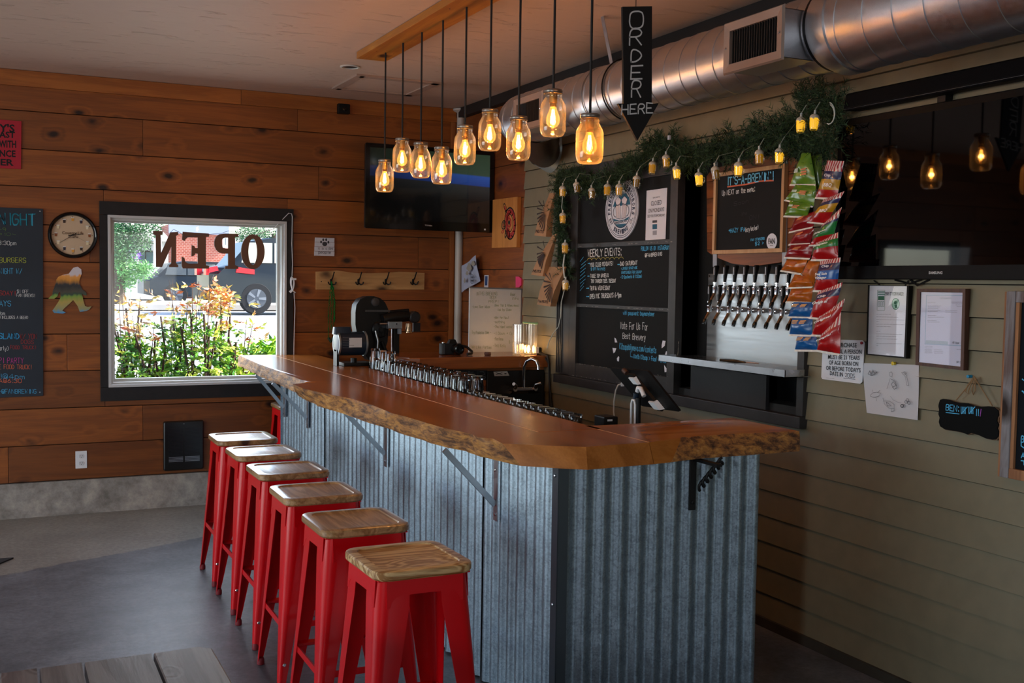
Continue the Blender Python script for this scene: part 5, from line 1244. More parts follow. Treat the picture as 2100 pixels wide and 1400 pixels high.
ftext('FAN', (KP.c-.002, cst.y+rs*.62, cst.z-rs*.28), (0, -rs*1.24, 0), (0, 0, rs*.66), (-1, 0, 0), 0, .0004, .03).build('lettering', M['ink'], s)
mb = MB(); ribbon(mb, [V((KP.c-.0022, cst.y+rs*.3, cst.z-rs*.5)), V((KP.c-.0022, cst.y-rs*.3, cst.z-rs*.5))], .002, V((-1, 0, 0))); mb.build('underline', M['ink'], s)
# stainless tap plate and taps
XP = 3.45
s = thing('tap_panel', 'brushed stainless steel backing panel of the beer taps', 'panel', (XP, 4.36, 1.46))
MB().box((XP, 3.985, 1.215), (XB, 4.752, 1.697)).build('panel', metalm('brushed', 'c2c8cc', .33, speck=.12, sscale=30, stretch=(1, .15, 3)), s, bevel=.001)
for y, z in ((4.74, 1.685), (4.36, 1.68), (4.0, 1.69), (4.74, 1.23)): MB().lathe([(.005, 0), (.005, -.002), (0, -.003)], (XP, y, z), 8, 'x').build('screw', M['ink'], s)
bronze = metalm('tap_bronze', 'a4886c', .16)
def tap():
    r = thing('beer_tap', 'x', 'tap')
    mb = MB(); mb.lathe([(.016, .02), (.016, .012), (.010, .010), (.010, -.028), (.013, -.030), (.013, -.045), (.010, -.048)], (0, 0, 0), 16, 'x'); mb.build('shank', M['chrome'], r, smooth=.6)
    mb = MB(); mb.lathe([(.008, -.022), (.012, -.018), (.0125, .006), (.014, .010), (.014, .016), (.009, .020), (.009, .028), (.0115, .030), (.0115, .038), (.008, .040)], (-.058, 0, 0), 16); mb.build('faucet_body', M['chrome'], r, smooth=.6)
    mb = MB(); mb.tube([(-.058, 0, -.016), (-.066, 0, -.032), (-.078, 0, -.050), (-.084, 0, -.062)], [.010, .009, .008, .0075], 12); mb.build('spout', bronze, r, smooth=1)
    mb = MB(); mb.tube([(-.082, 0, -.056), (-.088, 0, -.070), (-.092, 0, -.084)], [.0095, .011, .0085], 12); mb.build('spout_cap', M['blackgloss'], r, smooth=1)
    mb = MB(); mb.loft([[(-.058+x, y, .038) for x, y in rrect(.014, .012, .004, 3)], [(-.056+x, y, .07) for x, y in rrect(.018, .015, .004, 3)], [(-.05+x, y, .118) for x, y in rrect(.026, .02, .005, 3)], [(-.049+x, y, .124) for x, y in rrect(.02, .016, .005, 3)]])
    mb.build('tap_handle', M['black'], r, smooth=.6)
    mb = MB(); mb.box((-.0665, -.004, .075), (-.064, .004, .114)); mb.build('handle_label', plain('8a8a92', .35), r)
    return r
t0 = tap(); first = True
TPn = Plane('x', XP-.058)
rowA = [(1466, 593), (1486, 593.5), (1506, 594), (1527, 594.5), (1547.5, 595), (1571.5, 595.5), (1593, 596), (1616.5, 596.5)]
rowB = [(1454.5, 632), (1474, 633), (1495, 634), (1515.5, 635), (1537.5, 636), (1558, 637), (1582, 638), (1604, 639), (1627, 640)]
ordn = ['first', 'second', 'third', 'fourth', 'fifth', 'sixth', 'seventh', 'eighth', 'ninth']
for nm, row in (('upper', rowA), ('lower', rowB)):
    za = sum(TPn.P(*p).z for p in row)/len(row)
    for i, p in enumerate(row):
        w3 = TPn.P(*p); o = t0 if first else copy_tree(t0); first = False
        o.location = (XP, w3.y, za+.00); o['label'] = '%s beer tap from the left in the %s row' % (ordn[i], nm); o['group'] = 'beer taps in the %s row' % nm
        if i == 3 and nm == 'upper': pass
# drip tray
s = thing('drip_tray', 'stainless drip tray shelf with mesh top under the beer taps', 'tray', (3.3, 4.2, 1.24))
ty0, ty1 = 3.80, 4.82
mb = MB(); mb.box((3.19, ty0, 1.228), (3.193, ty1, 1.262)); mb.box((3.19, ty0, 1.228), (XP-.002, ty1, 1.231)); mb.box((3.19, ty1-.003, 1.228), (XW-.045, ty1, 1.262)); mb.box((3.19, ty0, 1.228), (XW-.045, ty0+.003, 1.262)); mb.build('tray_pan', M['steel'], s)
mb = MB()
for k in range(56):
    y = ty0+.01+k*.02; yy = y
    if yy < by0-.0: xe = XW-.045
    else: xe = XP-.004
    if y < 4.81: mb.add([(3.194, y, 1.257), (xe, y+.02*(k % 2), 1.257), (xe, y+.003+.02*(k % 2), 1.257), (3.194, y+.003, 1.257)], [(0, 1, 2, 3)]); mb.add([(3.194, y+.02, 1.2575), (xe, y-.0, 1.2575), (xe, y+.003, 1.2575), (3.194, y+.023, 1.2575)], [(0, 1, 2, 3)])
for k in range(9):
    x = 3.2+k*.027; mb.add([(x, ty0+.01, 1.258), (x, ty1-.01, 1.258), (x+.003, ty1-.01, 1.258), (x+.003, ty0+.01, 1.258)], [(0, 1, 2, 3)])
o = mb.build('mesh_top', M['steel'], s); o['kind'] = 'stuff'
s = thing('bottle_opener', 'small dark metal opener lying on the drip tray', 'opener', (3.3, 4.25, 1.262))
MB().tube([(3.25, 4.36, 1.266), (3.27, 4.27, 1.266), (3.28, 4.20, 1.266)], [.006, .009, .004], 8).build('handle', M['blackgloss'], s); MB().tube([(3.28, 4.22, 1.266), (3.30, 4.12, 1.266)], .0035, 6).build('blade', M['chrome'], s)
# ------------------------------------------------------------------ big television and soundbar
s = thing('television', 'large black wall television reflecting the jar lamps', 'television', (3.26, 2.86, 2.0))
tz0_, tz1_ = 1.672, 2.352; ty1_ = 3.615; ty0_ = 2.12
TX = 3.285
mb = MB(); mb.loft([[(TX+.05, y, z) for y, z in ((ty0_+.05, tz0_+.05), (ty1_-.05, tz0_+.05), (ty1_-.05, tz1_-.05), (ty0_+.05, tz1_-.05))], [(TX+.02, y, z) for y, z in ((ty0_, tz0_), (ty1_, tz0_), (ty1_, tz1_), (ty0_, tz1_))], [(TX, y, z) for y, z in ((ty0_, tz0_), (ty1_, tz0_), (ty1_, tz1_), (ty0_, tz1_))]])
mb.build('cabinet', plain('08080a', .35, spec=.12), s, bevel=.003)
scr = plain('010102', .03, spec=.35); MB().box((TX-.002, ty0_+.03, tz0_+.055), (TX-.0005, ty1_-.03, tz1_-.03)).build('screen', scr, s)
TS = Plane('x', TX-.0005); pftext(TS, 'SAMSUNG', (1905, 561.5), (1933, 561.5), 5, .0005, .03).build('lettering', plain('c8c8cc', .35), s)
MB().box((TX+.045, 2.6, 1.9), (XW, 3.1, 2.15)).build('wall_mount', M['black'], s)
mb = MB(); mb.tube([V((XW-.02, 3.3, 1.67)), V((XW-.02, 3.22, 1.655)), V((XW-.02, 3.16, 1.672))], .004, 6); mb.tube([V((XW-.02, 3.22, 1.672)), V((XW-.02, 3.18, 1.648)), V((XW-.02, 3.12, 1.672))], .004, 6); mb.build('cable', M['cable_b'], s)
s = thing('soundbar', 'long black soundbar mounted above the large television', 'speaker', (3.27, 2.9, 2.43))
SB = Plane('x', 3.25)
a = [SB.P(*p) for p in ((1737.5, 192), (1745, 232))]
mb = MB(); za, zb_ = 2.452, 2.375
for (x, z, y1_) in (): pass
ring = lambda y, tw: [(XW-.03, y, zb_+.005), (3.235, y+tw*0, zb_), (3.225, y, zb_+.01), (3.245, y+tw, za-.008), (3.255, y+tw, za), (XW-.03, y, za)]
yS = SB.P(1740, 210).y
mb.loft([ring(yS, .012), ring(2.1, 0)]); mb.build('cabinet', plain('090a0d', .6, spec=.15), s, bevel=.002)
MB().box((3.2285, 2.1, zb_+.006), (3.2305, yS, zb_+.010)).build('trim_line', M['steel'], s)
for y in (3.05, 2.5): MB().box((3.30, y, 2.33), (XW-.0, y+.04, 2.40)).build('bracket', M['black'], s)
# ------------------------------------------------------------------ snack bags on clip strips
random.seed(21)
def foil(c, r=.28):
    c = ''.join('%02x' % int(int(c[i:i+2], 16)*.86) for i in (0, 2, 4)); return plain(c, r, bump=.6, bscale=22, coat=.25)
def quadmap(Q):
    return lambda u, v_: Q[0].lerp(Q[1], u).lerp(Q[3].lerp(Q[2], u), v_)
def snack_bag(quad, bands, lab, group, X, texts=(), art=None, seed=0, nm='chip_bag', thick=.022):
    """pillow bag: quad TL TR BR BL measured on plane X; bands = [(upto_v, material)]"""
    pl = Plane('x', X); Q = [pl.P(1580+.3145*x, 300+.3145*y) for x, y in quad]; c = sum(Q, V((0, 0, 0)))/4
    s = thing(nm, lab, 'snack bag', c, group); qm = quadmap(Q); nu, nv = 10, 14
    def surf(u, v_, side):
        p = qm(u, v_); e = (max(0, 1-abs(2*u-1)**2.6))*(max(0, math.sin(PI*min(1, max(0, (v_-.05)/.9))))**.6)
        w = noise.noise(V((u*4+seed*3, v_*4, side)))*.006*(1 if .04 < v_ < .96 else .3)
        cr_ = .003*math.sin(u*26+seed)*(1-e)
        p = V(p); p.x -= (side*thick*e+w*(.3+e)+cr_*.4); return p
    mats = [b_[1] for b_ in bands]
    mb = MB(); idx = {}
    for side in (1, -1):
        for j in range(nv+1):
            for i in range(nu+1): idx[(side, i, j)] = len(mb.v)+0; mb.v.append(tuple(surf(i/nu, j/nv, side)))
    for side in (1, -1):
        for j in range(nv):
            vv = (j+.5)/nv; m_ = next((k for k, b_ in enumerate(bands) if vv <= b_[0]), len(bands)-1)
            for i in range(nu):
                f = (idx[(side, i, j)], idx[(side, i+1, j)], idx[(side, i+1, j+1)], idx[(side, i, j+1)])
                mb.f.append(f if side > 0 else f[::-1]); mb.m.append(m_)
    for j in range(nv):
        for i in (0, nu): mb.f.append((idx[(1, i, j)], idx[(1, i, j+1)], idx[(-1, i, j+1)], idx[(-1, i, j)])); mb.m.append(0)
    for j in (0, nv):
        for i in range(nu): mb.f.append((idx[(1, i, j)], idx[(1, i+1, j)], idx[(-1, i+1, j)], idx[(-1, i, j)])); mb.m.append(0)
    mb.build('bag_body', mats, s, smooth=1.2)
    # crimped bottom seal
    mb = MB(); a = [surf(i/nu, 1.0, 1) for i in range(nu+1)]
    dn = (Q[3]-Q[0]).normalized()*.010
    mb.loft([[p+V((-.003, 0, 0)) for p in a], [p+dn*.9+V((-.003, 0, 0)) for p in a]], closed=False, cap0=False, cap1=False)
    mb.build('crimp_seal', plain('d8d4cc', .35), s)
    for txt, u0, u1, v_, h, col in texts:
        A, B_, U_ = surf(u0, v_, 1), surf(u1, v_, 1), surf(u0, v_-h, 1); x = min(surf(.5, v_, 1).x, A.x, B_.x, U_.x)-.0025
        A.x = B_.x = U_.x = x
        ftext(txt, A, B_-A, U_-A, V((-1, 0, 0)), 0, .0003, .025).build('lettering', plain(col, .5), s)
    if art:
        for (u0, v0, u1, v1, col) in art:
            if u0 is None: continue
            mb = MB(); P = [surf(u0, v0, 1), surf(u1, v0-.03, 1), surf(u1, v1-.03, 1), surf(u0, v1, 1)]; x = min(p.x for p in P)-.002
            P = [V((x, p.y, p.z)) for p in P]; mb.prism(P, (-.0004, 0, 0)); mb.build('print', plain(col, .5), s)
    return s
G, Rr_, O_, Bl = foil('6a9a2a'), foil('a01520'), foil('d06a18'), foil('1f6ab8')
def sticks(u, v_, c1='c8703a'):
    return [(u+.02, v_+.12, u+.30, v_+.17, c1), (u, v_+.2, u+.28, v_+.25, c1), (u+.02, v_+.28, u+.26, v_+.33, c1)]
gl = 'veggie straw bags on the left clip strip'
XL = 3.20
L_ = [([(205,42),(262,42),(300,246),(130,246)], G, 'green stick-snack bag, topmost on the left strip', .5, .4, 'top'), 
      ([(165,250),(300,255),(285,390),(98,346)], G, 'green stick-snack bag, second from the top of the left strip', .5, .2, ''),
      ([(130,355),(265,378),(240,456),(92,450)], G, 'lowest of the three green stick-snack bags', .35, .1, ''),
      ([(165,462),(300,420),(280,522),(125,556)], Rr_, 'topmost of the three dark red stick-snack bags', .3, .05, ''),
      ([(160,556),(285,530),(262,630),(122,636)], Rr_, 'middle dark red stick-snack bag of the left strip', .35, .1, ''),
      ([(130,642),(280,634),(262,728),(92,720)], Rr_, 'lowest dark red stick-snack bag, just above the orange ones', .35, .1, ''),
      ([(110,734),(245,738),(205,828),(70,806)], O_, 'topmost orange stick-snack bag of the left strip', .4, .1, ''),
      ([(250,742),(325,752),(282,912),(205,834)], O_, 'orange snack bag turned sideways between the two strips', .3, .3, ''),
      ([(160,834),(270,852),(278,913),(117,918)], O_, 'middle orange stick-snack bag with folded top', .4, .1, ''),
      ([(140,922),(280,920),(265,1014),(105,1010)], O_, 'lowest orange stick-snack bag, above the blue ones', .4, .15, ''),
      ([(150,1015),(275,1016),(275,1112),(115,1108)], Bl, 'topmost of the three blue stick-snack bags', .15, .02, ''),
      ([(140,1118),(275,1122),(270,1228),(122,1224)], Bl, 'middle blue stick-snack bag of the left strip', .15, .02, ''),
      ([(172,1232),(300,1236),(310,1326),(160,1324)], Bl, 'lowest blue stick-snack bag of the left strip', .15, .02, '')]
for i, (q_, m_, lab, au, av, ex) in enumerate(L_):
    art = sticks(au, av, {G: 'd07850', Rr_: 'c86a28', O_: 'b04c18', Bl: 'd8a050'}[m_])
    if m_ is Bl: art += sticks(.55, .02, 'd8a050')
    if m_ is G: art += [(.18, av+.12, .36, av+.26, 'b8c8b8')]
    snack_bag(q_, [(2, m_)], lab, gl, XL-(.004*(i % 3)), (), art, i)
snack_bag([(268,60),(335,52),(330,300),(270,250)], [(2, foil('5a7a20'))], 'crumpled green bag hanging behind the top left bag', gl, XL+.03, (), None, 30)
navy_ = foil('1c2260', .3); stripe = None
mt, t, n, l, b = nt('red_white_stripe'); setp(b, rough=.3, coat=.3)
tc = N(n, 'TexCoord'); wv = N(n, 'TexWave', wave_type='BANDS', bands_direction='Y', i_Scale=22.0, i_Distortion=1.5); l.new(tc.outputs['Object'], wv.inputs[0])
cr = N(n, 'ValToRGB'); cr.color_ramp.interpolation = 'CONSTANT'; e = cr.color_ramp.elements; e[0].color = srgb('d8c8c4'); e[1].position = .5; e[1].color = srgb('a82434'); l.new(wv.outputs[0], cr.inputs[0]); l.new(cr.outputs[0], b.inputs['Base Color']); stripe = mt
yel, redf, grn, blu, silver = foil('d8a010'), foil('c0161a'), foil('1a8a3a'), foil('1a66c0'), foil('c8c8cc')
gr = 'chip bags on the right clip strip'; XR = 3.19
R_ = [([(372,92),(482,96),(435,338),(296,330)], [(.28, stripe), (.48, navy_), (.76, yel), (2, redf)], 'barbecue chip bag in yellow and red, topmost on the right strip', [('BBQ', .42, .82, .70, .09, 'f0e8e0'), ('Chip', .35, .68, .43, .07, 'e8e8f0')]),
      ([(350,345),(486,290),(370,502),(247,490)], [(.2, stripe), (.36, navy_), (.66, yel), (2, redf)], 'second yellow and red barbecue chip bag, tilted on its strip', [('BBQ', .45, .85, .62, .10, 'f0e8e0')]),
      ([(345,505),(466,395),(395,640),(258,642)], [(.3, stripe), (.36, navy_), (.68, grn), (2, redf)], 'green and red jalapeno chip bag, upper of two', [('Jalapeno', .12, .78, .56, .09, 'f0f0e8')]),
      ([(300,622),(440,560),(440,735),(268,735)], [(.18, stripe), (.52, grn), (2, redf)], 'green and red jalapeno chip bag, lower and squarer one', [('Jalapeno', .10, .72, .34, .12, 'f0f0e8')]),
      ([(325,748),(456,724),(430,944),(280,936)], [(.12, stripe), (.34, navy_), (.66, blu), (2, redf)], 'sea salt and vinegar chip bag in blue and red', [('Sea Salt', .12, .68, .50, .08, 'f0f0f0'), ('Vinegar', .12, .66, .62, .08, 'f0f0f0'), ('Chip', .30, .66, .25, .07, 'e8e8f0')]),
      ([(310,948),(470,885),(405,1124),(254,1112)], [(.16, stripe), (.36, navy_), (2, redf)], 'topmost of the three red original chip bags', [('Original', .12, .75, .52, .10, 'f0f0f0'), ('Chip', .25, .6, .31, .07, 'e8e8f0')]),
      ([(305,1120),(488,990),(415,1232),(268,1226)], [(.22, stripe), (2, redf)], 'middle red original chip bag of the right strip', [('Original', .10, .76, .42, .12, 'f0f0f0')]),
      ([(325,1234),(462,1080),(455,1352),(305,1326)], [(.3, stripe), (2, redf)], 'lowest red original chip bag, hanging over the age notice', [('Original', .08, .74, .48, .11, 'f0f0f0')])]
for i, (q_, bands, lab, tx) in enumerate(R_): snack_bag(q_, bands, lab, gr, XR-.004*i, tx, None, i+50)
# paper nut sacks at the left of the casing
kraft = plain('a97c55', .7, var=.12, bscale=14)
def nut_sack(px, lab, seed, txt):
    pl = Plane('x', 3.24); Q = [pl.P(1040+.2572*x, 380+.2572*y) for x, y in px]; c = sum(Q, V((0, 0, 0)))/4
    s = thing('paper_sack', lab, 'paper bag', c, 'kraft nut sacks by the garland'); qm = quadmap(Q); rings = []
    for j in range(9):
        v_ = j/8; d_ = .008+.034*min(1, v_*1.6); a, b2 = qm(0, v_), qm(1, v_); wob = .004*noise.noise(V((v_*6, seed, 0)))
        rings.append([a+V((wob, 0, 0)), a+V((-d_, 0, 0)), a.lerp(b2, .5)+V((-d_-.004+wob, 0, 0)), b2+V((-d_, 0, 0)), b2+V((.0, 0, 0)), a.lerp(b2, .5)])
    MB().loft(rings, True, True, False).build('sack_body', kraft, s, smooth=.9)
    MB().loft([[p.lerp(c, .05)+V((0, 0, .012)) for p in rings[-1]], [p.lerp(c, .9) for p in rings[-1]]]).build('sack_opening', plain('6a4a30', .8), s)
    ikb = plain('33201a', .75)
    for k in range(10):
        ang = math.radians(70+k*16.5); o_ = V(qm(.80, .42)); L0, L1 = .028, (.125 if k < 9 else .08); mb = MB()
        side = (Q[1]-Q[0]).normalized(); dn = (Q[3]-Q[0]).normalized()
        d3 = (side*math.cos(ang)*.8+dn*math.sin(ang)).normalized(); w1, w2 = .0018, .0056; t_ = d3.cross(V((1, 0, 0))).normalized()
        x = min(p.x for r in rings[3:7] for p in r)-.0012
        P = [o_+d3*L0-t_*w1, o_+d3*L0+t_*w1, o_+d3*L1+t_*w2, o_+d3*L1-t_*w2]
        P = [V((x, p.y, p.z)) for p in P]; mb.prism(P, (-.0003, 0, 0)); mb.build('sun_ray', ikb, s)
    A, B_ = V(qm(.1, .93)), V(qm(.8, .93)); U_ = V(qm(.1, .86)); x = min(p.x for r in rings for p in r)-.001; A.x = B_.x = U_.x = x
    ftext(txt, A, B_-A, U_-A, V((-1, 0, 0)), 0, .0004, .02).build('lettering', ikb, s)
nut_sack([(350, 60), (385, 62), (355, 410), (262, 400)], 'topmost brown paper nut sack, mostly turned aside', 1, 'NUTS')
nut_sack([(370, 400), (402, 385), (330, 725), (235, 712)], 'middle brown paper nut sack with printed sunburst', 2, 'NUTS')
nut_sack([(345, 650), (475, 648), (390, 965), (283, 950)], 'lowest brown paper nut sack, showing its whole sunburst', 3, 'Pea NUTS')
# ------------------------------------------------------------------ garland with mug lights
random.seed(31)
GP = Plane('x', 3.27)
path_px = [(1166, 566), (1162, 520), (1155, 480), (1152, 430), (1150, 395), (1160, 362), (1192, 374), (1232, 380), (1262, 372), (1296, 350), (1322, 330), (1346, 300), (1368, 290), (1392, 318), (1418, 328), (1450, 322), (1480, 312), (1515, 300), (1552, 284), (1590, 278), (1622, 262), (1646, 240), (1652, 215), (1672, 205), (1700, 205), (1718, 225), (1716, 262), (1708, 292), (1690, 315), (1668, 312), (1640, 300), (1612, 298)]
GPt = [GP.P(*p) for p in path_px]
g_ = thing('pine_garland', 'artificial green pine garland draped over the top of the tap window', 'garland', GP.P(1420, 320))
MB().tube(GPt, .007, 6).build('core_wire', plain('1c2a18', .7), g_)
mb = MB(); mb.cur = 0
acc = []
for a, c in zip(GPt[:-1], GPt[1:]): acc.append((c-a).length)
TL = sum(acc)
def along(f):
    d_ = f*TL
    for (a, c), L in zip(zip(GPt[:-1], GPt[1:]), acc):
        if d_ <= L: return a.lerp(c, d_/L), (c-a).normalized()
        d_ -= L
    return V(GPt[-1]), (GPt[-1]-GPt[-2]).normalized()
NS = 1300
for k in range(NS):
    f = random.random()
    # bushier at the right-hand end
    o_, tdir = along(f); 
    dr = V((random.gauss(-.5, .5), random.gauss(0, 1), random.gauss(.1, 1))).normalized(); sl = random.uniform(.055, .125)*(1.2 if f > .66 else (.8 if f < .16 else 1))
    tip = o_+dr*sl
    if tip.x > XW-.012: tip.x = XW-.012-random.random()*.02
    dr = (tip-o_).normalized()
    nn_ = 22
    for i in range(nn_):
        g = (i+.5)/nn_; q = o_.lerp(tip, .15+.85*g); r_ = V((random.gauss(0, 1), random.gauss(0, 1), random.gauss(0, 1)))
        r_ = (r_-dr*r_.dot(dr)).normalized(); nd = (r_+dr*.75).normalized()*random.uniform(.022, .036); e_ = q+nd
        if e_.x > XW-.003: continue
        w_ = nd.cross(V((random.random(), random.random(), random.random()))).normalized()*.0019
        b_ = len(mb.v); mb.v += [tuple(q-w_), tuple(q+w_), tuple(e_)]; mb.f.append((b_, b_+1, b_+2)); mb.m.append(0 if random.random() < .7 else 1)
o = mb.build('pine_needles', [plain('20381e', .7), plain('33502a', .7)], g_); o['kind'] = 'stuff'
# mug lights
beer = plain('b8860c', .25, emit=.16, emitc=(1.0, .50, .02, 1)); beer_hot = plain('e0a818', .25, emit=.75, emitc=(1.0, .58, .03, 1)); beer_dim = plain('8a6410', .25, emit=.03, emitc=(1.0, .5, .02, 1))
foamm = plain('c8c2b4', .6); mugg = thin_glass('mug_plastic', (1, .97, .9, 1), .25, .05)
MBm = {}
def mug(level, hot):
    r = thing('mug_light', 'x', 'string light')
    bm_ = {0: beer_dim, 1: beer, 2: beer_hot}[level]
    MB().lathe([(.0175, -.012), (.0175, -.034), (.0150, -.054), (.0, -.055)], n=16, cap0=True).build('beer', bm_, r, smooth=1)
    MB().lathe([(.019, -.018), (.0185, -.030), (.0165, -.052), (.0165, -.060), (.014, -.062), (0, -.061)], n=16, cap0=False, cap1=False).build('mug_glass', mugg, r, smooth=1)
    rings = []
    for rr, z in ((.0, .004), (.006, .003), (.012, .0), (.0175, -.005), (.0200, -.011), (.0195, -.015)):
        rings.append([(rr*math.cos(a), rr*math.sin(a), z-(.006*max(0, math.sin(a*5)) if rr > .018 else 0)) for a in [2*PI*i/20 for i in range(20)]])
    MB().loft(rings, True, False, False).build('foam', foamm, r, smooth=1.2)
    MB().tube([(.018, 0, -.028), (.029, 0, -.027), (.032, 0, -.038), (.028, 0, -.050), (.017, 0, -.052)], .0028, 8).build('mug_handle', mugg, r, smooth=1)
    MB().lathe([(.0045, .018), (.005, .004), (.004, .0)], n=10).build('cap', plain('c8ccc8', .4), r)
    return r
ml = [(1154, 382, 1, 3.4, 'leftmost mug light on the garland top, over the casing edge'), (1182, 374, 0, 3.5, 'mug light with its handle left, tucked under the garland'), (1213, 386, 0, .2, 'small dim mug light below the left of the garland'),
      (1246, 378, 1, 3.3, 'mug light just left of the oval brewery sign'), (1270, 378, 1, .3, 'mug light overlapping the oval brewery sign'), (1306, 361, 0, 0, 'dim mug light right of the brewery sign on a white lead'),
      (1339, 332, 1, 0, 'mug light above the closed notice'), (1366, 318, 1, .4, 'upper mug light of the pair at the stile'), (1387, 341, 2, 0, 'brighter lower mug light of the pair at the stile'),
      (1433, 354, 2, .3, 'mug light hanging alone in the black bay'), (1466, 342, 0, 0, 'dim mug light at the left corner of the small chalkboard'), (1515, 333, 2, 3.3, 'mug light with handle left over the small chalkboard heading'),
      (1557, 308, 1, 0, 'mug light with clear handle right, above the chalkboard frame'), (1599, 305, 2, 0, 'mug light over the right corner of the chalkboard frame'), (1643, 241, 2, 0, 'left of the two bright mug lights at the garland corner'), (1671, 235, 2, 0, 'right of the two bright mug lights at the garland corner'),
      (1154, 437, 1, 0, 'mug light on the hanging left end, topmost of three'), (1159, 498, 1, .3, 'mug light on the hanging left end, above the white lead'), (1160, 574, 1, .3, 'lowest mug light, beside the nut sacks')]
ML = Plane('x', 3.185)
for (x, y, lv, rz, lab) in ml:
    o = mug(lv, 0); p = ML.P(x, y); o.location = p; o.scale = (1.08, 1.08, 1.08); o.rotation_euler = (random.uniform(-.12, .12), random.uniform(-.12, .12), rz+PI/2+PI if rz < 1 else rz+PI/2-PI*0)
    o['label'] = lab; o['group'] = 'beer mug string lights'
s = thing('light_string', 'thin clear-white lead joining the mug lights along the garland', 'cord', ML.P(1400, 330))
P = []
for i, (x, y, lv, rz, lab) in enumerate(ml[:16]):
    top_ = ML.P(x, y)+V((0, 0, .018)); P += [top_, top_+V((.01, -.02, .035))]
    if i < 15:
        nx2 = ML.P(ml[i+1][0], ml[i+1][1]); P.append((top_+nx2)/2+V((.045, 0, .055)))
for k in range(0, len(P)-1, 3): MB().tube([P[k], P[k+1]], .0022, 6).build('lead', plain('8a9084', .35), s)
MB().tube(P, .0013, 6).build('lead', plain('5a6450', .35), s)
P = [ML.P(x, y, -.03) for x, y in ((1154, 400), (1152, 425), (1154, 436))]; MB().tube(P, .0022, 6).build('lead', plain('c8ccc4', .35), s)
P = [ML.P(x, y, -.02) for x, y in ((1158, 522), (1155, 545), (1158, 570))]; MB().tube(P, .0045, 6).build('lead', plain('c8ccc4', .35), s)
P = [ML.P(x, y, -.05) for x, y in ((1158, 592), (1151, 620), (1150, 648), (1145, 670), (1134, 684), (1126, 700), (1122, 714))]; MB().tube(P, .003, 6).build('lead', plain('c8ccc4', .35), s)
P = [ML.P(1700+12*math.cos(a), 232+22*math.sin(a), -.0) for a in [i*.3-1.4 for i in range(12)]]; MB().tube(P, .0025, 6).build('coil', plain('c8ccc4', .35), s); P = [ML.P(1698+13*math.cos(a), 234+21*math.sin(a), -.0) for a in [i*.3-1.2 for i in range(10)]]; MB().tube(P, .0022, 6).build('coil', plain('c8ccc4', .35), s)
MB().box(ML.P(1369, 278, .01), ML.P(1376, 286, .0)).build('plug_tag', plain('b8bcc8', .5), s)
# ------------------------------------------------------------------ notices and frames at the right
SPn = Plane('x', XW-.011)
s = thing('age_notice', 'white metal notice, purchase rule of 21 years, half behind the chip bags', 'sign', SPn.P(1728, 740))
def rq(TL, TR, BR, BL): return [TL, TR, BR, BL]
slab(SPn, [(1690, 700), (1694, 695.5), (1771, 697.5), (1775.5, 702), (1770.5, 783), (1766, 786.5), (1689, 777), (1686.5, 773)], .003, .004).build('plate', plain('dcdce4', .35), s)
n1 = Plane('x', XW-.019)
mb = MB()
for txt, x0, x1, y, y2, h in (('TO PURCHASE', 1699, 1757, 711, 712, 8.5), ('ALCOHOL A PERSON', 1693, 1767, 724, 725.5, 8.5), ('MUST BE 21 YEARS', 1698, 1763, 735.5, 738, 8.5), ('OF AGE BORN ON', 1700, 1760, 747, 750.5, 8.5), ("OR BEFORE TODAY'S", 1694, 1765, 758, 763.5, 8.5), ('DATE IN', 1702, 1728.5, 769, 772, 8.5)):
    merge(mb, pftext(n1, txt, (x0, y), (x1, y2), h, 0, .015))
mb.build('lettering', plain('20222a', .6), s)
mb = MB(); ptext(mb, n1, '2005', (1733, 773), (1753, 774.5), 8, .0018, 0, jit=.05); pline(mb, n1, [(1730, 775), (1754, 777.5)], .0018, 0); pline(mb, n1, [(1694.5, 774.5), (1711, 776.5)], .0009, 0); mb.build('handwriting', plain('30323a', .7), s)
q_ = n1.P(1768, 703); MB().lathe([(.006, -.0), (.006, -.006), (.003, -.008)], q_, 12, 'x').build('push_pin', plain('a01828', .4), s)
def framed(lab, q_out, q_in, mt, t_, nm='picture_frame', cat='frame', off=.0):
    s = thing(nm, lab, cat, SPn.P(*q_out[0])); a = ppoly(SPn, q_out); c = ppoly(SPn, q_in)
    f = [SPn.off(p, off) for p in a]; f1 = [SPn.off(p, off+t_) for p in a]; g1 = [SPn.off(p, off+t_) for p in c]; g0 = [SPn.off(p, off+t_-.006) for p in c]
    MB().loft([f, f1, g1, g0], True, True, False).build('frame', mt, s, bevel=0)
    return s, g0
s, g0 = framed('black-edged framed thank-you letter with a green seal', [(1788, 584), (1872, 586), (1866, 735), (1784, 727)], [(1789.5, 585.5), (1868, 587), (1862, 731.5), (1785.5, 725)], M['black'], .022)
for ch in list(s.children): ch.data.materials[0] = M['black']
mb = MB(); mb.prism(g0, (.003, 0, 0)); mb.build('letter', M['paper'], s)
mb = MB(); mb.prism([p+V((-.0035, 0, 0)) for p in g0], (.001, 0, 0)); mb.build('glazing', thin_glass('glazing', (1, 1, 1, 1), .05, gain=.2), s)
LP = Plane('x', g0[0].x-.0003); gr_ = plain('2a6a50', .7)
pftext(LP, 'PAY IT FORWARD!', (1816, 605.5), (1853, 606), 7, 0, .02).build('lettering', plain('3a3034', .8), s)
MB().add(ppoly(LP, [(1801, 607), (1813.5, 607), (1813.5, 615), (1800.5, 615)]), [(0, 1, 2, 3)]).build('emblem', gr_, s)
for yy in (597, 602): 
    MB().add(ppoly(LP, [(1800.5, yy), (1814.5, yy), (1814.5, yy+3), (1800.5, yy+3)]), [(0, 1, 2, 3)]).build('emblem', plain('6a8a84', .7), s)
mb = MB(); 
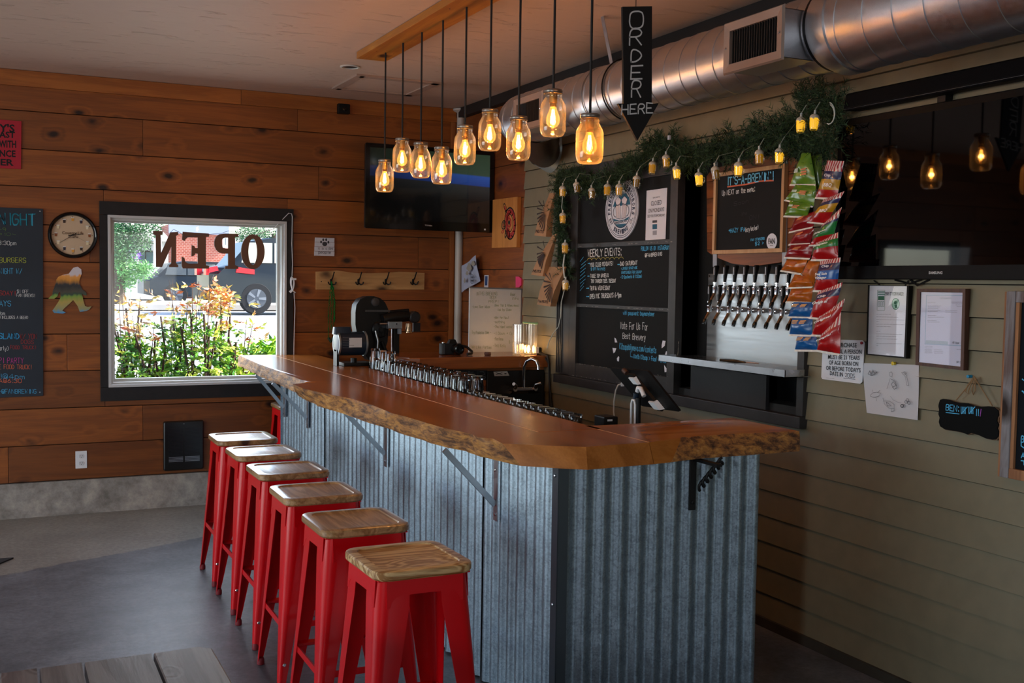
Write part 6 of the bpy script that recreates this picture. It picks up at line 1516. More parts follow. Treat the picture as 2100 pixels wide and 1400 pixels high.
for k in range(3): pline(mb, LP, [(1801+k*4.5, 628), (1801.5+k*4.5, 618), (1804+k*4.5, 618), (1804+k*4.5, 628), (1801+k*4.5, 628)], .0016, 0)
pline(mb, LP, [(1799.8, 595), (1815, 595), (1814.5, 636), (1799, 636), (1799.8, 595)], .0012, 0); mb.build('emblem_lines', gr_, s)
MB().add(ppoly(LP, pell(LP, (1836.8, 623), 8, 12, 28)), [tuple(range(28))]).build('seal', plain('a8d0bc', .7), s)
mb = MB(); o_ = ppoly(LP, pell(LP, (1836.8, 623), 8, 12, 28), .0005); i_ = ppoly(LP, pell(LP, (1836.8, 623), 7, 10.6, 28), .0005); mb.loft([o_, i_], True, False, False); mb.add(ppoly(LP, pell(LP, (1836, 620), 3, 4, 12), .0005), [tuple(range(12))]); mb.add(ppoly(LP, [(1834, 625), (1839, 624), (1841, 632), (1836, 631)], .0005), [(0, 1, 2, 3)]); mb.build('seal_print', gr_, s)
mb = MB()
for y, x1 in ((644, 1827), (649.5, 1842), (655, 1854), (659, 1803), (664.5, 1855), (669, 1827), (679, 1805), (684.5, 1851), (689, 1838), (694.5, 1840), (704, 1850), (708, 1801)):
    x = 1797.5
    while x < x1: w_ = random.uniform(3, 7); pline(mb, LP, [(x, y+(x-1797)*.02), (min(x+w_, x1), y+(x-1797)*.02)], .0012, 0); x += w_+1.2
mb.build('text_lines', plain('7a7a84', .8), s)
mb = MB(); mb.tube([SPn.P(1792, 575, .01), SPn.P(1805, 585, .01)], .003, 6); mb.tube([SPn.P(1863, 575, .01), SPn.P(1856, 585, .01)], .003, 6); mb.build('hanging_wire', M['cable_b'], s)
s, g0 = framed('brown wooden frame holding a bordered licence sheet', [(1890, 592), (1990, 592), (1986, 759), (1887, 748)], [(1897, 599), (1984, 600), (1979.5, 751.5), (1892.5, 742)], wood('walnut', '5a3426', '3a2018', 2, .4, ring=20), .026)
mb = MB(); mb.prism(g0, (.003, 0, 0)); mb.build('certificate', plain('c6c4dc', .5), s); mb = MB(); mb.prism([p+V((-.0035, 0, 0)) for p in g0], (.001, 0, 0)); mb.build('glazing', thin_glass('glazing2', (1, 1, 1, 1), .04, gain=.15), s)
LP = Plane('x', g0[0].x-.0003)
mb = MB(); pline(mb, LP, [(1900, 605), (1981, 606), (1977, 709), (1897, 705), (1900, 605)], .003, 0); mb.build('border', plain('90a8c4', .7), s)
MB().add(ppoly(LP, [(1899, 697), (1944, 700), (1944, 707), (1898, 704)]), [(0, 1, 2, 3)]).build('band', plain('a8b4c4', .7), s)
pftext(LP, 'STATE OF WASHINGTON', (1928, 612.5), (1951, 613), 3, 0).build('lettering', plain('8090a8', .8), s)
mb = MB()
for x0, x1, y in ((1952, 1975, 619), (1952, 1974, 621.5), (1960, 1974, 625), (1962, 1974, 628), (1903, 1918, 620.5), (1903, 1930, 627), (1903, 1927, 629.5), (1903, 1924, 632), (1903, 1929, 636), (1903, 1923, 638.5), (1939, 1963, 637), (1939, 1963, 640), (1903, 1920, 646.5), (1903, 1937, 650), (1902, 1921, 657), (1903, 1927, 660), (1897, 1912, 711), (1897, 1911, 715.5), (1897, 1911, 718), (1897, 1911, 720.5), (1897, 1912, 723), (1916, 1932, 717), (1916, 1934, 720), (1916, 1934, 723.5), (1962, 1976, 716)):
    x = x0
    while x < x1: w_ = random.uniform(2, 5); pline(mb, LP, [(x, y), (min(x+w_, x1), y+.2)], .0012, 0); x += w_+.9
mb.build('text_lines', plain('6a6a7c', .8), s)
mb = MB(); ptext(mb, LP, 'NR Sgnr', (1953, 704), (1967, 705), 4, .001, 0, jit=.1); ptext(mb, LP, 'NR Sgnr', (1962, 744), (1975, 745), 4, .001, 0, jit=.1); mb.build('signature', plain('50505c', .8), s)
# child's drawing
s = thing('drawing', 'white paper with pencil animal doodles, curling at its bottom corner', 'drawing', SPn.P(1830, 800))
Q = [SPn.P(*p) for p in ((1769, 744), (1886, 748), (1885, 861), (1779, 846))]; qm = quadmap(Q); g = []
for j in range(11):
    row = []
    for i in range(11):
        u, v_ = i/10, j/10; p = V(qm(u, v_)); p.x -= .004+.012*max(0, (u+v_-1.3))**1.5+.004*math.sin(u*4)*v_; row.append(p)
    g.append(row)
MB().loft(g, closed=False, cap0=False, cap1=False).build('sheet', plain('c8c6cc', .8), s, smooth=1)
DP = Plane('x', XW-.011-.0145); pc = plain('5a5a60', .9); mb = MB()
def sk(pts, w_=.0014): pline(mb, DP, pts, w_, 0)
sk([(1780+x, 762+y) for x, y in ((0, 4), (4, -2), (8, 6), (10, -4), (14, 3), (19, 0), (14, 5), (8, 8), (2, 6), (0, 4))], .002); sk([(1783, 760), (1786, 768), (1790, 760), (1794, 767)], .002)
sk([(1824, 764), (1828, 762), (1831, 766), (1829, 773), (1825, 771), (1824, 764)]); sk([(1826, 775), (1819, 797)]); sk([(1828, 777), (1836, 782), (1840, 795), (1834, 798), (1828, 788), (1832, 782), (1838, 790), (1830, 794)], .002)
sk([(1849, 764), (1856, 762), (1859, 770), (1864, 790), (1860, 790), (1857, 772), (1849, 764)]); sk([(1853, 764), (1856, 768), (1860, 764)])
sk([(1785, 810), (1790, 805), (1798, 804), (1806, 806), (1802, 812), (1792, 815), (1785, 812), (1785, 810)]); sk([(1796, 815), (1798, 822)]); sk([(1800, 804), (1805, 800)]); sk([(1790, 803), (1789, 799)])
sk([(1811, 816), (1814, 828), (1822, 836), (1834, 838), (1834, 829), (1824, 822), (1812, 822)]); sk([(1818, 824), (1828, 832), (1820, 832), (1818, 824)], .002); sk([(1828, 838), (1828, 844), (1834, 842), (1834, 838)])
for cx_, cy_ in ((1850, 832), (1858, 824), (1864, 826), (1861, 820)): sk([(cx_+3*math.cos(a), cy_+3*math.sin(a)) for a in [i*.8 for i in range(9)]], .0018 if cx_ > 1850 else .004)
sk([(1826, 812), (1832, 820), (1840, 824), (1848, 826)], .0009); mb.build('doodles', pc, s)
p = SPn.P(1835, 745, .006); MB().lathe([(.007, -.0), (.005, -.008), (.008, -.012), (0, -.014)], p, 12, 'x').build('push_pin', plain('d8b818', .35), s)
# hanging little slate
s = thing('hanging_slate', 'small scalloped black slate on twine, tally of marks for BEN', 'slate', SPn.P(1995, 860))
S3 = Plane('x', XW-.014)
def scal(k, ox=0, oy=0):
    b_ = [(907,885),(915,862),(935,855),(975,862),(1010,875),(1050,884),(1080,884),(1110,886),(1150,903),(1200,910),(1250,906),(1290,912),(1318,935),(1322,970),(1312,985),(1310,1010),(1322,1035),(1312,1060),(1325,1085),(1318,1115),(1300,1135),(1280,1138),(1235,1130),(1180,1105),(1130,1090),(1105,1102),(1070,1088),(1020,1078),(950,1068),(915,1045),(906,1015),(912,985),(903,960),(908,930),(903,905)]
    return [(1660+.3*(1115+(x-1115)*k)+ox, 560+.3*(995+(y-995)*k)+oy) for x, y in b_]
slab(S3, scal(1.0, 1.6, 1), .006, .010).build('wood_backing', plain('6a4c34', .6), s); slab(S3, scal(.985), .004, .016).build('slate', plain('08090b', .7, spec=.12), s)
S4 = Plane('x', XW-.0345); mb = MB(); ptext(mb, S4, 'BEN:', (1940, 841), (1966, 844), 12, .0032, 0, jit=.05); pline(mb, S4, [(1940, 845.5), (1967, 848.5)], .0028, 0)
for x0 in (1971, 1986.5):
    for k in range(4): pline(mb, S4, [(x0+k*2.9, 834+k*.2), (x0+.3+k*2.9, 847+k*.3)], .003, 0)
    pline(mb, S4, [(x0+1, 848), (x0+13, 834)], .003, 0)
for k in range(2): pline(mb, S4, [(2003+k*4, 839), (2002.5+k*4, 852)], .0032, 0)
mb.build('tally', M['cb'], s); mb = MB(); pline(mb, S4, [(2012, 839), (2010, 853)], .0032, 0); mb.build('tally', plain('a050b8', .9), s)
tw = plain('8a6a48', .8); T0 = S3.P(1998, 773, .02)
for q in (((1998, 773), (1982, 795), (1961, 820)), ((1998, 773), (2012, 795), (2035, 832)), ((1996, 775), (1984, 790), (1980, 803), (1985, 807), (1987, 798), (1996, 776)), ((1999, 775), (1993, 800), (1996, 809), (2000, 800), (2000, 776)), ((1998, 772), (2003, 777), (1994, 778), (1998, 771))):
    MB().tube([S3.P(x, y, .022) for x, y in q], .0022, 6).build('twine', tw, s)
MB().lathe([(.006, 0), (.006, -.02), (0, -.022)], S3.P(1992, 771.5, .0), 10, 'x').build('push_pin', plain('1890c0', .4), s)
# chalkboard at the right edge
s = thing('chalkboard', 'weathered distressed-frame chalkboard cut off by the right edge', 'chalkboard', (XW-.02, 2.6, 1.3))
oldw = wood('distressed', '9a9aa0', '5a3a2c', 2, .8, knots=.1, vary=.1, ring=14); brn = wood('worn_brown', 'b07a50', '7a4c30', 2, .7, ring=16)
MB().box((XW-.040, 2.705, .955), (XW-.012, 2.742, 1.632)).build('frame', oldw, s, bevel=.003); MB().box((XW-.034, 2.69, .965), (XW-.012, 2.705, 1.60)).build('inner_frame', brn, s, bevel=.002)
MB().box((XW-.036, 2.742, .955), (XW-.012, 2.752, 1.63)).build('outer_frame', brn, s)
MB().box((XW-.038, 2.1, 1.592), (XW-.012, 2.705, 1.632)).build('frame', oldw, s, bevel=.003); MB().box((XW-.038, 2.1, .955), (XW-.012, 2.705, .992)).build('frame', brn, s, bevel=.003)
MB().box((XW-.022, 2.1, .99), (XW-.016, 2.695, 1.60)).build('slate', plain('0c121a', .7, spec=.15), s)
R4 = Plane('x', XW-.0235); mb = MB()
for txt, x, y, h in (('-', 2098, 780, 6), ('*', 2098, 805, 6), ('BEER', 2096, 906, 13), ('L', 2096, 914, 6), ('ALE', 2096, 938, 10), ('TO', 2096, 952, 8)): ptext(mb, R4, txt, (x-1.5, y), (x+26 if len(txt) > 1 else x+4, y+4), h, .004, 0)
mb.build('lettering', M['cb'], s)
# ------------------------------------------------------------------ side shelf, sink and what stands there
random.seed(41)
SY0, SY1 = 6.36, 6.90
s = thing('side_shelf', 'high wooden side counter with plank front, behind the bar by the right wall', 'shelf', (2.85, 6.62, 0))
edge_top = [(2.36, SY0+.03), (2.42, SY0), (2.8, SY0+.004), (3.333, SY0)]
mb = MB(); mb.prism([(2.27, SY1, 1.072), (2.31, 6.6, 1.072), (2.36, SY0+.03, 1.072), (2.42, SY0, 1.072), (3.333, SY0, 1.072), (3.333, SY1, 1.072)], (0, 0, .078)); 
# shelf top surface stands at 1.15
mb.build('shelf_top', M['shelfwood'], s, bevel=.006)
for k in range(8):
    z = .10+k*.122
    MB().box((2.40, SY0+.055, z), (3.333, SY0+.075, z+.119)).build('plank', M['plank'], s, bevel=.002)
MB().box((2.40, SY0+.075, 0), (3.333, SY1-.02, 1.072)).build('carcass', plain('2a180e', .8), s)
s = thing('wash_notice', 'black notice telling employees to wash hands, under the shelf', 'sign', (2.79, SY0+.05, 1.035))
YS = SY0+.055; WN = Plane('y', YS)
slab(WN, [(931, 758), (999, 759), (999, 779), (931, 776.5)], .004).build('plate', plain('0e1016', .4), s)
WN2 = Plane('y', YS-.005); mb = MB()
for txt, x1, y in (('Employees Must', 971, 764), ('Wash Hands Before', 976, 770), ('Returning To Work', 974, 776)): merge(mb, pftext(WN2, txt, (934, y), (x1, y+.4), 3.8, 0, .01))
mb.build('lettering', plain('70747c', .6), s); mb = MB(); pline(mb, WN2, [(984, 762), (992, 762), (994, 768), (986, 770)], .003, 0); pline(mb, WN2, [(982, 774), (988, 771), (996, 773), (993, 777), (984, 777)], .003, 0); pline(mb, WN2, [(980, 760), (980, 778)], .0015, 0); mb.build('hand_symbol', plain('60646c', .6), s)
s = thing('hand_sink', 'small stainless wall-mounted hand sink with high backsplash', 'sink', (3.1, 6.2, .85))
dst = plain('2c2a28', .4, metal=.6)
mb = MB(); mb.box((2.905, YS-.02, .80), (3.325, YS, 1.052)); mb.build('backsplash', dst, s, bevel=.004)
mb = MB(); rim = [(2.905, 5.94), (3.325, 5.94), (3.325, YS-.02), (2.905, YS-.02)]
def inset(d, z): return [(2.905+d, 5.94+d, z), (3.325-d, 5.94+d, z), (3.325-d, YS-.02-d, z), (2.905+d, YS-.02-d, z)]
mb.loft([inset(.02, .66), inset(0, .80), inset(0, .815), inset(.03, .81), inset(.05, .70), inset(.12, .68)]); mb.build('basin', dst, s, bevel=0)
slab(Plane('y', YS-.021), [(1012, 762), (1040, 761), (1044.5, 770), (1014, 771)], .001).build('label', plain('b8b4ac', .6), s)
mb = MB(); L9 = Plane('y', YS-.024); pline(mb, L9, [(1017, 764), (1030, 768)], .004, 0); pline(mb, L9, [(1017, 768), (1030, 764)], .004, 0); pline(mb, L9, [(1035, 766), (1038, 766)], .006, 0); mb.build('label_print', M['ink'], s)
fx, fy = 3.145, 6.34
MB().tube([(fx+.0, fy, .93), (fx, fy, 1.08), (fx+.008, fy-.02, 1.12), (fx+.03, fy-.05, 1.137), (fx+.05, fy-.08, 1.125), (fx+.057, fy-.095, 1.09), (fx+.057, fy-.095, 1.07)], [.010]*6+[.012], 12).build('faucet_spout', M['chrome'], s, smooth=1)
mb = MB(); mb.tube([(fx-.075, fy, .935), (fx+.075, fy, .935)], .013, 12); mb.tube([(fx-.075, YS-.02, .935), (fx-.075, fy-.03, .935)], .014, 12); mb.tube([(fx+.075, YS-.02, .935), (fx+.075, fy-.03, .935)], .014, 12); mb.build('faucet_body', M['chrome'], s, smooth=1)
for sx_ in (-1, 1): MB().tube([(fx+.075*sx_, fy-.02, .945), (fx+.075*sx_, fy-.035, .965), (fx+.10*sx_, fy-.055, .975)], [.016, .015, .011], 10).build('faucet_handle', M['chrome'], s, smooth=1)
mb = MB(); mb.loft([[(fx-.11, fy-.02, .905), (fx+.11, fy-.02, .905), (fx+.11, YS-.02, .905), (fx-.11, YS-.02, .905)], [(fx-.10, fy-.03, .92), (fx+.10, fy-.03, .92), (fx+.10, YS-.02, .925), (fx-.10, YS-.02, .925)]]); mb.build('deck', M['chrome'], s)
s = thing('black_cables', 'black power cables dropping beside the sink to the floor', 'cable', (3.32, 6.3, .9))
for dx, dy in ((0, 0), (.006, .03), (-.004, .05)):
    MB().tube([(3.30+dx, 6.42+dy, 1.17), (3.315+dx, 6.33+dy, 1.15), (3.322+dx*.3, 6.325, 1.10), (3.322+dx*.3, 6.31, .95), (3.318, 6.28+dy*.4, .85), (3.32, 6.24+dy, .72), (3.32, 6.24+dy, .1)], .006, 8).build('cable', M['cable_b'], s, smooth=1)
MB().box((3.27, 6.45, 1.151), (3.325, 6.56, 1.20)).build('power_strip', M['black'], s, bevel=.004)
p_ = Plane('x', 3.28)
MB().box((3.26, 6.40, 1.165), (3.285, 6.43, 1.205)).build('plug', M['white'], s, bevel=.003)
# lens camera on the shelf
zs_ = 1.151
s = thing('photo_camera', 'black still camera with lens and strap lying on the side shelf', 'camera', (2.80, 6.6, zs_))
CPl = Plane('y', 6.62); cA, cB = CPl.P(901, 722), CPl.P(944, 700)
x0c, x1c = cA.x, cB.x; hc = cB.z-zs_
mb = MB(); mb.loft([[(x0c, 6.58, zs_), (x1c-.01, 6.58, zs_), (x1c-.01, 6.63, zs_), (x0c, 6.63, zs_)], [(x0c, 6.58, zs_+.075), (x1c-.01, 6.58, zs_+.075), (x1c-.01, 6.63, zs_+.075), (x0c, 6.63, zs_+.075)]]); mb.build('camera_body', plain('14161a', .45, bump=.3), s, bevel=.006)
mb = MB(); xm = (x0c+x1c)/2+.01; mb.loft([[(xm-.03, 6.585, zs_+.074), (xm+.03, 6.585, zs_+.074), (xm+.03, 6.63, zs_+.074), (xm-.03, 6.63, zs_+.074)], [(xm-.018, 6.59, zs_+.10), (xm+.018, 6.59, zs_+.10), (xm+.018, 6.625, zs_+.10), (xm-.018, 6.625, zs_+.10)]]); mb.build('viewfinder_hump', M['black'], s, bevel=.003)
mb = MB(); mb.lathe([(.034, 0), (.034, -.02), (.037, -.022), (.037, -.055), (.033, -.058), (.033, -.07), (.025, -.072), (.024, -.06), (0, -.058)], (xm+.015, 6.58, zs_+.039), 24, 'y'); mb.build('lens', M['blackgloss'], s, smooth=.6)
MB().lathe([(.009, .0), (.009, .008)], (x0c+.02, 6.605, zs_+.075), 14).build('dial', M['steel'], s); MB().box((x0c-.001, 6.582, zs_+.004), (x0c+.022, 6.579-.008, zs_+.072)).build('grip', plain('3a4248', .5), s, bevel=.004)
MB().tube([(x1c-.01, 6.6, zs_+.06), (x1c+.03, 6.58, zs_+.05), (x1c+.06, 6.56, zs_+.02), (x1c+.04, 6.52, zs_+.01), (x1c-.0, 6.50, zs_+.008)], .009, 8).build('strap', plain('181418', .7), s, smooth=1)
s = thing('candle_cup', 'small brownish round lid beside the camera on the shelf', 'lid', (2.93, 6.47, zs_)); MB().lathe([(.02, 0), (.024, .01), (.02, .022), (0, .022)], (2.935, 6.46, zs_), 16).build('cup', plain('5a3a30', .5), s, smooth=.6)
# ribbed glass jar with bulbs
s = thing('glass_vase', 'ribbed clear glass vase glowing with small bulbs on the shelf', 'vase', (3.205, 6.45, zs_))
rings = []
n_ = 48
def vr(r, z): return [((r+(.0022*math.cos(a*16)))*math.cos(a)+3.205, (r+.0022*math.cos(a*16))*math.sin(a)+6.455, zs_+z) for a in [2*PI*i/n_ for i in range(n_)]]
MB().loft([vr(.076, 0), vr(.080, .004), vr(.081, .10), vr(.082, .205), vr(.078, .205), vr(.077, .10), vr(.074, .012), vr(.01, .010)]).build('vase', M['thin'] if False else thin_glass('vase_glass', (1, .98, .95, 1), .25, .05, glow_mix=.06), s, smooth=1)
warm = emis('warm_bulb', (1, .55, .18, 1), 22)
for k in range(5):
    a = k*1.3; x, y = 3.235+.03*math.cos(a), 6.44+.03*math.sin(a); MB().lathe([(.003, .015), (.007, .03), (.0075, .045), (.003, .062), (0, .064)], (x, y, zs_), 10).build('bulb', warm, s, smooth=1)
d = bpy.data.lights.new('vase_glow', 'POINT'); d.energy = .9; d.color = (1, .55, .2); d.shadow_soft_size = .02; o = bpy.data.objects.new('vase_glow', d); COL.objects.link(o); o.parent = s; o.location = (.025, -.01, .05)
s = thing('glow_marker', 'pale green tube lying across the rim of the glass vase', 'marker', (3.23, 6.4, zs_+.212)); MB().tube([(3.17, 6.42, zs_+.219), (3.225, 6.40, zs_+.214), (3.275, 6.41, zs_+.2125)], [.006, .0055, .008], 10).build('tube', plain('a8d8a0', .4), s, smooth=1)
# ------------------------------------------------------------------ the machine at the far end of the bar
zb_ = T_+.001
s = thing('film_projector', 'old black machine with big round magazine and blue motor', 'machine', (2.25, 6.85, zb_))
s['label'] = 'black belt-driven machine with tall round housing on the bar end'
blk, blkg = plain('070708', .42, spec=.35), M['blackgloss']
MPl = Plane('y', 6.88)
def mp(x, y, o_=0): return MPl.P(x, y, o_)
# motor: horizontal drum, axis along X
mc = mp(714, 706, .02); blue = plain('25303f', .3, metal=.3)
MB().lathe([(.05, -.10), (.078, -.092), (.078, .085), (.07, .092), (.05, .105)], (mc.x, mc.y-.04, mc.z+.008), 32, 'x').build('motor', blue, s, smooth=.6)
for xx in (-.094, .088): MB().lathe([(.081, 0), (.081, .012), (.045, .014)], (mc.x+xx, mc.y-.04, mc.z+.008), 32, 'x').build('motor_cap', plain('9aa0a4', .35, metal=.7), s, smooth=.5)
MB().loft([[(mc.x-.055+x, mc.y-.04+y, mc.z+.07) for x, y in rrect(.12, .07, .015)], [(mc.x-.055+x, mc.y-.04+y, mc.z+.118) for x, y in rrect(.11, .06, .015)]]).build('capacitor_box', blue, s, smooth=.5)
MB().box((mc.x-.03, mc.y-.122, mc.z-.012), (mc.x+.055, mc.y-.119, mc.z+.05)).build('rating_plate', plain('c4c8cc', .5), s)
mb = MB(); RP = Plane('y', mc.y-.1225)
for k in range(5): pline(mb, RP, [(703, 692+k*5.2), (703+random.uniform(12, 24), 692.5+k*5.2)], .0022, 0)
mb.build('plate_print', plain('5a6068', .8), s)
MB().box((mc.x-.10, mc.y-.08, zb_), (mc.x-.085, mc.y, mc.z-.03)).build('mount', blk, s); MB().box((mc.x-.06, mc.y-.11, zb_), (mc.x+.14, mc.y+.05, zb_+.022)).build('base', blk, s, bevel=.004)
MB().lathe([(.02, 0), (.02, .03)], (mc.x+.02, mc.y-.06, zb_+.02), 14).build('foot', blk, s)
# tall oval housing, face toward the room
out = [(727, 640), (729, 625), (737, 613), (750, 607.5), (765, 607), (778, 611), (788, 620), (794, 633), (796, 660), (793, 700), (785, 725), (770, 738), (755, 738), (742, 722), (732, 695), (727, 665)]
fo = ppoly(MPl, out); mb = MB(); mb.loft([[p+V((0, -.02, 0)) for p in fo], [p+V((0, .075, 0)) for p in fo]]); mb.build('wheel_housing', blk, s, smooth=.6, bevel=.0)
cc = mp(767, 619); MB().lathe([(.028, -.02), (.028, -.034), (.022, -.036), (0, -.036)], cc, 24, 'y').build('housing_boss', plain('3a3a3e', .4, metal=.3), s, smooth=.5)
cc = mp(775, 675); MB().lathe([(.055, -.02), (.055, -.05), (.048, -.055), (.015, -.057), (.015, -.075), (0, -.075)], cc, 28, 'y').build('drive_wheel', plain('18181b', .3, metal=.5), s, smooth=.5)
mb = MB()
for k in range(10): a = mp(768+k*3.2, 679); mb.box((a.x-.003, a.y-.06, a.z-.03), (a.x+.003, a.y-.056, a.z+.01))
mb.build('cooling_fins', blk, s)
a, c = mp(749, 637, .05), mp(800, 638.5, .05); MB().box((a.x, a.y-.006, a.z-.005), (c.x, c.y+.006, c.z+.006)).build('toothed_bar', plain('38383a', .45, metal=.5), s)
mb = MB()
for k in range(24): x = a.x+(c.x-a.x)*k/24; mb.box((x, a.y-.008, a.z-.007), (x+.004, a.y-.006, a.z+.007))
mb.build('bar_teeth', plain('5a5a5c', .4, metal=.6), s)
# head, barrel pointing right
a, c = mp(785, 655, .06), mp(838, 648, .06)
MB().tube([a, a.lerp(c, .5)+V((0, 0, .006)), c], [.034, .040, .034], 20).build('head_casting', blk, s, smooth=1)
c2 = mp(849, 650, .07); MB().lathe([(.036, .05), (.040, .03), (.040, -.02), (.030, -.026), (0, -.026)], c2, 28, 'y').build('round_cap', plain('26262a', .35, metal=.4), s, smooth=.5)
MB().tube([mp(800, 640, .05), mp(838, 637, .05)], .014, 12).build('top_rod', blk, s, smooth=1)
a = mp(801, 664, .10); c = mp(822, 672, .08); MB().box((a.x-.02, a.y-.01, c.z-.004), (c.x, c.y+.02, a.z+.016)).build('lever_block', M['steel'], s, bevel=.003); MB().box((c.x-.022, c.y-.012, c.z-.04), (c.x, c.y+.01, c.z+.01)).build('lever_tab', plain('a8b0bc', .3, metal=.8), s)
MB().tube([mp(779, 664, .09), mp(800, 663, .10)], .006, 10).build('lever_rod', M['steel'], s); q = mp(813, 664, .105); MB().lathe([(.010, 0), (.010, -.004), (.005, -.005)], q, 16, 'y').build('pivot', M['chrome'], s)
q = mp(837.5, 670, .07); MB().lathe([(.016, .022), (.017, .0), (.020, -.03), (.026, -.034), (.026, -.038)], q, 20).build('nozzle', metalm('nozzle', 'c0a488', .25), s, smooth=.6)
MB().box(mp(848, 662, .05), mp(860, 680, .03)).build('side_plate', plain('38363a', .3, metal=.7), s)
mb = MB(); mb.tube([mp(770, 678, .08), mp(775, 700, .09), mp(773, 722, .09), mp(774, 742, .09)], [.006, .008, .007, .006], 10); mb.build('hand_lever', M['steel'], s, smooth=1)
MB().tube([mp(803, 672, .07), mp(803, 700, .07), mp(803, 725, .07)], .003, 6).build('thin_rod', M['steel'], s)
MB().tube([mp(783, 700, .04), mp(800, 742, .04)], .012, 10).build('strut', blk, s, smooth=1)
a, c = mp(807, 672, .03), mp(817, 743, .03); MB().box((a.x-.004, a.y-.02, zb_), (c.x-.0, a.y+.03, a.z)).build('column', blk, s, bevel=.003)
a = mp(765, 700); MB().box((a.x-.06, 6.80, zb_), (a.x+.22, 6.92, zb_+.018)).build('base', blk, s, bevel=.003)
# ------------------------------------------------------------------ back-of-bar shelf with upturned glasses
s = thing('under_shelf', 'stainless rail shelf hidden just behind the bar top', 'shelf', (2.25, 5.2, .97))
MB().box((2.165, 3.85, .982), (2.35, 6.68, .992)).build('shelf_plate', dst, s); 
for y in (3.9, 5.2, 6.6): MB().box((2.165, y, 0), (2.19, y+.03, .982)).build('leg', dst, s)
def pint():
    mb = MB(); mb.lathe([(.0435, 0), (.0425, .004), (.036, .085), (.031, .140), (.029, .146), (.0, .146), ], n=24, cap0=False, cap1=False)
    mb.lathe([(.0415, 0), (.0405, .004), (.034, .085), (.0285, .128), (.0, .130)], n=24, cap0=False, cap1=False)
    mb.lathe([(.0435, 0), (.0415, 0)], n=24, cap0=False, cap1=False)
    return mb.build('pint_glass', M['glass'], None, smooth=.7)
ORD = 'first second third fourth fifth sixth seventh eighth ninth tenth eleventh twelfth thirteenth fourteenth fifteenth sixteenth'.split()
g0_ = pint(); tag(g0_, 'upturned pint glass in the row along the inside of the bar', 'glass', 'upturned pint glasses behind the bar')
ysx = [5.17+i*.0995 for i in range(15)]
for i, y in enumerate(ysx):
    for j, x in enumerate((2.215, 2.303)):
        if j == 1 and i > 12: continue
        o = g0_ if (i == 0 and j == 0) else g0_.copy()
        if o is not g0_: COL.objects.link(o)
        o.location = (x, y+(.03 if j else 0), .9925)
        o['label'] = 'upturned pint glass, %s from the near end of the %s row' % (ORD[i], 'front' if j == 0 else 'rear')
for i, y in enumerate((6.655, 6.47, 6.36)):
    o = g0_.copy(); COL.objects.link(o); o.location = (2.225, y, .9925+.058); o['label'] = ['pint glass stacked on the far end of the row, tallest at left', 'stacked pint glass just right of the leftmost one', 'stacked pint glass standing in front of the machine column'][i]; o['group'] = 'stacked top pint glasses'
# short tasters: only their bases show
def taster():
    mb = MB(); mb.lathe([(.033, 0), (.030, .06), (.028, .092), (.027, .094), (0, .094)], n=20, cap0=False, cap1=False); mb.lathe([(.031, 0), (.028, .06), (.026, .082), (0, .084)], n=20, cap0=False, cap1=False)
    return mb.build('taster_glass', M['glass'], None, smooth=.7)
t_ = taster(); tag(t_, 'upturned taster glass, only its round base above the bar edge', 'glass', 'upturned taster glasses behind the bar')
for i in range(16):
    o = t_ if i == 0 else t_.copy()
    if i: COL.objects.link(o)
    o.location = (2.205, 3.95+i*.072, .982+.0105); o['label'] = 'upturned taster glass, %s from the bar corner, only its base in view' % ORD[i]
# ------------------------------------------------------------------ tablet on stand, cable, black box
TB = Plane('x', 2.62)
s = thing('tablet_stand', 'black tablet tilted on a clamp stand with white grips', 'tablet', (2.6, 4.3, .95))
q4 = [(1261, 754), (1340, 760), (1383, 845), (1304, 833)]
W4 = [TB.P(*p) for p in q4]
n4 = (W4[1]-W4[0]).cross(W4[3]-W4[0]).normalized()
if n4.x > 0: n4 = -n4
W4[0].x -= .03; W4[1].x -= .03; W4[2].x += .03; W4[3].x += .03
n4 = (W4[1]-W4[0]).cross(W4[3]-W4[0]).normalized(); n4 = n4 if n4.x < 0 else -n4
mb = MB(); 
def qq(u, v_, k=0): return W4[0].lerp(W4[1], u).lerp(W4[3].lerp(W4[2], u), v_)+n4*k
rr_ = [(.5+x, .5+y) for x, y in rrect(1, 1, .05, 4)]
mb.loft([[qq(u, v_, 0) for u, v_ in rr_], [qq(u, v_, -.010) for u, v_ in rr_]]); mb.build('tablet', M['black'], s, smooth=.5)
MB().loft([[qq(u, v_, .001) for u, v_ in ((.44, .16), (.60, .16), (.60, .36), (.44, .36))], [qq(u, v_, .022) for u, v_ in ((.46, .18), (.58, .18), (.58, .34), (.46, .34))]]).build('clamp_pad', plain('d8dce0', .4), s, smooth=.5)
MB().loft([[qq(u, v_, .001) for u, v_ in ((.46, .76), (.64, .76), (.64, .98), (.46, .98))], [qq(u, v_, .024) for u, v_ in ((.48, .78), (.62, .78), (.62, .96), (.48, .96))]]).build('clamp_pad', plain('d8dce0', .4), s, smooth=.5)
mb = MB(); mb.loft([[qq(u, v_, .001) for u, v_ in ((.42, .10), (.60, .10), (.62, .99), (.46, .99))], [qq(u, v_, .014) for u, v_ in ((.44, .12), (.58, .12), (.60, 1.02), (.48, 1.02))]]); mb.build('clamp_bar', M['black'], s)
MB().tube([qq(.5, -.03, .02), qq(.52, .05, .02)], .012, 10).build('clamp_knob', plain('4a2c20', .5), s, smooth=1)
h = [TB.P(*p, .05) for p in ((1307, 803), (1309, 795), (1314, 796), (1321, 812))]; MB().tube(h, .010, 12).build('hook_arm', plain('d8dce0', .35), s, smooth=1)
a = TB.P(1305, 806, .03); MB().tube([a, (a.x, a.y+.01, 1.11)], .013, 12).build('upper_pole', plain('1c2c3c', .3), s, smooth=1)
zbt = .775
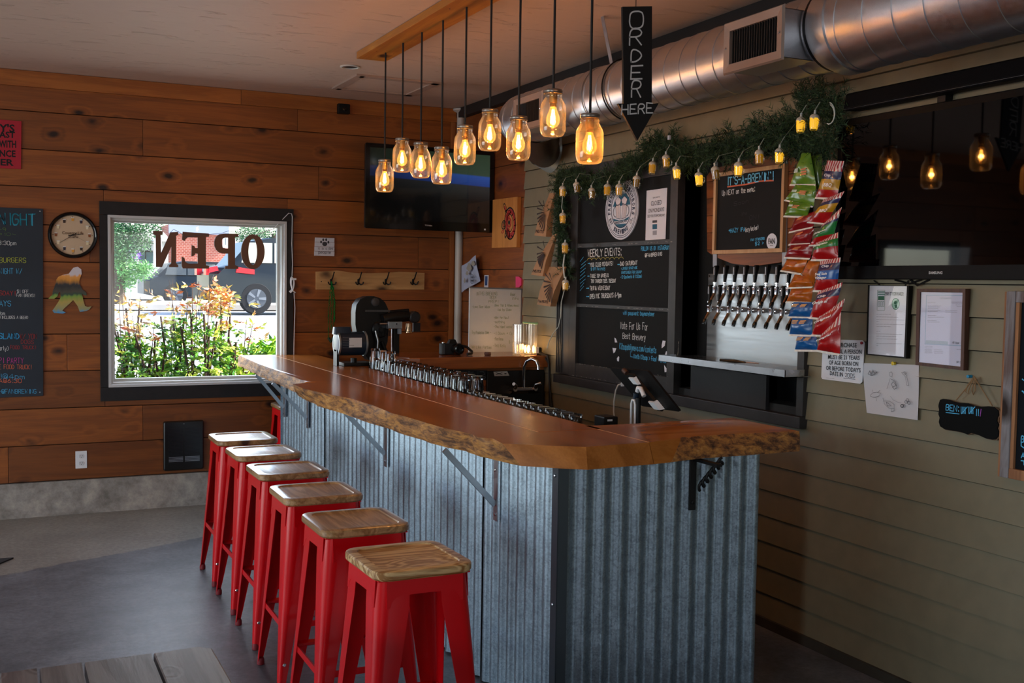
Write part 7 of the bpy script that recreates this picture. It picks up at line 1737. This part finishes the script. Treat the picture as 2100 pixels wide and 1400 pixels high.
P = [(a.x-.012, a.y+.022, zbt+.0), (a.x-.012, a.y+.02, 1.10), (a.x-.012, a.y+.012, 1.118), (a.x-.012, a.y-.004, 1.118), (a.x-.012, a.y-.012, 1.10), (a.x-.012, a.y-.014, zbt)]
MB().tube(P, .006, 10).build('lower_loop', plain('d8dce0', .35), s, smooth=1); MB().tube([(a.x, a.y-.02, zbt), (a.x, a.y-.016, 1.13)], .012, 12).build('pole', M['black'], s, smooth=1)
s.location = s.location
sh = thing('work_shelf', 'dark stainless work table below the tablet', 'table', (2.65, 4.25, 0))
MB().box((2.36, 3.95, .74), (2.85, 4.75, .77)).build('table_top', dst, sh, bevel=.003)
for x, y in ((2.4, 4.0), (2.8, 4.0), (2.4, 4.7), (2.8, 4.7)): MB().box((x-.02, y-.02, 0), (x+.02, y+.02, .74)).build('leg', dst, sh)
MB().lathe([(.05, 0), (.05, .008), (.02, .012)], (a.x, a.y, .771), 24).build('stand_base', M['black'], s, smooth=.5)
s = thing('white_cable', 'thin white cable hanging from the window frame behind the tablet', 'cable', (3.2, 5.2, 1.1))
WCp = Plane('x', 3.15); MB().tube([WCp.P(x, y) for x, y in ((1274, 787), (1268, 789), (1263, 800), (1259, 822), (1258.5, 845), (1260, 857), (1256, 872), (1250, 890))], .0045, 8).build('cable', plain('b8b4ac', .5), s, smooth=1); MB().box(WCp.P(1273, 784, .01), WCp.P(1280, 792, -.01)).build('plug', M['white'], s, bevel=.002)
s = thing('receipt_printer', 'small black box with a light mark, peeking over the bar corner', 'printer', (2.50, 4.12, .965))
BPn = Plane('y', 4.10)
MB().box((2.40, 4.04, .771), (2.47, 4.13, 1.055)).build('housing', M['black'], s, bevel=.006); MB().box((2.415, 4.038, 1.036), (2.44, 4.0405, 1.044)).build('mark', M['white'], s)
# ------------------------------------------------------------------ nearer plank table
s = thing('plank_table', 'weathered table of greyed planks cut off at the bottom left', 'table', (0, 2.2, 0))
tw_ = wood('weathered', '96928f', '4e4a4c', 1, .4, knots=.5, vary=.16, ring=12, coat=.45, bump=.4, mixf=.4, kscale=2.5)
xs = [-.62, -.42, -.208, -.012, .083, .178, .330, .465]
xs = [-.62, -.42, -.20, .0, .082, .1765, .329, .468]
for i in range(7):
    mb = MB(); e_ = i == 6
    a, c = xs[i]+.003, xs[i+1]-.003
    poly = [(a, 1.1), (c, 1.1), (c, 2.60 if e_ else 2.62), (c-.03 if e_ else c, 2.628 if e_ else 2.62), (a, 2.62)]
    mb.prism([(x, y, .712) for x, y in poly], (0, 0, .038)); mb.build('plank', tw_, s, bevel=.004)
MB().box((-.55, 2.45, .67), (.40, 2.53, .711)).build('batten', tw_, s); MB().box((-.55, 1.2, .67), (.40, 1.28, .711)).build('batten', tw_, s)
for x, y in ((-.5, 2.45), (.34, 2.45), (-.5, 1.25), (.34, 1.25)): MB().box((x-.03, y-.03, 0), (x+.04, y+.04, .67)).build('leg', tw_, s)
s = thing('floor_mat', 'corner of a thin dark mat on the floor at the left edge', 'mat', (-.2, 6.7, 0)); mb = MB(); mb.prism([(-.6, 6.55, .0005), (-.6, 6.82, .0005), (.088, 6.77, .0005), (.0, 6.64, .0005)], (0, 0, .008)); mb.build('mat', plain('1a1c1e', .7), s)
# ------------------------------------------------------------------ outside the window
random.seed(77)
asph = plain('a8a8ac', .9, var=.1, bscale=3); conc = plain('b0aca6', .9, var=.1, bscale=3)
mb = MB(); rings = []
prof = [(8.1, .55), (9.3, .72), (12, .80), (40, .86), (62, .86)]
mb.loft([[(-26, y, z) for y, z in prof], [(30, y, z) for y, z in prof]], closed=False, cap0=False, cap1=False); struct('ground', mb, asph)
struct('curb', MB().box((-26, 26.2, .86), (7.5, 26.5, .98)), conc); struct('pavement', MB().box((-26, 26.5, .84), (30, 31, .97)), conc)
def leafy(mbs, o_, n_, rx, ry, rz, ls, mats_n):
    for _ in range(n_):
        d_ = V((random.gauss(0, 1), random.gauss(0, 1), random.gauss(0, 1))).normalized()*random.random()**.4
        p = V(o_)+V((d_.x*rx, d_.y*ry, d_.z*rz)); leaf(mbs, p, random.uniform(.6, 1.2)*ls, random.randrange(mats_n))
def leaf(mb, p, L, m_, dr=None):
    dr = dr or V((random.gauss(0, 1), random.gauss(0, 1), random.gauss(0, .6))).normalized()
    s_ = dr.cross(V((random.gauss(0, 1), random.gauss(0, 1), random.gauss(0, 1)))).normalized()*L*.17; m0 = p+dr*L*.45
    b_ = len(mb.v); mb.v += [tuple(p), tuple(m0-s_), tuple(p+dr*L), tuple(m0+s_)]; mb.f.append((b_, b_+1, b_+2, b_+3)); mb.m.append(m_)
def leafm(c): return plain(c, .5, sub=.0)
Lg = [leafm('5a9a20'), leafm('8ac030'), leafm('3a7a28'), leafm('c8d850')]; Lo = [leafm('e8b880'), leafm('f0d878'), leafm('d8805a'), leafm('dce880')]
stemm = plain('4a342a', .8)
EP = Plane('y', 8.75)
# nandina clumps: woody stems, green below, orange and yellow above
clumps = [(262, 9.0, .52), (312, 8.7, .46), (362, 9.05, .62), (410, 8.6, .60), (448, 8.9, .50), (488, 8.75, .40)]
labs = ['leftmost leafy shrub outside the window, pale tips against the road', 'second shrub from the left outside the window with cut stems', 'tall shrub with orange and yellow tips under the letter N', 'bright shrub with tall bare stalk in the window centre', 'shrub with dense copper leaves in front of the parked car', 'low green shrub right of the copper-leaved one']
for i, ((px, y, hh), lab) in enumerate(zip(clumps, labs)):
    pl = Plane('y', y); base = pl.P(px, 775); x = base.x; z0 = .68
    s = thing('nandina_shrub', lab, 'shrub', (x, y, z0), 'shrubs outside the window')
    mb = MB(); lv = MB(); up = MB()
    topz = {0: 585, 1: 640, 2: 565, 3: 555, 4: 585, 5: 650}[i]; zt_ = pl.P(px, topz).z
    for k in range(9):
        a = random.uniform(0, 6.28); bx_, by_ = x+.06*math.cos(a), y+.06*math.sin(a); h_ = random.uniform(.42, .80)*(zt_-z0) if k < 6 else (zt_-z0)*random.uniform(.85, 1.0)
        tx_, ty_ = bx_+random.uniform(-.12, .12), by_+random.uniform(-.06, .06)
        P = [V((bx_, by_, z0-.1)), V((bx_+(tx_-bx_)*.3, by_, z0+h_*.4)), V((tx_, ty_, z0+h_))]
        r0 = .010 if k < 6 else .005; mb.tube(P, [r0, r0, r0*.8 if k < 6 else .002], 6)
        # leaflets in sprays
        for q in range(26):
            f = random.uniform(.12, 1.0) if k >= 6 else random.uniform(.15, .9); p = P[0].lerp(P[2], f)+V((random.gauss(0, .05), random.gauss(0, .05), random.gauss(0, .03)))
            hgt = (p.z-z0)/(zt_-z0+1e-3)
            dd = V((random.gauss(0, 1), random.gauss(0, .7), random.uniform(-.3, .5))).normalized()
            tgt, m_ = (up, random.randrange(4)) if hgt > .62 else (lv, random.randrange(4))
            for w_ in range(5):
                d2 = (dd+V((random.gauss(0, .55), random.gauss(0, .55), random.gauss(0, .4)))).normalized(); leaf(tgt, p+dd*random.uniform(0, .07), random.uniform(.035, .07), m_, d2)
    if i == 4: leafy(up, (x, y, zt_-.12), 420, .12, .08, .14, .055, 4)
    mb.build('stems', stemm, s); o = lv.build('foliage', Lg, s); o['kind'] = 'stuff'
    if up.v: o = up.build('tip_foliage', Lo, s); o['kind'] = 'stuff'
s = thing('hedge', 'low bright green bush filling the lower right of the window', 'bush', (2.1, 9.1, .7)); mb = MB(); leafy(mb, (2.17, 9.1, .86), 3200, .42, .35, .27, .085, 4); o = mb.build('foliage', [Lg[0], Lg[1], Lg[2], leafm('a8d020')], s); o['kind'] = 'stuff'
s = thing('ground_cover', 'low green plants along the foot of the window outside', 'plants', (1.2, 8.8, .6)); mb = MB()
for k in range(6): leafy(mb, (.75+k*.24, 8.85, .72), 330, .15, .25, .14, .07, 4)
o = mb.build('foliage', Lg, s); o['kind'] = 'stuff'
# street trees and a garden bush across the road
def tree(px, py, Y, rad, lab, trunk=True, n_=9000, z0=.95, mats=None):
    pl = Plane('y', Y); c = pl.P(px, py); s = thing('street_tree', lab, 'tree', (c.x, Y, z0)); mb = MB(); 
    for k in range(7): leafy(mb, c+V((random.uniform(-.6, .6)*rad, random.uniform(-.4, .4)*rad, random.uniform(-.5, .5)*rad)), n_//7, rad*.55, rad*.5, rad*.42, .085, 3)
    o = mb.build('crown', mats or [leafm('3a6a3c'), leafm('4c7c48'), leafm('2c5438')], s); o['kind'] = 'stuff'
    if trunk: MB().tube([(c.x-.1, Y, z0), (c.x, Y, c.z)], [.16, .10], 10).build('trunk', plain('54463c', .9), s)
tree(250, 484, 27, .85, 'leafy dark green tree over the road at the left of the window')
tree(564, 480, 33, 1.1, 'green tree at the right edge of the window view', z0=.85)
tree(268, 567, 26.8, .5, 'round garden bush across the road, left', False, 2500, .97, [leafm('5a9a50'), leafm('78b060'), leafm('488848')])
# white-trimmed house
s = thing('house', 'white-trimmed house with tall dark panes across the road', 'building', (6.4, 36, .9))
HP = Plane('y', 36.0); wht = plain('dcdcd8', .6); gls = plain('1f4a50', .15)
a, c = HP.P(225, 600), HP.P(345, 492); MB().box((a.x, 36.0, .9), (c.x, 42, c.z)).build('wall', plain('cfd4d2', .7), s)
r0, r1 = HP.P(222, 492), HP.P(349, 455); mb = MB(); mb.loft([[(r0.x, 35.6, r0.z), (r0.x, 42, r0.z), (r0.x, 39, r1.z)], [(r1.x, 35.6, r0.z), (r1.x, 42, r0.z), (r1.x, 39, r1.z)]]); mb.build('roof', plain('c2b8b0', .8), s)
for x0, x1, y0_, y1_ in ((278, 317.5, 503, 514), (278, 297, 517, 540), (299, 317.5, 517, 540), (258, 272, 505, 552)):
    A_ = HP.P(x0, y0_); B2 = HP.P(x1, y1_); f = MB(); f.box((A_.x-.06, 35.93, B2.z-.06), (B2.x+.06, 36.0, A_.z+.06)); w2 = f.build('window', wht, s)
    MB().box((A_.x, 35.9, B2.z), (B2.x, 35.93, A_.z)).build('pane', gls, w2)
    if y1_ < 516:
        for k in range(1, 6): xx = A_.x+(B2.x-A_.x)*k/6; MB().box((xx-.025, 35.88, B2.z), (xx+.025, 35.9, A_.z)).build('muntin', wht, w2)
for x in (273.5, 320): A_ = HP.P(x, 500); MB().box((A_.x-.12, 35.6, .95), (A_.x+.12, 35.8, A_.z+.2)).build('porch_post', wht, s)
# brick building
s = thing('brick_building', 'red brick building with pale trim across the road', 'building', (12, 40, .9))
KP2 = Plane('y', 40.0); a, c = KP2.P(352, 600), KP2.P(462, 462)
mt, t, n, l, b = nt('brick'); setp(b, rough=.8); tc = N(n, 'TexCoord'); mp_ = N(n, 'Mapping'); mp_.inputs['Rotation'].default_value = (PI/2, 0, 0); bt = N(n, 'TexBrick', i_Scale=4.0); bt.inputs['Color1'].default_value = srgb('a85a48'); bt.inputs['Color2'].default_value = srgb('984a3c'); bt.inputs['Mortar'].default_value = srgb('b89888')
l.new(tc.outputs['Object'], mp_.inputs[0]); l.new(mp_.outputs[0], bt.inputs[0]); l.new(bt.outputs[0], b.inputs['Base Color'])
MB().box((a.x, 40, .9), (c.x, 46, c.z)).build('wall', mt, s); MB().box((a.x-.1, 39.8, c.z-.35), (c.x+.1, 40, c.z+.15)).build('cornice', plain('8a94a8', .6), s)
for x0, x1, y0_, y1_ in ((456, 467, 482, 508),): 
    A_ = KP2.P(x0, y0_); B2 = KP2.P(x1, y1_); w2 = MB().box((A_.x, 39.9, B2.z), (B2.x, 40.0, A_.z)).build('window', wht, s); MB().box((A_.x+.1, 39.86, B2.z+.1), (B2.x-.1, 39.9, A_.z-.1)).build('pane', gls, w2)
s = thing('pale_building', 'pale low building behind the parked cars at right', 'building', (17, 44, .9)); K3 = Plane('y', 44.0); a, c = K3.P(468, 600), K3.P(620, 486)
MB().box((a.x, 44, .9), (c.x, 50, c.z)).build('wall', plain('d8d4d4', .7), s)
for x0, x1, y0_, y1_ in ((482, 491, 492, 515), (505, 516, 492, 522)):
    A_ = K3.P(x0, y0_); B2 = K3.P(x1, y1_); w2 = MB().box((A_.x, 43.9, B2.z), (B2.x, 44.0, A_.z)).build('window', wht, s); MB().box((A_.x+.1, 43.85, B2.z+.1), (B2.x-.1, 43.9, A_.z-.1)).build('pane', gls, w2)
# cars
def car(lab, x0, Y, L, H_, Wd, mt_, flip=1, z0=.85, tail=True):
    s = thing('car', lab, 'car', (x0, Y, z0)); f = lambda x, z: V((x0+flip*x*L, Y, z0+z*H_))
    side = [(0, .22), (.0, .52), (.03, .60), (.08, .64), (.17, .95), (.25, 1.0), (.55, .99), (.72, .68), (.95, .58), (1.0, .42), (1.0, .20), (.90, .15), (.10, .15)]
    rings = []
    for w_, k in ((0, .93), (.08, 1.0), (.92, 1.0), (1.0, .93)):
        r_ = []
        for x, z in side:
            taper = .0 if z < .62 else (.10 if w_ in (0, 1) else 0); p = f(.5+(x-.5)*(k if z < .62 else k*.98), z); p.y += Wd*w_+(taper if w_ == 0 else -taper); r_.append(p)
        rings.append(r_)
    MB().loft(rings).build('car_body', mt_, s, smooth=.6)
    gm = plain('c4ccd0', .08, metal=.85)  # pale mirror metal stands in for bright glare on the car glass
    for xa, xb in ((.105, .27), (.28, .46), (.47, .70)):
        a = [f(xa+(0.03 if xa < .2 else 0), .67), f(xb+(.03 if xb > .6 else 0), .67), f(xb-(.04 if xb > .6 else 0), .93), f(xa+.05*(xa < .2)+.0, .93)]
        MB().prism([p+V((0, .015, 0)) for p in a], (0, .10, 0)).build('side_window', gm, s)
    for sx_ in (.2, .8):
        c_ = f(sx_, .205); c_.y = Y+.02; R_ = .34
        w3 = MB().lathe([(R_*.6, -.03), (R_*.95, -.03), (R_, 0), (R_, .2), (R_*.6, .2)], c_, 28, 'y').build('tyre', plain('121214', .8), s, smooth=.6)
        mb = MB(); mb.lathe([(R_*.62, -.035), (R_*.58, -.02), (R_*.16, -.02), (R_*.16, -.04), (0, -.04)], c_, 28, 'y'); mb.build('wheel_rim', plain('50545a', .4, metal=.5), s, smooth=.5)
        mb = MB()
        for k in range(5): a_ = k*2*PI/5; mb.prism([c_+V((math.cos(a_+q)*r_, -.045, math.sin(a_+q)*r_)) for q, r_ in ((-.4, .05), (-.16, R_*.6), (.16, R_*.6), (.4, .05))], (0, .01, 0))
        mb.build('spokes', plain('80848c', .3, metal=.8), s)
    if not tail: return s
    MB().prism([f(.0, .53)+V((-.02*flip, .06, 0)), f(.0, .60)+V((-.0*flip, .06, 0)), f(.03, .62)+V((0, -.015, 0)), f(.035, .56)+V((0, -.02, 0))], (0, .05, 0)).build('tail_light', plain('d01828', .2, emit=.35, emitc=(1, .02, .03, 1)), s)
    MB().prism([f(.11, .54)+V((0, -.03, 0)), f(.19, .52)+V((0, -.03, 0)), f(.19, .58)+V((0, -.03, 0)), f(.115, .61)+V((0, -.03, 0))], (0, .05, 0)).build('tail_light', plain('d01828', .2, emit=.35, emitc=(1, .02, .03, 1)), s)
    for q_ in (.08, .72): MB().box(f(-.012, .50)+V((0, Wd*q_, 0)), f(.012, .60)+V((0, Wd*q_+.32, 0))).build('tail_light', plain('d01828', .2), s)
    MB().box(f(-.02, .18)+V((0, .05, 0)), f(.03, .34)+V((0, Wd-.05, 0))).build('bumper', plain('08090c', .5), s)
    return s
C1 = Plane('y', 23.4); p = C1.P(431, 600); car('dark blue-black car parked at the right of the window view, rear toward us', p.x, 23.4, 4.9, 1.66, 1.8, plain('05070c', .3, coat=.2), 1)
C2 = Plane('y', 33.0); p = C2.P(296, 600); car('dark sedan parked across the road behind the shrubs', p.x, 33.0, 4.4, 1.25, 1.8, plain('0a0e14', .3, coat=.2), 1, tail=False)
s = thing('flower_basket', 'purple flower basket by the white house', 'flowers', (5.4, 33, 2.3)); mb = MB(); F1 = Plane('y', 33.0); q = F1.P(261, 522); leafy(mb, q, 260, .42, .3, .3, .16, 3); o = mb.build('blossoms', [plain('7040b0', .6), plain('a050c0', .6), leafm('4a8a40')], s); o['kind'] = 'stuff'
MB().box((q.x-.03, 33, .845), (q.x+.03, 33.06, q.z)).build('post', wht, s)
